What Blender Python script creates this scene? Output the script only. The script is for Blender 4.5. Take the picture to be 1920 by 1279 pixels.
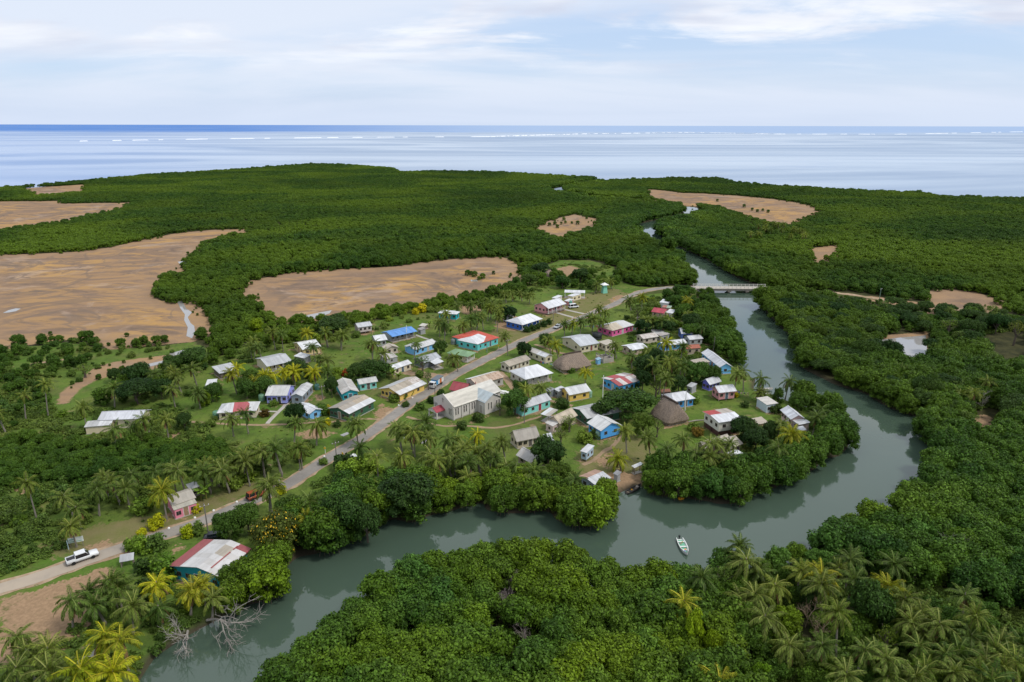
import bpy, bmesh, math, random
import numpy as np
from mathutils import Vector, Matrix
R = math.radians
PI = math.pi
for o in list(bpy.data.objects):
    bpy.data.objects.remove(o)
SC = bpy.context.scene
COL = SC.collection
random.seed(7)
RNG = np.random.default_rng(11)

# ------------------------------------------------------------------ camera, sky, sun, exposure
CAM_H = 80.0
PITCH = R(17.60)
ROLL = R(0.12)
FOC = 1280.0                                    # focal length in pixels of the 1920 wide photograph
_f = Vector((0, math.cos(PITCH), -math.sin(PITCH)))
_u0 = Vector((0, math.sin(PITCH), math.cos(PITCH)))
_r0 = Vector((1, 0, 0))
_r = _r0 * math.cos(ROLL) + _u0 * math.sin(ROLL)
_u = _u0 * math.cos(ROLL) - _r0 * math.sin(ROLL)
cam_d = bpy.data.cameras.new('camera')
cam_d.sensor_width = 36.0
cam_d.lens = 36.0 * FOC / 1920.0
cam_d.clip_start = 1.0
cam_d.clip_end = 200000.0
cam = bpy.data.objects.new('camera', cam_d)
COL.objects.link(cam)
cam.matrix_world = Matrix(((_r.x, _u.x, -_f.x, 0), (_r.y, _u.y, -_f.y, 0), (_r.z, _u.z, -_f.z, CAM_H), (0, 0, 0, 1)))
SC.camera = cam

SUN_EL, SUN_AZ = R(54), R(112)                  # azimuth from +Y towards +X (from the right, a little behind)
w = bpy.data.worlds.new('World'); SC.world = w; w.use_nodes = True
nt = w.node_tree; nt.nodes.clear()
def wn(t, **k):
    n = nt.nodes.new(t)
    for a, b in k.items(): setattr(n, a, b)
    return n
def wl(a, b): nt.links.new(a, b)
def wmath(op, a, b=None, clamp=False):
    n = wn('ShaderNodeMath', operation=op, use_clamp=clamp)
    for i, v in enumerate((a, b)):
        if v is None: continue
        if isinstance(v, (int, float)): n.inputs[i].default_value = v
        else: wl(v, n.inputs[i])
    return n.outputs[0]
sky = wn('ShaderNodeTexSky', sky_type='NISHITA', sun_disc=False)
sky.sun_elevation = SUN_EL; sky.sun_rotation = SUN_AZ
sky.air_density = 1.0; sky.dust_density = 1.0; sky.ozone_density = 1.5
tc = wn('ShaderNodeTexCoord')
sep = wn('ShaderNodeSeparateXYZ'); wl(tc.outputs['Generated'], sep.inputs[0])
zc = wmath('MAXIMUM', sep.outputs[2], 0.0)
den = wmath('ADD', zc, 0.13)
px_ = wmath('DIVIDE', sep.outputs[0], den); py_ = wmath('DIVIDE', sep.outputs[1], den)
cmb = wn('ShaderNodeCombineXYZ'); wl(px_, cmb.inputs[0]); wl(py_, cmb.inputs[1])
def wnoise(scale, detail, rough, loc=(0, 0, 0), stretch=(1, 1, 1), dist=0.0):
    m = wn('ShaderNodeMapping'); m.inputs['Location'].default_value = loc; m.inputs['Scale'].default_value = stretch
    wl(cmb.outputs[0], m.inputs['Vector'])
    n = wn('ShaderNodeTexNoise'); n.inputs['Scale'].default_value = scale; n.inputs['Detail'].default_value = detail
    n.inputs['Roughness'].default_value = rough; n.inputs['Distortion'].default_value = dist
    wl(m.outputs[0], n.inputs['Vector']); return n.outputs['Fac']
def wramp(x, a, b):
    n = wn('ShaderNodeMapRange', interpolation_type='SMOOTHSTEP'); n.inputs['From Min'].default_value = a; n.inputs['From Max'].default_value = b
    wl(x, n.inputs['Value']); return n.outputs[0]
def wmix(f, a, b):
    n = wn('ShaderNodeMix', data_type='RGBA')
    if isinstance(f, (int, float)): n.inputs[0].default_value = f
    else: wl(f, n.inputs[0])
    for v, s in ((a, 6), (b, 7)):
        if isinstance(v, tuple): n.inputs[s].default_value = v + (1,)
        else: wl(v, n.inputs[s])
    return n.outputs[2]
veil = wramp(wnoise(0.62, 5, 0.52, (3.1, 1.7, 0), (0.55, 1.0, 1), 0.5), 0.30, 0.62)
puff = wramp(wnoise(1.0, 9, 0.60, (2.35, 4.3, 0), (0.72, 1.0, 1), 0.35), 0.45, 0.62)
K = 7.2
blue = wmix(0.72, sky.outputs[0], (0.50 * K, 0.635 * K, 0.88 * K))
c1 = wmix(wmath('MULTIPLY', veil, 0.88), blue, (0.72 * K, 0.78 * K, 0.89 * K))
high = wramp(sep.outputs[2], 0.045, 0.12)
shade = wramp(wnoise(1.9, 4, 0.5, (7, 2, 0), (0.5, 1, 1)), 0.35, 0.7)
pc = wmix(shade, (0.93 * K, 0.945 * K, 0.98 * K), (0.60 * K, 0.64 * K, 0.765 * K))
c2 = wmix(wmath('MULTIPLY', wmath('MULTIPLY', puff, high), 0.9), c1, pc)
hz = wramp(sep.outputs[2], 0.065, 0.0)
c3 = wmix(wmath('MULTIPLY', hz, 0.85), c2, (0.62 * K, 0.705 * K, 0.86 * K))
over = wramp(sep.outputs[2], 0.22, 0.6)          # the overcast deck above the frame
c4 = wmix(wmath('MULTIPLY', over, 0.85), c3, (0.74 * K, 0.79 * K, 0.86 * K))
bg = wn('ShaderNodeBackground'); bg.inputs['Strength'].default_value = 0.145
wl(c4, bg.inputs['Color'])
wo = wn('ShaderNodeOutputWorld'); wl(bg.outputs[0], wo.inputs['Surface'])

sun_d = bpy.data.lights.new('sun', 'SUN'); sun_d.energy = 2.2; sun_d.angle = R(10); sun_d.color = (1.0, 0.955, 0.88)
sun = bpy.data.objects.new('sun', sun_d); COL.objects.link(sun)
_sd = Vector((math.sin(SUN_AZ) * math.cos(SUN_EL), math.cos(SUN_AZ) * math.cos(SUN_EL), math.sin(SUN_EL)))
sun.rotation_euler = _sd.to_track_quat('Z', 'Y').to_euler()
sun.location = (0, 0, 200)
vs = SC.view_settings; vs.view_transform = 'Standard'; vs.look = 'None'; vs.gamma = 1.0; vs.use_curve_mapping = False
vs.exposure = 0.08
SC.cycles.max_bounces = 5; SC.cycles.diffuse_bounces = 2; SC.cycles.glossy_bounces = 3; SC.cycles.transmission_bounces = 3
SC.cycles.transparent_max_bounces = 6; SC.cycles.caustics_reflective = False; SC.cycles.caustics_refractive = False
SC.cycles.use_denoising = True

# ------------------------------------------------------------------ pixel <-> world
G = 0.7                                          # level of the dry land above the water
def at(px, py, z=G):
    d = _f * FOC + _r * (px - 960.0) + _u * (639.5 - py)
    t = (z - CAM_H) / d.z
    return Vector((d.x * t, d.y * t, z))
def proj(p):
    q = Vector((p[0], p[1], p[2] - CAM_H)); dz = q.dot(_f)
    return (960 + FOC * q.dot(_r) / dz, 639.5 - FOC * q.dot(_u) / dz)
CROP = {1: (600, 520, 3.6923), 2: (1000, 520, 3.6923), 3: (380, 560, 3.6923), 4: (0, 560, 3.6923), 5: (0, 860, 3.6923), 6: (400, 800, 3.6923),
        7: (860, 720, 3.6923), 8: (1200, 640, 3.6923), 'B': (1280, 900, 3.0), 'L': (0, 1000, 4.571), 'F': (640, 960, 3.0), 'R': (1400, 560, 3.6923),
        'D': (1280, 220, 3.0), 'M': (640, 220, 3.0), 'P': (0, 0, 1.0)}
def cp(c, p):
    ox, oy, s = CROP[c]
    return (ox + p[0] / s, oy + p[1] / s)
def cat_(c, p, z=G):
    q = cp(c, p); return at(q[0], q[1], z)

# ------------------------------------------------------------------ materials
MATS = {}
class NM:
    def __init__(s, name):
        s.m = bpy.data.materials.new(name); s.m.use_nodes = True; s.t = s.m.node_tree; s.t.nodes.clear()
        s.out = s.n('ShaderNodeOutputMaterial')
    def n(s, t, **k):
        x = s.t.nodes.new(t)
        for a, b in k.items(): setattr(x, a, b)
        return x
    def l(s, a, b): s.t.links.new(a, b)
    def inp(s, sock, v):
        if isinstance(v, (int, float)): sock.default_value = v
        elif isinstance(v, tuple): sock.default_value = v if len(v) == len(sock.default_value) else v + (1,)
        else: s.l(v, sock)
    def math(s, op, a, b=0.0, clamp=False):
        x = s.n('ShaderNodeMath', operation=op, use_clamp=clamp); s.inp(x.inputs[0], a); s.inp(x.inputs[1], b); return x.outputs[0]
    def mix(s, f, a, b, mode='MIX'):
        x = s.n('ShaderNodeMix', data_type='RGBA', blend_type=mode); s.inp(x.inputs[0], f); s.inp(x.inputs[6], a); s.inp(x.inputs[7], b); return x.outputs[2]
    def ramp(s, v, a, b, lo=0.0, hi=1.0):
        x = s.n('ShaderNodeMapRange', interpolation_type='SMOOTHSTEP'); s.inp(x.inputs['Value'], v)
        for k_, q in (('From Min', a), ('From Max', b), ('To Min', lo), ('To Max', hi)): x.inputs[k_].default_value = q
        return x.outputs[0]
    def noise(s, vec, scale, detail=4, rough=0.55, dist=0.0, stretch=None, loc=(0, 0, 0)):
        if stretch or loc != (0, 0, 0):
            mp = s.n('ShaderNodeMapping'); mp.inputs['Scale'].default_value = stretch or (1, 1, 1); mp.inputs['Location'].default_value = loc; s.l(vec, mp.inputs['Vector']); vec = mp.outputs[0]
        x = s.n('ShaderNodeTexNoise'); x.inputs['Scale'].default_value = scale; x.inputs['Detail'].default_value = detail
        x.inputs['Roughness'].default_value = rough; x.inputs['Distortion'].default_value = dist; s.l(vec, x.inputs['Vector']); return x.outputs['Fac']
    def pos(s): return s.n('ShaderNodeNewGeometry').outputs['Position']
    def objc(s): return s.n('ShaderNodeTexCoord').outputs['Object']
    def attr(s, name):
        x = s.n('ShaderNodeAttribute'); x.attribute_name = name; return x.outputs['Fac']
    def bsdf(s, col, rough=0.7, spec=0.3, metal=0.0, bump=None, bd=0.1, bs=0.5):
        p = s.n('ShaderNodeBsdfPrincipled'); s.inp(p.inputs['Base Color'], col); s.inp(p.inputs['Roughness'], rough)
        s.inp(p.inputs['Specular IOR Level'], spec); s.inp(p.inputs['Metallic'], metal)
        if bump is not None:
            b = s.n('ShaderNodeBump'); b.inputs['Strength'].default_value = bs; b.inputs['Distance'].default_value = bd; s.l(bump, b.inputs['Height']); s.l(b.outputs[0], p.inputs['Normal'])
        return p
    def fin(s, sh): s.l(sh.outputs[0], s.out.inputs['Surface']); return s.m
def k3(c, k): return tuple(min(1.0, v * k) for v in c)

def paint(col, rough=0.6, wear=0.25):
    key = ('paint', col, rough, wear)
    if key in MATS: return MATS[key]
    x = NM('paint'); o = x.objc()
    big = x.ramp(x.noise(o, 0.9, 5, 0.6), 0.40, 0.75)
    st = x.ramp(x.noise(o, 2.6, 6, 0.65, stretch=(1.6, 1.6, 0.35)), 0.52, 0.78)
    c = x.mix(x.math('MULTIPLY', big, wear), col, k3(col, 0.72))
    c = x.mix(x.math('MULTIPLY', st, wear * 0.9), c, tuple(0.55 * a + 0.45 * b for a, b in zip(k3(col, 0.6), (0.2, 0.16, 0.12))))
    MATS[key] = x.fin(x.bsdf(c, rough, 0.3)); return MATS[key]
def metal_roof(col, rust=0.0, rough=0.5):
    key = ('roof', col, rust)
    if key in MATS: return MATS[key]
    x = NM('roof_sheet'); o = x.objc()
    sp = x.n('ShaderNodeSeparateXYZ'); x.l(o, sp.inputs[0])
    sheet = x.math('FLOOR', x.math('DIVIDE', sp.outputs[0], 0.85))
    cb = x.n('ShaderNodeCombineXYZ'); x.l(sheet, cb.inputs[0]); x.l(x.n('ShaderNodeObjectInfo').outputs['Random'], cb.inputs[1])
    wnz = x.n('ShaderNodeTexWhiteNoise'); x.l(cb.outputs[0], wnz.inputs['Vector'])
    tone = x.ramp(wnz.outputs['Value'], 0, 1, 0.0, 0.45)
    c = x.mix(tone, col, k3(col, 0.55))
    dirt = x.ramp(x.noise(o, 0.7, 6, 0.65, stretch=(2.2, 0.6, 1)), 0.42, 0.72)
    c = x.mix(x.math('MULTIPLY', dirt, 0.46), c, tuple(0.5 * v for v in col))
    rs = x.ramp(x.noise(o, 1.1, 7, 0.7, stretch=(2.6, 0.7, 1), loc=(5, 2, 0)), 0.59 - 0.22 * rust, 0.72 - 0.16 * rust)
    c = x.mix(x.math('MULTIPLY', rs, min(1.0, 0.34 + rust)), c, (0.20, 0.095, 0.05))
    wave = x.n('ShaderNodeTexWave', bands_direction='X'); wave.inputs['Scale'].default_value = 1.6; x.l(o, wave.inputs['Vector'])
    MATS[key] = x.fin(x.bsdf(c, rough, 0.35, 0.0, wave.outputs['Fac'], 0.04, 0.35)); return MATS[key]
def plain(name, col, rough=0.6, spec=0.3, metal=0.0, var=0.3, scale=3.0):
    key = ('plain', name, col)
    if key in MATS: return MATS[key]
    x = NM(name); o = x.objc()
    c = x.mix(x.math('MULTIPLY', x.ramp(x.noise(o, scale, 5, 0.6), 0.35, 0.7), var), col, k3(col, 0.5))
    MATS[key] = x.fin(x.bsdf(c, rough, spec, metal)); return MATS[key]
def thatch_mat():
    if 'thatch' in MATS: return MATS['thatch']
    x = NM('thatch'); o = x.objc()
    a = x.noise(o, 5.0, 6, 0.7, stretch=(2.5, 2.5, 0.5)); b = x.noise(o, 0.8, 4, 0.6)
    c = x.mix(x.ramp(a, 0.3, 0.7), (0.12, 0.092, 0.074), (0.40, 0.312, 0.245))
    c = x.mix(x.ramp(b, 0.4, 0.7, 0, 0.45), c, (0.17, 0.14, 0.12))
    MATS['thatch'] = x.fin(x.bsdf(c, 0.95, 0.1, 0, a, 0.25, 0.9)); return MATS['thatch']
def foliage(name, dark, light, olive, world=0.012, trans=0.22, rough=0.5):
    """leaf colour: object colour times a spread of greens per plant, per leaf and over the land"""
    if name in MATS: return MATS[name]
    x = NM(name); oi = x.n('ShaderNodeObjectInfo'); g = x.n('ShaderNodeNewGeometry')
    per = x.ramp(oi.outputs['Random'], 0, 1)
    c = x.mix(per, dark, light)
    reg = x.ramp(x.noise(g.outputs['Position'], world, 4, 0.55), 0.42, 0.66)
    c = x.mix(x.math('MULTIPLY', reg, 0.75), c, olive)
    stand = x.noise(g.outputs['Position'], 0.0055, 5, 0.6, 0.7, stretch=(1, 1.3, 1), loc=(4, 7, 0))
    c = x.mix(x.ramp(stand, 0.49, 0.62, 0, 0.8), c, tuple(1.3 * v for v in olive)); c = x.mix(x.ramp(stand, 0.47, 0.34, 0, 0.6), c, tuple(0.8 * v for v in dark))
    leaf = x.ramp(g.outputs['Random Per Island'], 0, 1, 0.55, 1.5)
    cb = x.n('ShaderNodeCombineXYZ')
    for i in range(3): x.l(leaf, cb.inputs[i])
    c = x.mix(1.0, c, cb.outputs[0], 'MULTIPLY')
    c = x.mix(1.0, c, oi.outputs['Color'], 'MULTIPLY')
    p = x.bsdf(c, rough, 0.12)
    tr = x.n('ShaderNodeBsdfTranslucent'); x.l(x.mix(1.0, c, (1.2, 1.25, 0.5), 'MULTIPLY'), tr.inputs['Color'])
    ms = x.n('ShaderNodeMixShader'); ms.inputs[0].default_value = trans; x.l(p.outputs[0], ms.inputs[1]); x.l(tr.outputs[0], ms.inputs[2])
    MATS[name] = x.fin(ms); return MATS[name]
M_MANG = foliage('mangrove_leaf', (0.034, 0.083, 0.010), (0.072, 0.140, 0.016), (0.098, 0.155, 0.012))
M_BROAD = foliage('broadleaf', (0.022, 0.058, 0.012), (0.048, 0.094, 0.018), (0.06, 0.10, 0.018), 0.03)
M_PALM = foliage('palm_leaf', (0.078, 0.130, 0.020), (0.135, 0.180, 0.032), (0.125, 0.160, 0.028), 0.03, 0.32, 0.5)
M_SHRUB = foliage('shrub_leaf', (0.055, 0.108, 0.018), (0.115, 0.178, 0.03), (0.14, 0.18, 0.035), 0.04)
M_FLOWER = plain('yellow_blossom', (0.72, 0.46, 0.03), 0.6, 0.2, 0, 0.2)
M_BARK = plain('bark', (0.13, 0.105, 0.085), 0.9, 0.1, 0, 0.5, 4)
M_PBARK = plain('palm_bark', (0.24, 0.215, 0.18), 0.9, 0.1, 0, 0.5, 5)
M_DEADFROND = plain('dry_frond', (0.22, 0.14, 0.06), 0.9, 0.1, 0, 0.5, 4)
M_NUT = plain('coconut', (0.16, 0.17, 0.04), 0.6, 0.2, 0, 0.3, 4)
M_DEAD = plain('dead_wood', (0.335, 0.305, 0.275), 0.9, 0.1, 0, 0.5, 2)
M_GREYTWIG = plain('grey_twig', (0.24, 0.20, 0.19), 0.9, 0.1, 0, 0.4, 2)
M_GLASS = plain('window_glass', (0.018, 0.02, 0.024), 0.15, 0.5, 0, 0.2)
M_WHITE = paint((0.74, 0.74, 0.72), 0.5, 0.15)
M_FRAME = paint((0.20, 0.155, 0.13), 0.6, 0.15)
M_RIB = foliage('palm_rib', (0.125, 0.150, 0.036), (0.170, 0.185, 0.045), (0.15, 0.165, 0.04), 0.03, 0.1, 0.5)
M_RUBBER = plain('rubber', (0.02, 0.02, 0.02), 0.8, 0.2)
M_STEEL = plain('steel', (0.42, 0.43, 0.44), 0.4, 0.5, 0.6)
M_WOOD = plain('weathered_timber', (0.24, 0.20, 0.165), 0.9, 0.1, 0, 0.5, 3)
M_CONC = plain('concrete', (0.42, 0.39, 0.35), 0.9, 0.1, 0, 0.4, 1.2)

# ------------------------------------------------------------------ mesh building
class MB:
    def __init__(s): s.v = []; s.f = []; s.m = []
    def face(s, pts, m=0):
        i = len(s.v); s.v.extend([tuple(p) for p in pts]); s.f.append(tuple(range(i, i + len(pts)))); s.m.append(m)
    def box(s, x0, x1, y0, y1, z0, z1, m=0, mt=None):
        i = len(s.v)
        s.v += [(x0, y0, z0), (x1, y0, z0), (x1, y1, z0), (x0, y1, z0), (x0, y0, z1), (x1, y0, z1), (x1, y1, z1), (x0, y1, z1)]
        if mt is not None:
            for k in range(i, i + 8): s.v[k] = tuple(mt @ Vector(s.v[k]))
        for q in ((3, 2, 1, 0), (4, 5, 6, 7), (0, 1, 5, 4), (1, 2, 6, 5), (2, 3, 7, 6), (3, 0, 4, 7)):
            s.f.append(tuple(i + k for k in q)); s.m.append(m)
    def tube(s, pts, rad, n=6, m=0, cap=True):
        rings = []
        for k, p in enumerate(pts):
            p = Vector(p)
            d = (Vector(pts[min(k + 1, len(pts) - 1)]) - Vector(pts[max(k - 1, 0)])).normalized()
            a = d.cross(Vector((0, 0, 1)) if abs(d.z) < 0.95 else Vector((1, 0, 0))).normalized(); b = d.cross(a)
            i = len(s.v); r = rad[k] if hasattr(rad, '__len__') else rad
            for q in range(n):
                t = 2 * PI * q / n; s.v.append(tuple(p + (a * math.cos(t) + b * math.sin(t)) * r))
            rings.append(i)
        for a_, b_ in zip(rings, rings[1:]):
            for q in range(n):
                s.f.append((a_ + q, a_ + (q + 1) % n, b_ + (q + 1) % n, b_ + q)); s.m.append(m)
        if cap:
            s.f.append(tuple(rings[0] + q for q in range(n))[::-1]); s.m.append(m)
            s.f.append(tuple(rings[-1] + q for q in range(n))); s.m.append(m)
    def lathe(s, prof, n=10, m=0, c=(0, 0, 0)):
        rings = []
        for r, z in prof:
            i = len(s.v)
            for q in range(n):
                t = 2 * PI * q / n; s.v.append((c[0] + r * math.cos(t), c[1] + r * math.sin(t), c[2] + z))
            rings.append(i)
        for a_, b_ in zip(rings, rings[1:]):
            for q in range(n):
                s.f.append((a_ + q, a_ + (q + 1) % n, b_ + (q + 1) % n, b_ + q)); s.m.append(m)
        s.f.append(tuple(rings[-1] + q for q in range(n))); s.m.append(m)
    def loft(s, secs, m=0, closed=True, caps=True):
        """secs: list of equal-length rings"""
        rings = []
        for sec in secs:
            rings.append(len(s.v)); s.v += [tuple(p) for p in sec]
        n = len(secs[0])
        for a_, b_ in zip(rings, rings[1:]):
            for q in range(n if closed else n - 1):
                s.f.append((a_ + q, a_ + (q + 1) % n, b_ + (q + 1) % n, b_ + q)); s.m.append(m)
        if caps:
            s.f.append(tuple(rings[0] + q for q in range(n))[::-1]); s.m.append(m)
            s.f.append(tuple(rings[-1] + q for q in range(n))); s.m.append(m)
    def mesh(s, name, mats, smooth=False):
        me = bpy.data.meshes.new(name); me.from_pydata(s.v, [], s.f); me.update()
        for q in mats: me.materials.append(q)
        if any(s.m): me.polygons.foreach_set('material_index', s.m)
        if smooth: me.polygons.foreach_set('use_smooth', [True] * len(s.f))
        return me
    def build(s, name, mats, parent=None, smooth=False, loc=None, rz=0.0):
        return place(name, s.mesh(name, mats if isinstance(mats, (list, tuple)) else [mats], smooth), parent, loc, rz)
def place(name, me, parent=None, loc=None, rz=0.0):
    o = bpy.data.objects.new(name, me); COL.objects.link(o)
    if parent is not None: o.parent = parent
    if loc is not None: o.location = loc
    if rz: o.rotation_euler = (0, 0, rz)
    return o
def empty(name, loc, rz=0.0):
    o = bpy.data.objects.new(name, None); COL.objects.link(o); o.location = loc; o.rotation_euler = (0, 0, rz); o.empty_display_size = 0.5
    return o
def tag(o, label=None, cat=None, group=None, kind=None):
    if label: o['label'] = label
    if cat: o['category'] = cat
    if group: o['group'] = group
    if kind: o['kind'] = kind
    return o

# ------------------------------------------------------------------ signed distances on the land map
def dist_poly(P, poly, closed=True):
    Q = np.asarray(poly, float); n = len(Q); out = np.full(len(P), 1e9)
    for i in range(n if closed else n - 1):
        a = Q[i]; b = Q[(i + 1) % n]; ab = b - a; L = max(1e-9, ab @ ab)
        t = np.clip(((P - a) @ ab) / L, 0, 1); d = np.hypot(P[:, 0] - a[0] - t * ab[0], P[:, 1] - a[1] - t * ab[1])
        np.minimum(out, d, out)
    return out
def inside(P, poly):
    Q = np.asarray(poly, float); r = np.zeros(len(P), bool); n = len(Q)
    for i in range(n):
        a = Q[i]; b = Q[(i + 1) % n]
        if a[1] == b[1]: continue
        c = (a[1] > P[:, 1]) != (b[1] > P[:, 1])
        r ^= c & (P[:, 0] < (b[0] - a[0]) * (P[:, 1] - a[1]) / (b[1] - a[1]) + a[0])
    return r
def sdist(P, poly):
    d = dist_poly(P, poly); d[inside(P, poly)] *= -1; return d
def W(pts, z=G, c='P'):
    out = []
    for p in pts:
        q = cp(c, p); v = at(q[0], q[1], p[2] if len(p) > 2 else z); out.append((v.x, v.y))
    return out
# ------------------------------------------------------------------ the land map (traced once, in metres on the ground)
LEFT_BANK = [(215, 1420), (262, 1290), (300, 1230), (345, 1198), (415, 1160), (455, 1138), (489, 1130), (525, 1120), (548, 1085), (549, 1057), (563, 1044), (590, 1040), (630, 1028),
    (671, 1011), (720, 988), (733, 973), (760, 980), (785, 979), (801, 968), (850, 958), (897, 943), (906, 957), (941, 962), (985, 963), (1022, 958), (1040, 977),
    (1066, 985), (1104, 989), (1131, 984), (1145, 962), (1149, 937), (1161, 928), (1177, 919), (1201, 911), (1212, 925), (1239, 930), (1283, 934), (1321, 939),
    (1348, 945), (1390, 944), (1422, 926), (1457, 915), (1485, 904), (1512, 891), (1539, 877), (1550, 859), (1579, 856), (1598, 839), (1607, 812),
    (1603, 795, 3), (1590, 774, 4), (1575, 758, 4), (1541, 749, 4), (1513, 742, 3), (1473, 737, 2), (1452, 732, 1), (1438, 733), (1420, 728), (1424, 708), (1404, 690, 2),
    (1395, 677, 3), (1388, 642, 4), (1375, 612, 4), (1361, 585, 4), (1348, 561, 4), (1335, 546, 2), (1310, 530, 4), (1306, 518, 6), (1284, 496, 6), (1272, 484, 6)]
RIGHT_BANK = [(1298, 481), (1342, 501), (1386, 521), (1424, 538), (1422, 560), (1427, 576), (1454, 606), (1481, 630), (1492, 649), (1498, 668), (1500, 687), (1510, 693), (1562, 719), (1617, 735),
    (1657, 759), (1693, 773), (1722, 781), (1724, 796), (1720, 817), (1730, 831), (1752, 838), (1748, 866), (1737, 885), (1731, 904, 2), (1720, 922, 4), (1680, 939, 5),
    (1637, 957, 5), (1573, 973, 5), (1553, 999, 5), (1460, 1013, 5), (1417, 1034, 5), (1360, 1052, 4), (1340, 1070, 2), (1318, 1120, 0), (1306, 1090, 3), (1300, 1058, 5), (1280, 1051, 5), (1213, 1067, 5), (1187, 1064, 5),
    (1150, 1063, 5), (1107, 1053, 5), (1057, 1034, 5), (1007, 1019, 5), (920, 1019, 5), (900, 1030, 5), (827, 1044, 5), (773, 1061, 5), (717, 1097, 5), (667, 1127, 5), (640, 1151, 5),
    (562, 1204, 5), (522, 1244, 5), (490, 1283, 5), (440, 1420, 5)]
RIVER = W(LEFT_BANK) + W(RIGHT_BANK)
UPPER_RIVER = W([(1340, 512), (1291, 482), (1240, 458), (1207, 434), (1222, 419), (1268, 409), (1304, 399), (1288, 388), (1205, 380), (1115, 372), (1049, 363), (1040, 355), (1090, 346), (1128, 339), (1133, 322)])
SHORE = [(-160, 368, 6), (0, 347, 6), (53, 344, 6), (110, 339, 6), (167, 333, 6), (233, 328, 6), (300, 322, 6), (347, 320, 6), (427, 315, 6), (483, 311, 6), (583, 304, 6), (640, 305, 6), (690, 308, 6), (738, 312, 6),
    (750, 323, 2), (760, 318, 6), (853, 317, 6), (940, 319, 6), (1063, 326, 6), (1117, 331, 6), (1128, 341, 2), (1134, 336, 6), (1173, 333, 6), (1280, 329, 6), (1347, 330, 6), (1380, 337, 6), (1447, 344, 6),
    (1513, 346, 6), (1547, 349, 6), (1640, 353, 6), (1730, 357, 6), (1773, 363, 6), (1920, 366, 6), (2250, 392, 6)]
_s = W(SHORE)
SEA = _s + [(9000.0, _s[-1][1] - 300), (70000, 0), (70000, 70000), (-70000, 70000), (-70000, 0), (-9000.0, _s[0][1] - 300)]
MUD = [
    W([(-60, 660, 3), (-60, 480), (0, 478), (67, 476), (133, 473), (200, 465), (267, 450), (333, 437), (400, 431), (463, 430), (460, 435, 3), (410, 445, 3), (383, 455, 3), (370, 472, 3), (353, 489, 3),
       (343, 509, 3), (300, 523, 3), (280, 541, 3), (300, 555, 3), (327, 559, 3), (363, 558, 3), (387, 576, 2), (393, 600), (405, 613), (402, 628), (360, 640, 1), (290, 646, 1), (200, 650, 2), (190, 632, 3), (127, 626, 3), (67, 634, 3), (0, 645, 3)]),
    W([(322, 664), (300, 668), (260, 672), (217, 679), (190, 684), (173, 692), (150, 712), (114, 735), (108, 758), (128, 756), (152, 728), (180, 714), (232, 697), (285, 694), (310, 684), (345, 664)]),
    W([(443, 550), (452, 538), (467, 527), (533, 513), (633, 505), (740, 500), (790, 492), (840, 487), (900, 482), (940, 482), (960, 487), (980, 500), (975, 513), (992, 533), (942, 541, 1), (873, 553, 2), (833, 560, 2), (797, 566, 2), (707, 579, 3),
       (667, 588, 3), (633, 593, 3), (567, 602, 2), (507, 606, 2), (500, 592), (473, 575), (457, 563)]),
    W([(1003, 433), (1013, 420), (1043, 410), (1077, 402), (1127, 412), (1107, 424, 4), (1073, 435, 4), (1047, 440, 4)]),
    W([(1213, 355), (1240, 357), (1280, 362), (1320, 363), (1380, 367), (1447, 373), (1493, 380), (1527, 388), (1537, 400), (1502, 407, 4), (1487, 414, 5), (1447, 411, 5), (1390, 396, 5), (1347, 384, 5), (1273, 379, 5), (1218, 370, 5)]),
    W([(1513, 473), (1527, 465), (1580, 458), (1574, 471, 4), (1553, 482, 6), (1525, 480, 6)]),
    W([(1735, 556), (1737, 545), (1780, 542), (1830, 548), (1892, 568), (1855, 579, 5), (1797, 573, 5), (1742, 572, 5)]),
    W([(-90, 430), (-90, 380), (0, 378), (110, 377), (113, 382), (253, 380), (205, 390, 5), (133, 404, 5), (67, 414, 5), (0, 421, 5)]),
    W([(40, 356), (57, 352), (160, 346), (156, 354, 5), (67, 360, 5)]),
    W([(1645, 630), (1739, 622), (1742, 668), (1700, 668), (1676, 645)]),
    W([(1585, 552), (1640, 556), (1700, 564), (1745, 570), (1745, 578), (1690, 573), (1620, 563), (1585, 558)]),
]
CLEAR = W([(1305, 547), (1285, 535), (1240, 538), (1200, 538), (1170, 530), (1150, 500), (1105, 488), (1050, 488), (1015, 500), (985, 545), (900, 556), (800, 580), (700, 603), (600, 612), (520, 620), (480, 632), (455, 650), (402, 660), (362, 641), (290, 650), (200, 656), (130, 642), (0, 655), (-120, 670), (-300, 900), (-420, 1420), (205, 1420), (255, 1295), (290, 1232), (335, 1200), (410, 1160), (445, 1120), (455, 1090), (490, 1085), (505, 1020), (560, 985), (620, 945), (670, 915),
    (770, 925), (880, 925), (920, 915), (985, 900), (1020, 930), (1060, 950), (1110, 955), (1150, 934), (1205, 908), (1212, 890), (1270, 890), (1330, 892), (1390, 886), (1440, 868), (1500, 850), (1540, 822), (1535, 785), (1490, 755), (1462, 742),
    (1430, 730), (1405, 700), (1372, 680), (1330, 655), (1300, 625), (1296, 590), (1300, 565)])
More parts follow.
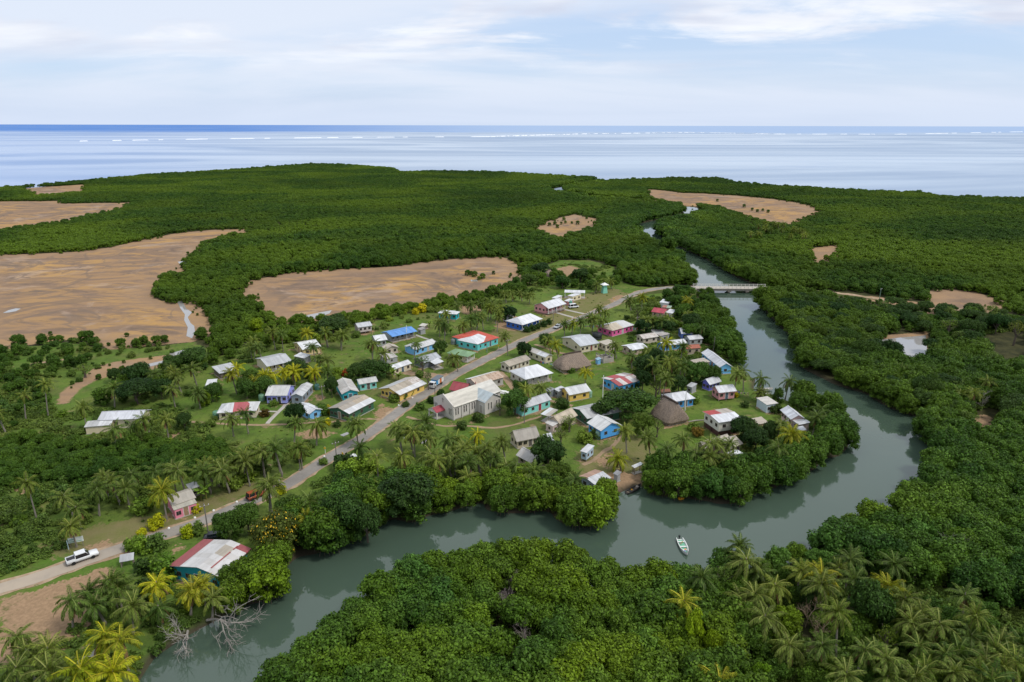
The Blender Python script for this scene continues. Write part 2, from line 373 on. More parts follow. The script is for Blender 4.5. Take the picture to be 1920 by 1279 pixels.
BARE = [  # bare brown earth inside the cleared land
    W([(0, 1180), (0, 1125), (95, 1098), (160, 1075), (215, 1060), (205, 1085), (195, 1110), (170, 1150), (150, 1200), (60, 1240), (-60, 1260), (-60, 1190)]),
    W([(1120, 868), (1135, 850), (1150, 846), (1145, 862), (1132, 876)]),
    W([(1120, 895), (1160, 880), (1200, 893), (1208, 912), (1160, 930)]),
    W([(700, 780), (716, 757), (740, 770), (735, 782), (722, 792)]),
    W([(555, 812), (590, 805), (625, 812), (605, 822), (570, 822)]),
    W([(300, 815), (335, 812), (328, 832), (305, 832)]),
    W([(860, 575), (880, 568), (905, 575), (900, 588), (870, 590)]),
    W([(1140, 562), (1162, 552), (1175, 558), (1152, 570)]),
    W([(0, 905), (30, 895), (85, 912), (50, 925), (0, 918)]),
    W([(170, 1022), (195, 1015), (212, 1022), (190, 1036), (175, 1036)]),
    W([(316, 1032), (335, 1020), (345, 1028), (325, 1040)]),
    W([(590, 742), (605, 740), (612, 748), (595, 752)]),
    W([(1560, 800), (1600, 775), (1612, 790), (1590, 812)]),
    W([(1820, 790), (1850, 778), (1862, 795), (1835, 808)]),
    W([(1040, 505), (1070, 498), (1090, 505), (1060, 520)]),
    W([(930, 600), (965, 592), (1000, 600), (960, 620), (930, 615)]),
]
DRYGRASS = [W([(985, 640), (905, 640), (930, 615), (1000, 600), (1060, 560), (1150, 540), (1180, 552), (1130, 580), (1080, 600), (1030, 625)]), W([(60, 1030), (180, 985), (330, 960), (420, 920), (480, 905), (480, 920), (330, 990), (200, 1030), (120, 1050)]),
    W([(1080, 850), (1190, 810), (1240, 850), (1200, 900), (1090, 890)]), W([(60, 812), (120, 800), (150, 815), (90, 830)])]

def road_curve(pts, n=6):
    P = [Vector((p[0], p[1], 0)) for p in pts]; out = []
    for i in range(len(P) - 1):
        a, b, c, d = P[max(i - 1, 0)], P[i], P[i + 1], P[min(i + 2, len(P) - 1)]
        for k in range(n):
            t = k / n
            out.append(0.5 * ((2 * b) + (c - a) * t + (2 * a - 5 * b + 4 * c - d) * t * t + (3 * b - a - 3 * c + d) * t ** 3))
    out.append(P[-1]); return out
ROAD_PX = [(-150, 1152), (-60, 1124), (0, 1104), (65, 1085), (127, 1063), (190, 1041), (271, 1014), (352, 988), (406, 967), (487, 933), (533, 912), (590, 876), (630, 851), (671, 827), (711, 800), (762, 761), (803, 735), (836, 713), (860, 699),
    (898, 680), (952, 653), (993, 634), (1033, 619), (1065, 605), (1097, 593), (1122, 582), (1146, 573), (1168, 563), (1186, 555), (1208, 549), (1244, 545), (1287, 544.5), (1303, 544.5)]
ROAD = road_curve(W(ROAD_PX))
ROAD_R = road_curve(W([(1436, 545.5), (1480, 548), (1540, 551), (1590, 554), (1647, 561), (1713, 571), (1790, 579), (1880, 592), (1990, 612)]))

# ------------------------------------------------------------------ ground: one sheet to the horizon
def axis(stops):
    out = [stops[0][0]]
    for (a, sa), (b, sb) in zip(stops, stops[1:]):
        x = a
        while x < b - 0.5 * sb:
            t = (x - a) / (b - a); x += sa * (1 - t) + sb * t; out.append(min(x, b))
        out[-1] = b
    return np.array(out)
XS = axis([(-60000, 20000), (-3000, 400), (-900, 12), (-260, 2.4), (-130, 1.5), (190, 1.5), (330, 3.5), (900, 9), (3000, 400), (60000, 20000)])
YS = axis([(-300, 40), (50, 2.0), (70, 1.3), (330, 1.5), (520, 3.0), (1000, 7), (1700, 14), (3000, 400), (60000, 20000)])
gx, gy = np.meshgrid(XS, YS)
GP = np.stack([gx.ravel(), gy.ravel()], 1)
near = (np.abs(GP[:, 0]) < 2500) & (GP[:, 1] < 2500)
sd_w = np.full(len(GP), 50.0)
def water_sd(P):
    a = sdist(P, RIVER); b = dist_poly(P, UPPER_RIVER, False) - 8.5; c = sdist(P, SEA)
    return np.minimum(np.minimum(a, b), c)
sd_w[near] = water_sd(GP[near])
sd_w[~near & inside(GP, SEA)] = -500
sd_m = np.full(len(GP), 99.0)
for q in MUD: sd_m[near] = np.minimum(sd_m[near], sdist(GP[near], q))
sd_c = np.full(len(GP), 99.0); sd_c[near] = sdist(GP[near], CLEAR)
sd_b = np.full(len(GP), 99.0); sd_d = np.full(len(GP), 99.0)
sel = near & (sd_c < 15) | (near & (GP[:, 0] > 90) & (GP[:, 1] < 420))
for q in BARE: sd_b[sel] = np.minimum(sd_b[sel], sdist(GP[sel], q))
for q in DRYGRASS: sd_d[sel] = np.minimum(sd_d[sel], sdist(GP[sel], q))
def sm(x, a, b):
    t = np.clip((x - a) / (b - a), 0, 1); return t * t * (3 - 2 * t)
gz = G - (G + 1.6) * sm(-sd_w + 1.3, -1.2, 2.6)
nx, ny = len(XS), len(YS)
idx = np.arange(nx * ny).reshape(ny, nx)
quads = np.stack([idx[:-1, :-1].ravel(), idx[:-1, 1:].ravel(), idx[1:, 1:].ravel(), idx[1:, :-1].ravel()], 1)
def np_mesh(name, verts, faces):
    me = bpy.data.meshes.new(name); k = faces.shape[1]
    me.vertices.add(len(verts)); me.vertices.foreach_set('co', np.asarray(verts, np.float32).ravel())
    me.loops.add(faces.size); me.loops.foreach_set('vertex_index', faces.astype(np.int32).ravel())
    me.polygons.add(len(faces)); me.polygons.foreach_set('loop_start', (np.arange(len(faces)) * k).astype(np.int32))
    me.update(calc_edges=True); return me
gme = np_mesh('ground', np.column_stack([GP, gz]), quads)
def vattr(me, name, data):
    a = me.attributes.new(name, 'FLOAT', 'POINT'); a.data.foreach_set('value', np.asarray(data, np.float32))
vattr(gme, 'mud', sm(-sd_m, -4, 4)); vattr(gme, 'clear', sm(-sd_c, -5, 5)); vattr(gme, 'bare', sm(-sd_b, -3.0, 3.0)); vattr(gme, 'dry', sm(-sd_d, -6, 6)); vattr(gme, 'bank', sm(sd_w, 3.2, 1.2))
vattr(gme, 'rim', sm(-sd_m, 2, 26))

x = NM('ground'); P = x.pos()
n1 = x.noise(P, 0.05, 6, 0.6); n2 = x.noise(P, 0.35, 5, 0.6, loc=(3, 1, 0)); n3 = x.noise(P, 1.8, 4, 0.65); n4 = x.noise(P, 0.012, 5, 0.55, 0.8, loc=(9, 4, 0)); n5 = x.noise(P, 0.03, 6, 0.65, 1.2, stretch=(1, 2.2, 1), loc=(2, 8, 0))
def edge(a, amp=0.5):                            # a mask whose border wanders with the noise
    v = x.math('ADD', x.attr(a), x.math('MULTIPLY', x.math('SUBTRACT', n2, 0.5), amp))
    v = x.math('ADD', v, x.math('MULTIPLY', x.math('SUBTRACT', n3, 0.5), amp * 0.7))
    return x.ramp(v, 0.42, 0.58)
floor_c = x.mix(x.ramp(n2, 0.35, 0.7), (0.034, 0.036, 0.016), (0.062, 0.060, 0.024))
grass = x.mix(x.ramp(n1, 0.35, 0.68), (0.076, 0.146, 0.019), (0.130, 0.172, 0.032))
grass = x.mix(x.ramp(n2, 0.40, 0.75, 0, 0.7), grass, (0.052, 0.082, 0.018))
grass = x.mix(x.ramp(x.noise(P, 0.11, 6, 0.65, 0.6, loc=(1, 9, 0)), 0.54, 0.72, 0, 0.75), grass, (0.165, 0.150, 0.060))
grass = x.mix(x.ramp(n3, 0.42, 0.8, 0, 0.5), grass, (0.13, 0.165, 0.045))
grass = x.mix(x.ramp(x.noise(P, 0.5, 6, 0.7, 1.0, loc=(6, 1, 0)), 0.50, 0.68, 0, 0.6), grass, (0.042, 0.068, 0.016))
grass = x.mix(x.ramp(x.noise(P, 0.045, 6, 0.65, 0.8, loc=(8, 8, 1)), 0.52, 0.68, 0, 0.6), grass, (0.125, 0.115, 0.045))
grass = x.mix(x.ramp(x.noise(P, 0.23, 6, 0.7, loc=(4, 4, 4)), 0.61, 0.68, 0, 0.8), grass, (0.24, 0.165, 0.10))
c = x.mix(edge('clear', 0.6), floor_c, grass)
dry = x.mix(x.ramp(n2, 0.3, 0.7), (0.150, 0.140, 0.050), (0.205, 0.165, 0.082))
c = x.mix(x.math('MULTIPLY', edge('dry', 1.1), 0.75), c, dry)
bare = x.mix(x.ramp(n3, 0.3, 0.75), (0.25, 0.165, 0.098), (0.34, 0.225, 0.135))
bare = x.mix(x.ramp(x.noise(P, 0.6, 6, 0.7), 0.56, 0.70, 0, 0.85), bare, (0.09, 0.105, 0.03))
c = x.mix(edge('bare', 1.3), c, bare)
mud = x.mix(x.ramp(n4, 0.40, 0.60), (0.300, 0.188, 0.104), (0.410, 0.242, 0.090))
mud = x.mix(x.ramp(n5, 0.43, 0.58, 0, 0.9), mud, (0.205, 0.140, 0.098))
mud = x.mix(x.ramp(x.noise(P, 0.018, 6, 0.66, 1.8, loc=(5, 5, 0)), 0.52, 0.66, 0, 0.6), mud, (0.40, 0.30, 0.225))
mud = x.mix(x.ramp(x.noise(P, 0.022, 7, 0.7, 2.5, stretch=(1, 1.6, 1), loc=(11, 3, 0)), 0.51, 0.63, 0, 0.85), mud, (0.150, 0.108, 0.082))
mud = x.mix(x.ramp(x.noise(P, 0.16, 7, 0.7, 0.6, loc=(1, 3, 0)), 0.5, 0.72, 0, 0.5), mud, (0.24, 0.155, 0.105))
mud = x.mix(x.ramp(n2, 0.45, 0.75, 0, 0.35), mud, (0.30, 0.20, 0.14))
chn = x.noise(P, 0.013, 4, 0.5, 1.2, loc=(21, 4, 0)); ln = x.ramp(x.math('ABSOLUTE', x.math('SUBTRACT', chn, 0.5)), 0.016, 0.004)
mud = x.mix(x.math('MULTIPLY', ln, 0.6), mud, (0.17, 0.125, 0.095))
mud = x.mix(x.ramp(x.attr('rim'), 0.75, 0.0, 0, 0.65), mud, (0.30, 0.196, 0.118))
c = x.mix(edge('mud', 0.45), c, mud)
c = x.mix(x.attr('bank'), c, (0.055, 0.046, 0.032))
gme.materials.append(x.fin(x.bsdf(c, 0.95, 0.12, 0, n3, 0.25, 0.6)))
ground = bpy.data.objects.new('ground', gme); COL.objects.link(ground); tag(ground, 'flat green and brown land with pale salt flats and grass', 'ground', kind='structure')

# ------------------------------------------------------------------ water: the creek and, past its mouth, the sea
def water_mat(name, sea):
    x = NM(name); P = x.pos(); sp = x.n('ShaderNodeSeparateXYZ'); x.l(P, sp.inputs[0])
    if not sea:
        lw = x.noise(P, 0.03, 4, 0.5, 0.5)
        c = x.mix(lw, (0.044, 0.073, 0.050), (0.064, 0.096, 0.072))
        h = x.noise(P, 0.7, 4, 0.55)
        p = x.bsdf(c, x.ramp(x.noise(P, 0.02, 4, 0.6, 0.6, loc=(2, 6, 0)), 0.4, 0.7, 0.02, 0.10), 0.5, 0, h, 0.05, 0.07); p.inputs['IOR'].default_value = 1.62
        return x.fin(p)
    edge_y = x.math('ADD', sp.outputs[1], x.math('MULTIPLY', x.noise(P, 0.00045, 4, 0.6), 5200))
    deep = x.ramp(edge_y, 8600, 11600)
    st = x.noise(P, 0.0013, 6, 0.6, 1.6, stretch=(0.34, 1.0, 1), loc=(3, 2, 0))
    st2 = x.noise(P, 0.004, 6, 0.65, 1.5, stretch=(0.30, 1.0, 1))
    lag = x.mix(x.ramp(st, 0.38, 0.62), (0.27, 0.345, 0.46), (0.44, 0.515, 0.60))
    lag = x.mix(x.ramp(st2, 0.5, 0.72, 0, 0.5), lag, (0.21, 0.30, 0.45))
    left = x.ramp(x.math('DIVIDE', sp.outputs[0], x.math('MAXIMUM', sp.outputs[1], 1)), -0.15, -0.72)
    lag = x.mix(x.math('MULTIPLY', left, 0.42), lag, (0.13, 0.26, 0.58))
    dp = x.mix(x.ramp(st2, 0.3, 0.7), (0.075, 0.18, 0.46), (0.13, 0.25, 0.52))
    dp = x.mix(x.ramp(x.math('DIVIDE', sp.outputs[0], x.math('MAXIMUM', sp.outputs[1], 1)), -0.45, 0.05), dp, (0.31, 0.41, 0.58))
    c = x.mix(deep, lag, dp)
    h = x.noise(P, 0.05, 5, 0.6)
    d = x.bsdf(c, 0.55, 0.0)
    g = x.n('ShaderNodeBsdfGlossy'); g.inputs['Roughness'].default_value = 0.16; g.inputs['Color'].default_value = (0.95, 0.96, 1, 1)
    b = x.n('ShaderNodeBump'); b.inputs['Strength'].default_value = 0.08; b.inputs['Distance'].default_value = 1.0; x.l(h, b.inputs['Height']); x.l(b.outputs[0], g.inputs['Normal'])
    ms = x.n('ShaderNodeMixShader'); x.l(x.math('ADD', x.math('MULTIPLY', deep, -0.30), x.ramp(st, 0.35, 0.65, 0.20, 0.46)), ms.inputs[0]); x.l(d.outputs[0], ms.inputs[1]); x.l(g.outputs[0], ms.inputs[2])
    return x.fin(ms)
SPLIT = [(-5000, 880), (300, 880), (1500, -90)]
mb = MB(); mb.face([(-5000, -290, 0), (1500, -290, 0), (1500, -90, 0), (300, 880, 0), (-5000, 880, 0)]); tag(mb.build('river', water_mat('river_water', False)), 'grey green tidal creek winding round the village', 'river', kind='structure')
mb = MB(); mb.face([(-5000, 880, 0), (300, 880, 0), (1500, -90, 0), (60000, -90, 0), (60000, 59000, 0), (-60000, 59000, 0), (-60000, 880, 0)]); tag(mb.build('sea', water_mat('sea_water', True)), 'calm pale blue lagoon with deep blue ocean beyond the reef', 'sea', kind='structure')
# foam of the waves breaking on the reef, long ragged banks of white water
mb = MB()
def foam(a, b, n, wd, seed):
    rg = random.Random(seed); A = at(*a, 0.0); B = at(*b, 0.0)
    k = 0
    while k < n:
        t0 = k / n; ln = rg.uniform(0.5, 2.6) / n; k += rg.uniform(0.5, 3.6)
        p = A.lerp(B, t0); q = A.lerp(B, min(1.0, t0 + ln)); h = rg.uniform(0.35, 1.0) * wd
        mid = p.lerp(q, 0.5); pts = [p, p.lerp(q, .25) + Vector((0, -h * .8, 0)), mid + Vector((0, -h, 0)), p.lerp(q, .8) + Vector((0, -h * .6, 0)), q, mid + Vector((0, h * .9, 0))]
        lo = [(v.x, v.y, 0.02) for v in pts]; c0 = sum(pts, Vector()) / 6
        hi = [(c0.x + (v.x - c0.x) * .8, c0.y + (v.y - c0.y) * .8, 2.6) for v in pts]
        mb.loft([lo, hi])
foam((150, 265), (390, 261), 14, 30, 1); foam((430, 260.5), (640, 258), 12, 26, 2); foam((660, 258), (930, 256.5), 14, 30, 3); foam((930, 256), (1080, 251.5), 40, 85, 4)
foam((1075, 251.5), (1290, 248.5), 52, 120, 5); foam((1290, 248.5), (1440, 251), 22, 90, 6); foam((1450, 251.5), (1700, 252), 18, 50, 7); foam((1680, 252), (1925, 247), 22, 55, 8)
tag(mb.build('surf', plain('foam', (0.86, 0.88, 0.9), 0.8, 0.1, 0, 0.1)), 'white line of surf breaking along the reef', 'surf', kind='stuff')

# ------------------------------------------------------------------ road, shoulders, footpaths
def strip(pts, wd, z, mb=None, m=0, wob=0.0, seed=1, zf=None, skirt=False):
    mb = mb or MB(); rg = random.Random(seed); L = []; Rr = []
    for i, p in enumerate(pts):
        d = (pts[min(i + 1, len(pts) - 1)] - pts[max(i - 1, 0)]); d = Vector((d.x, d.y, 0)).normalized(); nrm = Vector((-d.y, d.x, 0))
        w_ = wd(i / (len(pts) - 1)) if callable(wd) else wd
        zz = zf(i) if zf else z
        L.append(Vector((p.x, p.y, zz)) + nrm * (w_ / 2 + rg.uniform(-wob, wob))); Rr.append(Vector((p.x, p.y, zz)) - nrm * (w_ / 2 + rg.uniform(-wob, wob)))
    i0 = len(mb.v)
    for a, b in zip(L, Rr): mb.v += [tuple(a), tuple(b)]
    for i in range(len(L) - 1): mb.f.append((i0 + 2 * i, i0 + 2 * i + 1, i0 + 2 * i + 3, i0 + 2 * i + 2)); mb.m.append(m)
    if skirt:
        for side, sg in ((L, 1), (Rr, -1)):
            for i in range(len(side) - 1):
                a, b = side[i], side[i + 1]; d = (b - a); nn = Vector((-d.y, d.x, 0)).normalized() * sg
                q = [a, b, Vector((b.x, b.y, 0.2)) + nn * (b.z - 0.2) * 1.3, Vector((a.x, a.y, 0.2)) + nn * (a.z - 0.2) * 1.3]
                mb.face(q if sg < 0 else q[::-1], 1)
    return mb
def resample(pts, step):
    out = [pts[0]]; acc = 0
    for a, b in zip(pts, pts[1:]):
        d = (b - a).length; t = step - acc
        while t < d: out.append(a.lerp(b, t / d)); t += step
        acc = (d - (t - step)) if t - step <= d else acc + d
    out.append(pts[-1]); return out
BR_Z = 2.3
ROAD = resample(ROAD, 2.0); ROAD_R = resample(ROAD_R, 2.0)
nR = len(ROAD)
def ramp_l(off):
    return lambda i: G + off + (BR_Z - G) * sm(np.array([2.0 * i]), 2.0 * nR - 62, 2.0 * nR - 4)[0]
def ramp_r(off):
    return lambda i: G + off + (BR_Z - G) * sm(np.array([2.0 * i]), 62, 4)[0]
x = NM('asphalt'); P = x.pos(); sp = x.n('ShaderNodeSeparateXYZ'); x.l(P, sp.inputs[0])
a1 = x.noise(P, 0.22, 6, 0.65); a2 = x.noise(P, 3.0, 4, 0.7)
c = x.mix(x.ramp(a1, 0.35, 0.7), (0.215, 0.198, 0.180), (0.285, 0.262, 0.235)); c = x.mix(x.ramp(a2, 0.4, 0.8, 0, 0.4), c, (0.15, 0.14, 0.13))
c = x.mix(x.ramp(x.noise(P, 0.5, 5, 0.7, loc=(7, 7, 0)), 0.62, 0.68, 0, 0.55), c, (0.12, 0.115, 0.11))
gr = x.ramp(sp.outputs[1], 128, 100)
c = x.mix(x.math('MULTIPLY', gr, x.ramp(a1, 0.25, 0.6, 0.55, 1.0)), c, (0.40, 0.33, 0.255))
M_ASPH = x.fin(x.bsdf(c, 0.9, 0.2, 0, a2, 0.02, 0.4))
x = NM('gravel'); P = x.pos(); a1 = x.noise(P, 0.5, 6, 0.7); a2 = x.noise(P, 4, 3, 0.7)
c = x.mix(x.ramp(a1, 0.35, 0.65), (0.27, 0.185, 0.115), (0.42, 0.315, 0.22)); c = x.mix(x.ramp(a2, 0.5, 0.8, 0, 0.5), c, (0.16, 0.13, 0.08)); c = x.mix(x.ramp(x.noise(P, 0.35, 6, 0.7, loc=(1, 2, 0)), 0.56, 0.66, 0, 0.8), c, (0.10, 0.125, 0.035))
M_GRAV = x.fin(x.bsdf(c, 0.95, 0.1))
M_EMB = plain('embankment', (0.075, 0.095, 0.03), 0.95, 0.1, 0, 0.4, 0.3)
M_TRACK = plain('earth_track', (0.33, 0.235, 0.15), 0.95, 0.1, 0, 0.45, 0.4)
tag(strip(ROAD, 5.0, 0, wob=0.4, seed=3, zf=ramp_l(0.03), skirt=True).build('road_shoulder', [M_GRAV, M_EMB]), 'orange gravel shoulders of the village road', 'road shoulder', kind='structure')
tag(strip(ROAD, 3.6, 0, wob=0.10, seed=4, zf=ramp_l(0.07)).build('road', [M_ASPH]), 'narrow grey asphalt road running through the village to the bridge', 'road', kind='structure')
tag(strip(ROAD_R, 4.0, 0, wob=0.3, seed=5, zf=ramp_r(0.05), skirt=True).build('gravel_road', [M_GRAV, M_EMB]), 'pale gravel road beyond the bridge among mangroves', 'road', kind='structure')
def path(name, c, pts, wd, label, z=G + 0.02, mat=None, wob=0.15, seed=1, up=0.0):
    pp = resample(road_curve(W(pts, c=c)), 1.5)
    o = strip(pp, wd, z, wob=wob, seed=seed).build(name, [mat or M_TRACK]); tag(o, label, 'path', kind='structure'); return pp
PATHS = [
 path('side_track', 1, [(900, 685), (830, 692), (760, 678), (690, 668), (610, 665), (545, 655)], lambda t: 6.5 - 4.0 * t, 'dirt side track branching off the road left of the truck', wob=0.4, z=G + 0.035),
 path('footpath', 3, [(1222, 838), (1120, 832), (950, 850), (760, 858), (640, 866), (460, 874), (250, 872), (0, 858), (-100, 850)], 1.0, 'long pale footpath crossing the left lawns to the road', seed=2),
 path('footpath', 3, [(447, 866), (480, 828), (545, 765), (600, 710)], 1.2, 'straight concrete footpath leading up to the lilac house', mat=M_CONC, wob=0.03, z=G + 0.03),
 path('footpath', 3, [(380, 780), (450, 781), (520, 783)], 0.9, 'short concrete path beside the house with red striped roof', mat=M_CONC, wob=0.03, z=G + 0.042),
 path('footpath', 1, [(600, 965), (690, 990), (780, 1015), (870, 1030), (1020, 1028), (1190, 1042), (1330, 1025), (1440, 990), (1540, 962)], 1.0, 'curving earth footpath in front of the church', seed=5),
 path('footpath', 1, [(1240, 655), (1275, 685), (1310, 730), (1345, 775)], 2.2, 'brown earth track behind the church', seed=6),
 path('footpath', 1, [(1485, 465), (1550, 485), (1650, 520), (1700, 530)], 1.5, 'earth track between cream houses and road', seed=7),
 path('footpath', 1, [(660, 398), (720, 420), (800, 445), (880, 470)], 1.3, 'pale path behind the blue roofed building', mat=M_CONC, wob=0.03, seed=8),
 path('footpath', 1, [(1620, 240), (1690, 260), (1760, 280)], 1.6, 'paved strip in front of the long pink school', mat=M_CONC, wob=0.03, seed=9),
 path('footpath', 1, [(1690, 222), (1760, 238), (1850, 258)], 1.6, 'paved strip behind the white van at the school', mat=M_CONC, wob=0.03, seed=10),
 path('footpath', 7, [(1130, 330), (1080, 420), (1000, 470), (930, 530), (860, 560)], 1.2, 'earth path running down from the bright blue house', seed=11),
 path('footpath', 1, [(1560, 845), (1660, 870), (1750, 890)], 1.6, 'earth path beside the aqua house with red door', seed=12),
 path('footpath', 2, [(375, 585), (410, 575), (440, 568)], 1.0, 'short path beside the first thatched hall', seed=13),
 path('footpath', 4, [(420, 610), (560, 560), (210, 455), (420, 425), (600, 400)][2:], 2.0, 'pale sandy track through the scrub below the big salt flat', seed=14),
]
# thin pools on the salt flats
def pool(pts, c, label, z=G + 0.05):
    mb = MB(); mb.face([(p[0], p[1], z) for p in W(pts, c=c)][::-1])
    bm = bmesh.new(); me = mb.mesh('puddle', [MATS['pool']]); bm.from_mesh(me); bmesh.ops.recalc_face_normals(bm, faces=bm.faces[:]); bm.faces.ensure_lookup_table()
    if bm.faces[0].normal.z < 0: bmesh.ops.reverse_faces(bm, faces=bm.faces[:])
    bm.to_mesh(me); bm.free(); tag(place('puddle', me), label, 'puddle', kind='structure')
x = NM('pool'); p = x.bsdf((0.30, 0.29, 0.28), 0.05, 0.5); MATS['pool'] = x.fin(p)
pool([(20, 100), (60, 80), (110, 68), (145, 70), (110, 88), (60, 97)], 4, 'small oval pool on the big salt flat')
pool([(1225, 20), (1260, 15), (1290, 70), (1330, 95), (1300, 130), (1320, 170), (1345, 190), (1350, 235), (1330, 275), (1290, 260), (1300, 200), (1275, 150), (1280, 110), (1250, 70)], 4, 'winding tidal trickle at the end of the big salt flat')
pool([(333, 491), (350, 489), (351, 494), (337, 495)], 'P', 'little pool near the trees on the big salt flat')
pool([(566, 593), (600, 586), (622, 582), (618, 588), (575, 602), (563, 602)], 'P', 'narrow pool along the edge of the middle salt flat')
pool([(882, 525), (894, 524), (896, 528), (884, 528)], 'P', 'tiny pool beside the bushes on the middle salt flat')
pool([(318, 663), (345, 656), (347, 662), (322, 668)], 'P', 'pool on the muddy track below the big salt flat')
pool([(228, 697), (262, 686), (312, 675), (305, 682), (250, 695), (232, 702)], 'P', 'long shallow pool along the muddy track')
pool([(1652, 637), (1690, 633), (1736, 629), (1739, 668), (1703, 672), (1668, 656)], 'P', 'still pond behind the trees on the right bank')
pool([(1340, 925), (1390, 930), (1430, 945), (1405, 970), (1345, 955)], 3, 'dark pond between palms across the road from the church')
pool([(950, 945), (1000, 925), (1020, 935), (975, 955)], 3, 'small dark pool left of the road')
pool([(1500, 980), (1550, 975), (1560, 1000), (1510, 1005)], 3, 'small pool among palms below the church')
# ------------------------------------------------------------------ plants: shared shapes
def ico(sub=1):
    bm = bmesh.new(); bmesh.ops.create_icosphere(bm, subdivisions=sub, radius=1.0)
    v = np.array([tuple(p.co) for p in bm.verts]); f = np.array([[q.index for q in k.verts] for k in bm.faces]); bm.free(); return v, f
ICO_V, ICO_F = ico(2)
ICO1_V, ICO1_F = ico(1)
def unit(a): return a / np.maximum(1e-9, np.linalg.norm(a, axis=1, keepdims=True))
def leaves(rg, cen, nrm, half, aspect=0.7):
    n = len(cen); r = rg.normal(size=(n, 3)); t = unit(np.cross(nrm, r)); b = np.cross(nrm, t)
    h = half[:, None]; t = t * h; b = b * h * aspect
    V = np.stack([cen - t, cen - b * 0.9 - t * .1, cen + t, cen + b * 0.9 + t * .1], 1).reshape(-1, 3)
    return V, np.arange(4 * n).reshape(n, 4)
def join_np(name, parts, mats):
    """parts: (verts, faces array, material index)"""
    vs_ = []; off = 0; loops = []; starts = []; tot = 0; mi = []
    for V, F, m in parts:
        vs_.append(V); loops.append((F + off).ravel()); k = F.shape[1]; starts.append(tot + np.arange(len(F)) * k); tot += F.size; off += len(V); mi.append(np.full(len(F), m))
    me = bpy.data.meshes.new(name); V = np.concatenate(vs_).astype(np.float32); L = np.concatenate(loops).astype(np.int32); S = np.concatenate(starts).astype(np.int32)
    me.vertices.add(len(V)); me.vertices.foreach_set('co', V.ravel()); me.loops.add(len(L)); me.loops.foreach_set('vertex_index', L)
    me.polygons.add(len(S)); me.polygons.foreach_set('loop_start', S); me.polygons.foreach_set('material_index', np.concatenate(mi).astype(np.int32))
    me.update(calc_edges=True)
    for q in mats: me.materials.append(q)
    return me
def clump_crown(name, seed, R0, H0, zc, nclump, rc, nleaf, half, mat, skirt=0, core=0.74, flat=1.0, flower=0, open_=0.0):
    """a crown of leaf clumps: each clump is a shell of small leaves round a dark leafy heart"""
    rg = np.random.default_rng(seed); parts = []; C = []; RC = []
    for i in range(nclump):
        az = i * 2.39996 + rg.uniform(-.4, .4); e = math.asin(min(1, max(-0.35, 1 - 1.25 * (i + rg.uniform(0, 1)) / nclump)))
        s = rg.uniform(0.62, 0.88) if i % 4 else rg.uniform(0.3, 0.6)
        C.append((R0 * s * math.cos(e) * math.cos(az), R0 * s * math.cos(e) * math.sin(az), zc + H0 * s * math.sin(e) * flat + rg.uniform(-.2, .2))); RC.append(rc * rg.uniform(0.72, 1.28))
    for i in range(skirt):
        az = i * 2 * PI / max(1, skirt) + rg.uniform(-.3, .3); C.append((R0 * rg.uniform(.55, .85) * math.cos(az), R0 * rg.uniform(.55, .85) * math.sin(az), rg.uniform(0.25, 0.6) * zc)); RC.append(rc * rg.uniform(.8, 1.15))
    C = np.array(C); RC = np.array(RC)
    for c, r in zip(C, RC):
        if core > 0:
            V = ICO1_V * r * core * np.array([1, 1, .85]) * (1 + rg.uniform(-.12, .12, (len(ICO1_V), 1))) + c; parts.append((V, ICO1_F, 0))
        k = int(nleaf * (r / rc) ** 2)
        d = unit(rg.normal(size=(k, 3))); d[:, 2] = np.where(d[:, 2] < -0.45, -d[:, 2], d[:, 2])
        rad = r * rg.uniform(0.80, 1.10, (k, 1)); rad *= 1 + 0.16 * np.sin(5 * d[:, :1] + 3 * d[:, 1:2] + seed) 
        cen = c + d * rad * np.array([1, 1, .88])
        V, F = leaves(rg, cen, unit(d * 0.9 + rg.normal(size=(k, 3)) * 0.55 + np.array([0, 0, .35])), half * rg.uniform(.65, 1.35, k)); parts.append((V, F, 0))
        if flower:
            kf = int(k * flower * rg.uniform(0, 2.0)); d = unit(rg.normal(size=(kf, 3))); d[:, 2] = np.abs(d[:, 2]); cen = c + d * r * 1.08
            V, F = leaves(rg, cen, unit(d + rg.normal(size=(kf, 3)) * .5), half * rg.uniform(.5, 1.0, kf)); parts.append((V, F, 1))
    return join_np(name, parts, [mat] + ([M_FLOWER] if flower else []))
def limb_mesh(name, seed, h, r, nlimb, spread, roots=False, mat=None):
    rg = random.Random(seed); mb = MB()
    mb.tube([(0, 0, 0), (0.1, 0.05, h * .35), (rg.uniform(-.2, .2), rg.uniform(-.2, .2), h * .7), (0, 0, h)], [r * 1.35, r, r * .75, r * .4], 6)
    for i in range(nlimb):
        a = i * 2 * PI / nlimb + rg.uniform(-.4, .4); z0 = h * rg.uniform(.35, .6); L = spread * rg.uniform(.7, 1.0)
        mb.tube([(0, 0, z0), (L * .45 * math.cos(a), L * .45 * math.sin(a), z0 + h * .22), (L * math.cos(a), L * math.sin(a), z0 + h * .42)], [r * .6, r * .4, r * .14], 5)
    if roots:
        for i in range(7):
            a = i * 2 * PI / 7 + rg.uniform(-.2, .2); L = rg.uniform(.9, 1.6)
            mb.tube([(0, 0, h * .28), (L * .6 * math.cos(a), L * .6 * math.sin(a), h * .2), (L * math.cos(a), L * math.sin(a), -0.9)], [.08, .07, .05], 4)
    return mb.mesh(name, [mat or M_BARK])
MANG = [clump_crown('mangrove_crown', 100 + i, 2.75, 2.3, 3.5, 22, 1.02, 115, 0.215, M_MANG, skirt=7) for i in range(6)]
MANG_TR = [limb_mesh('mangrove_trunk', 120 + i, 4.2, .16, 5, 1.9, True) for i in range(2)]
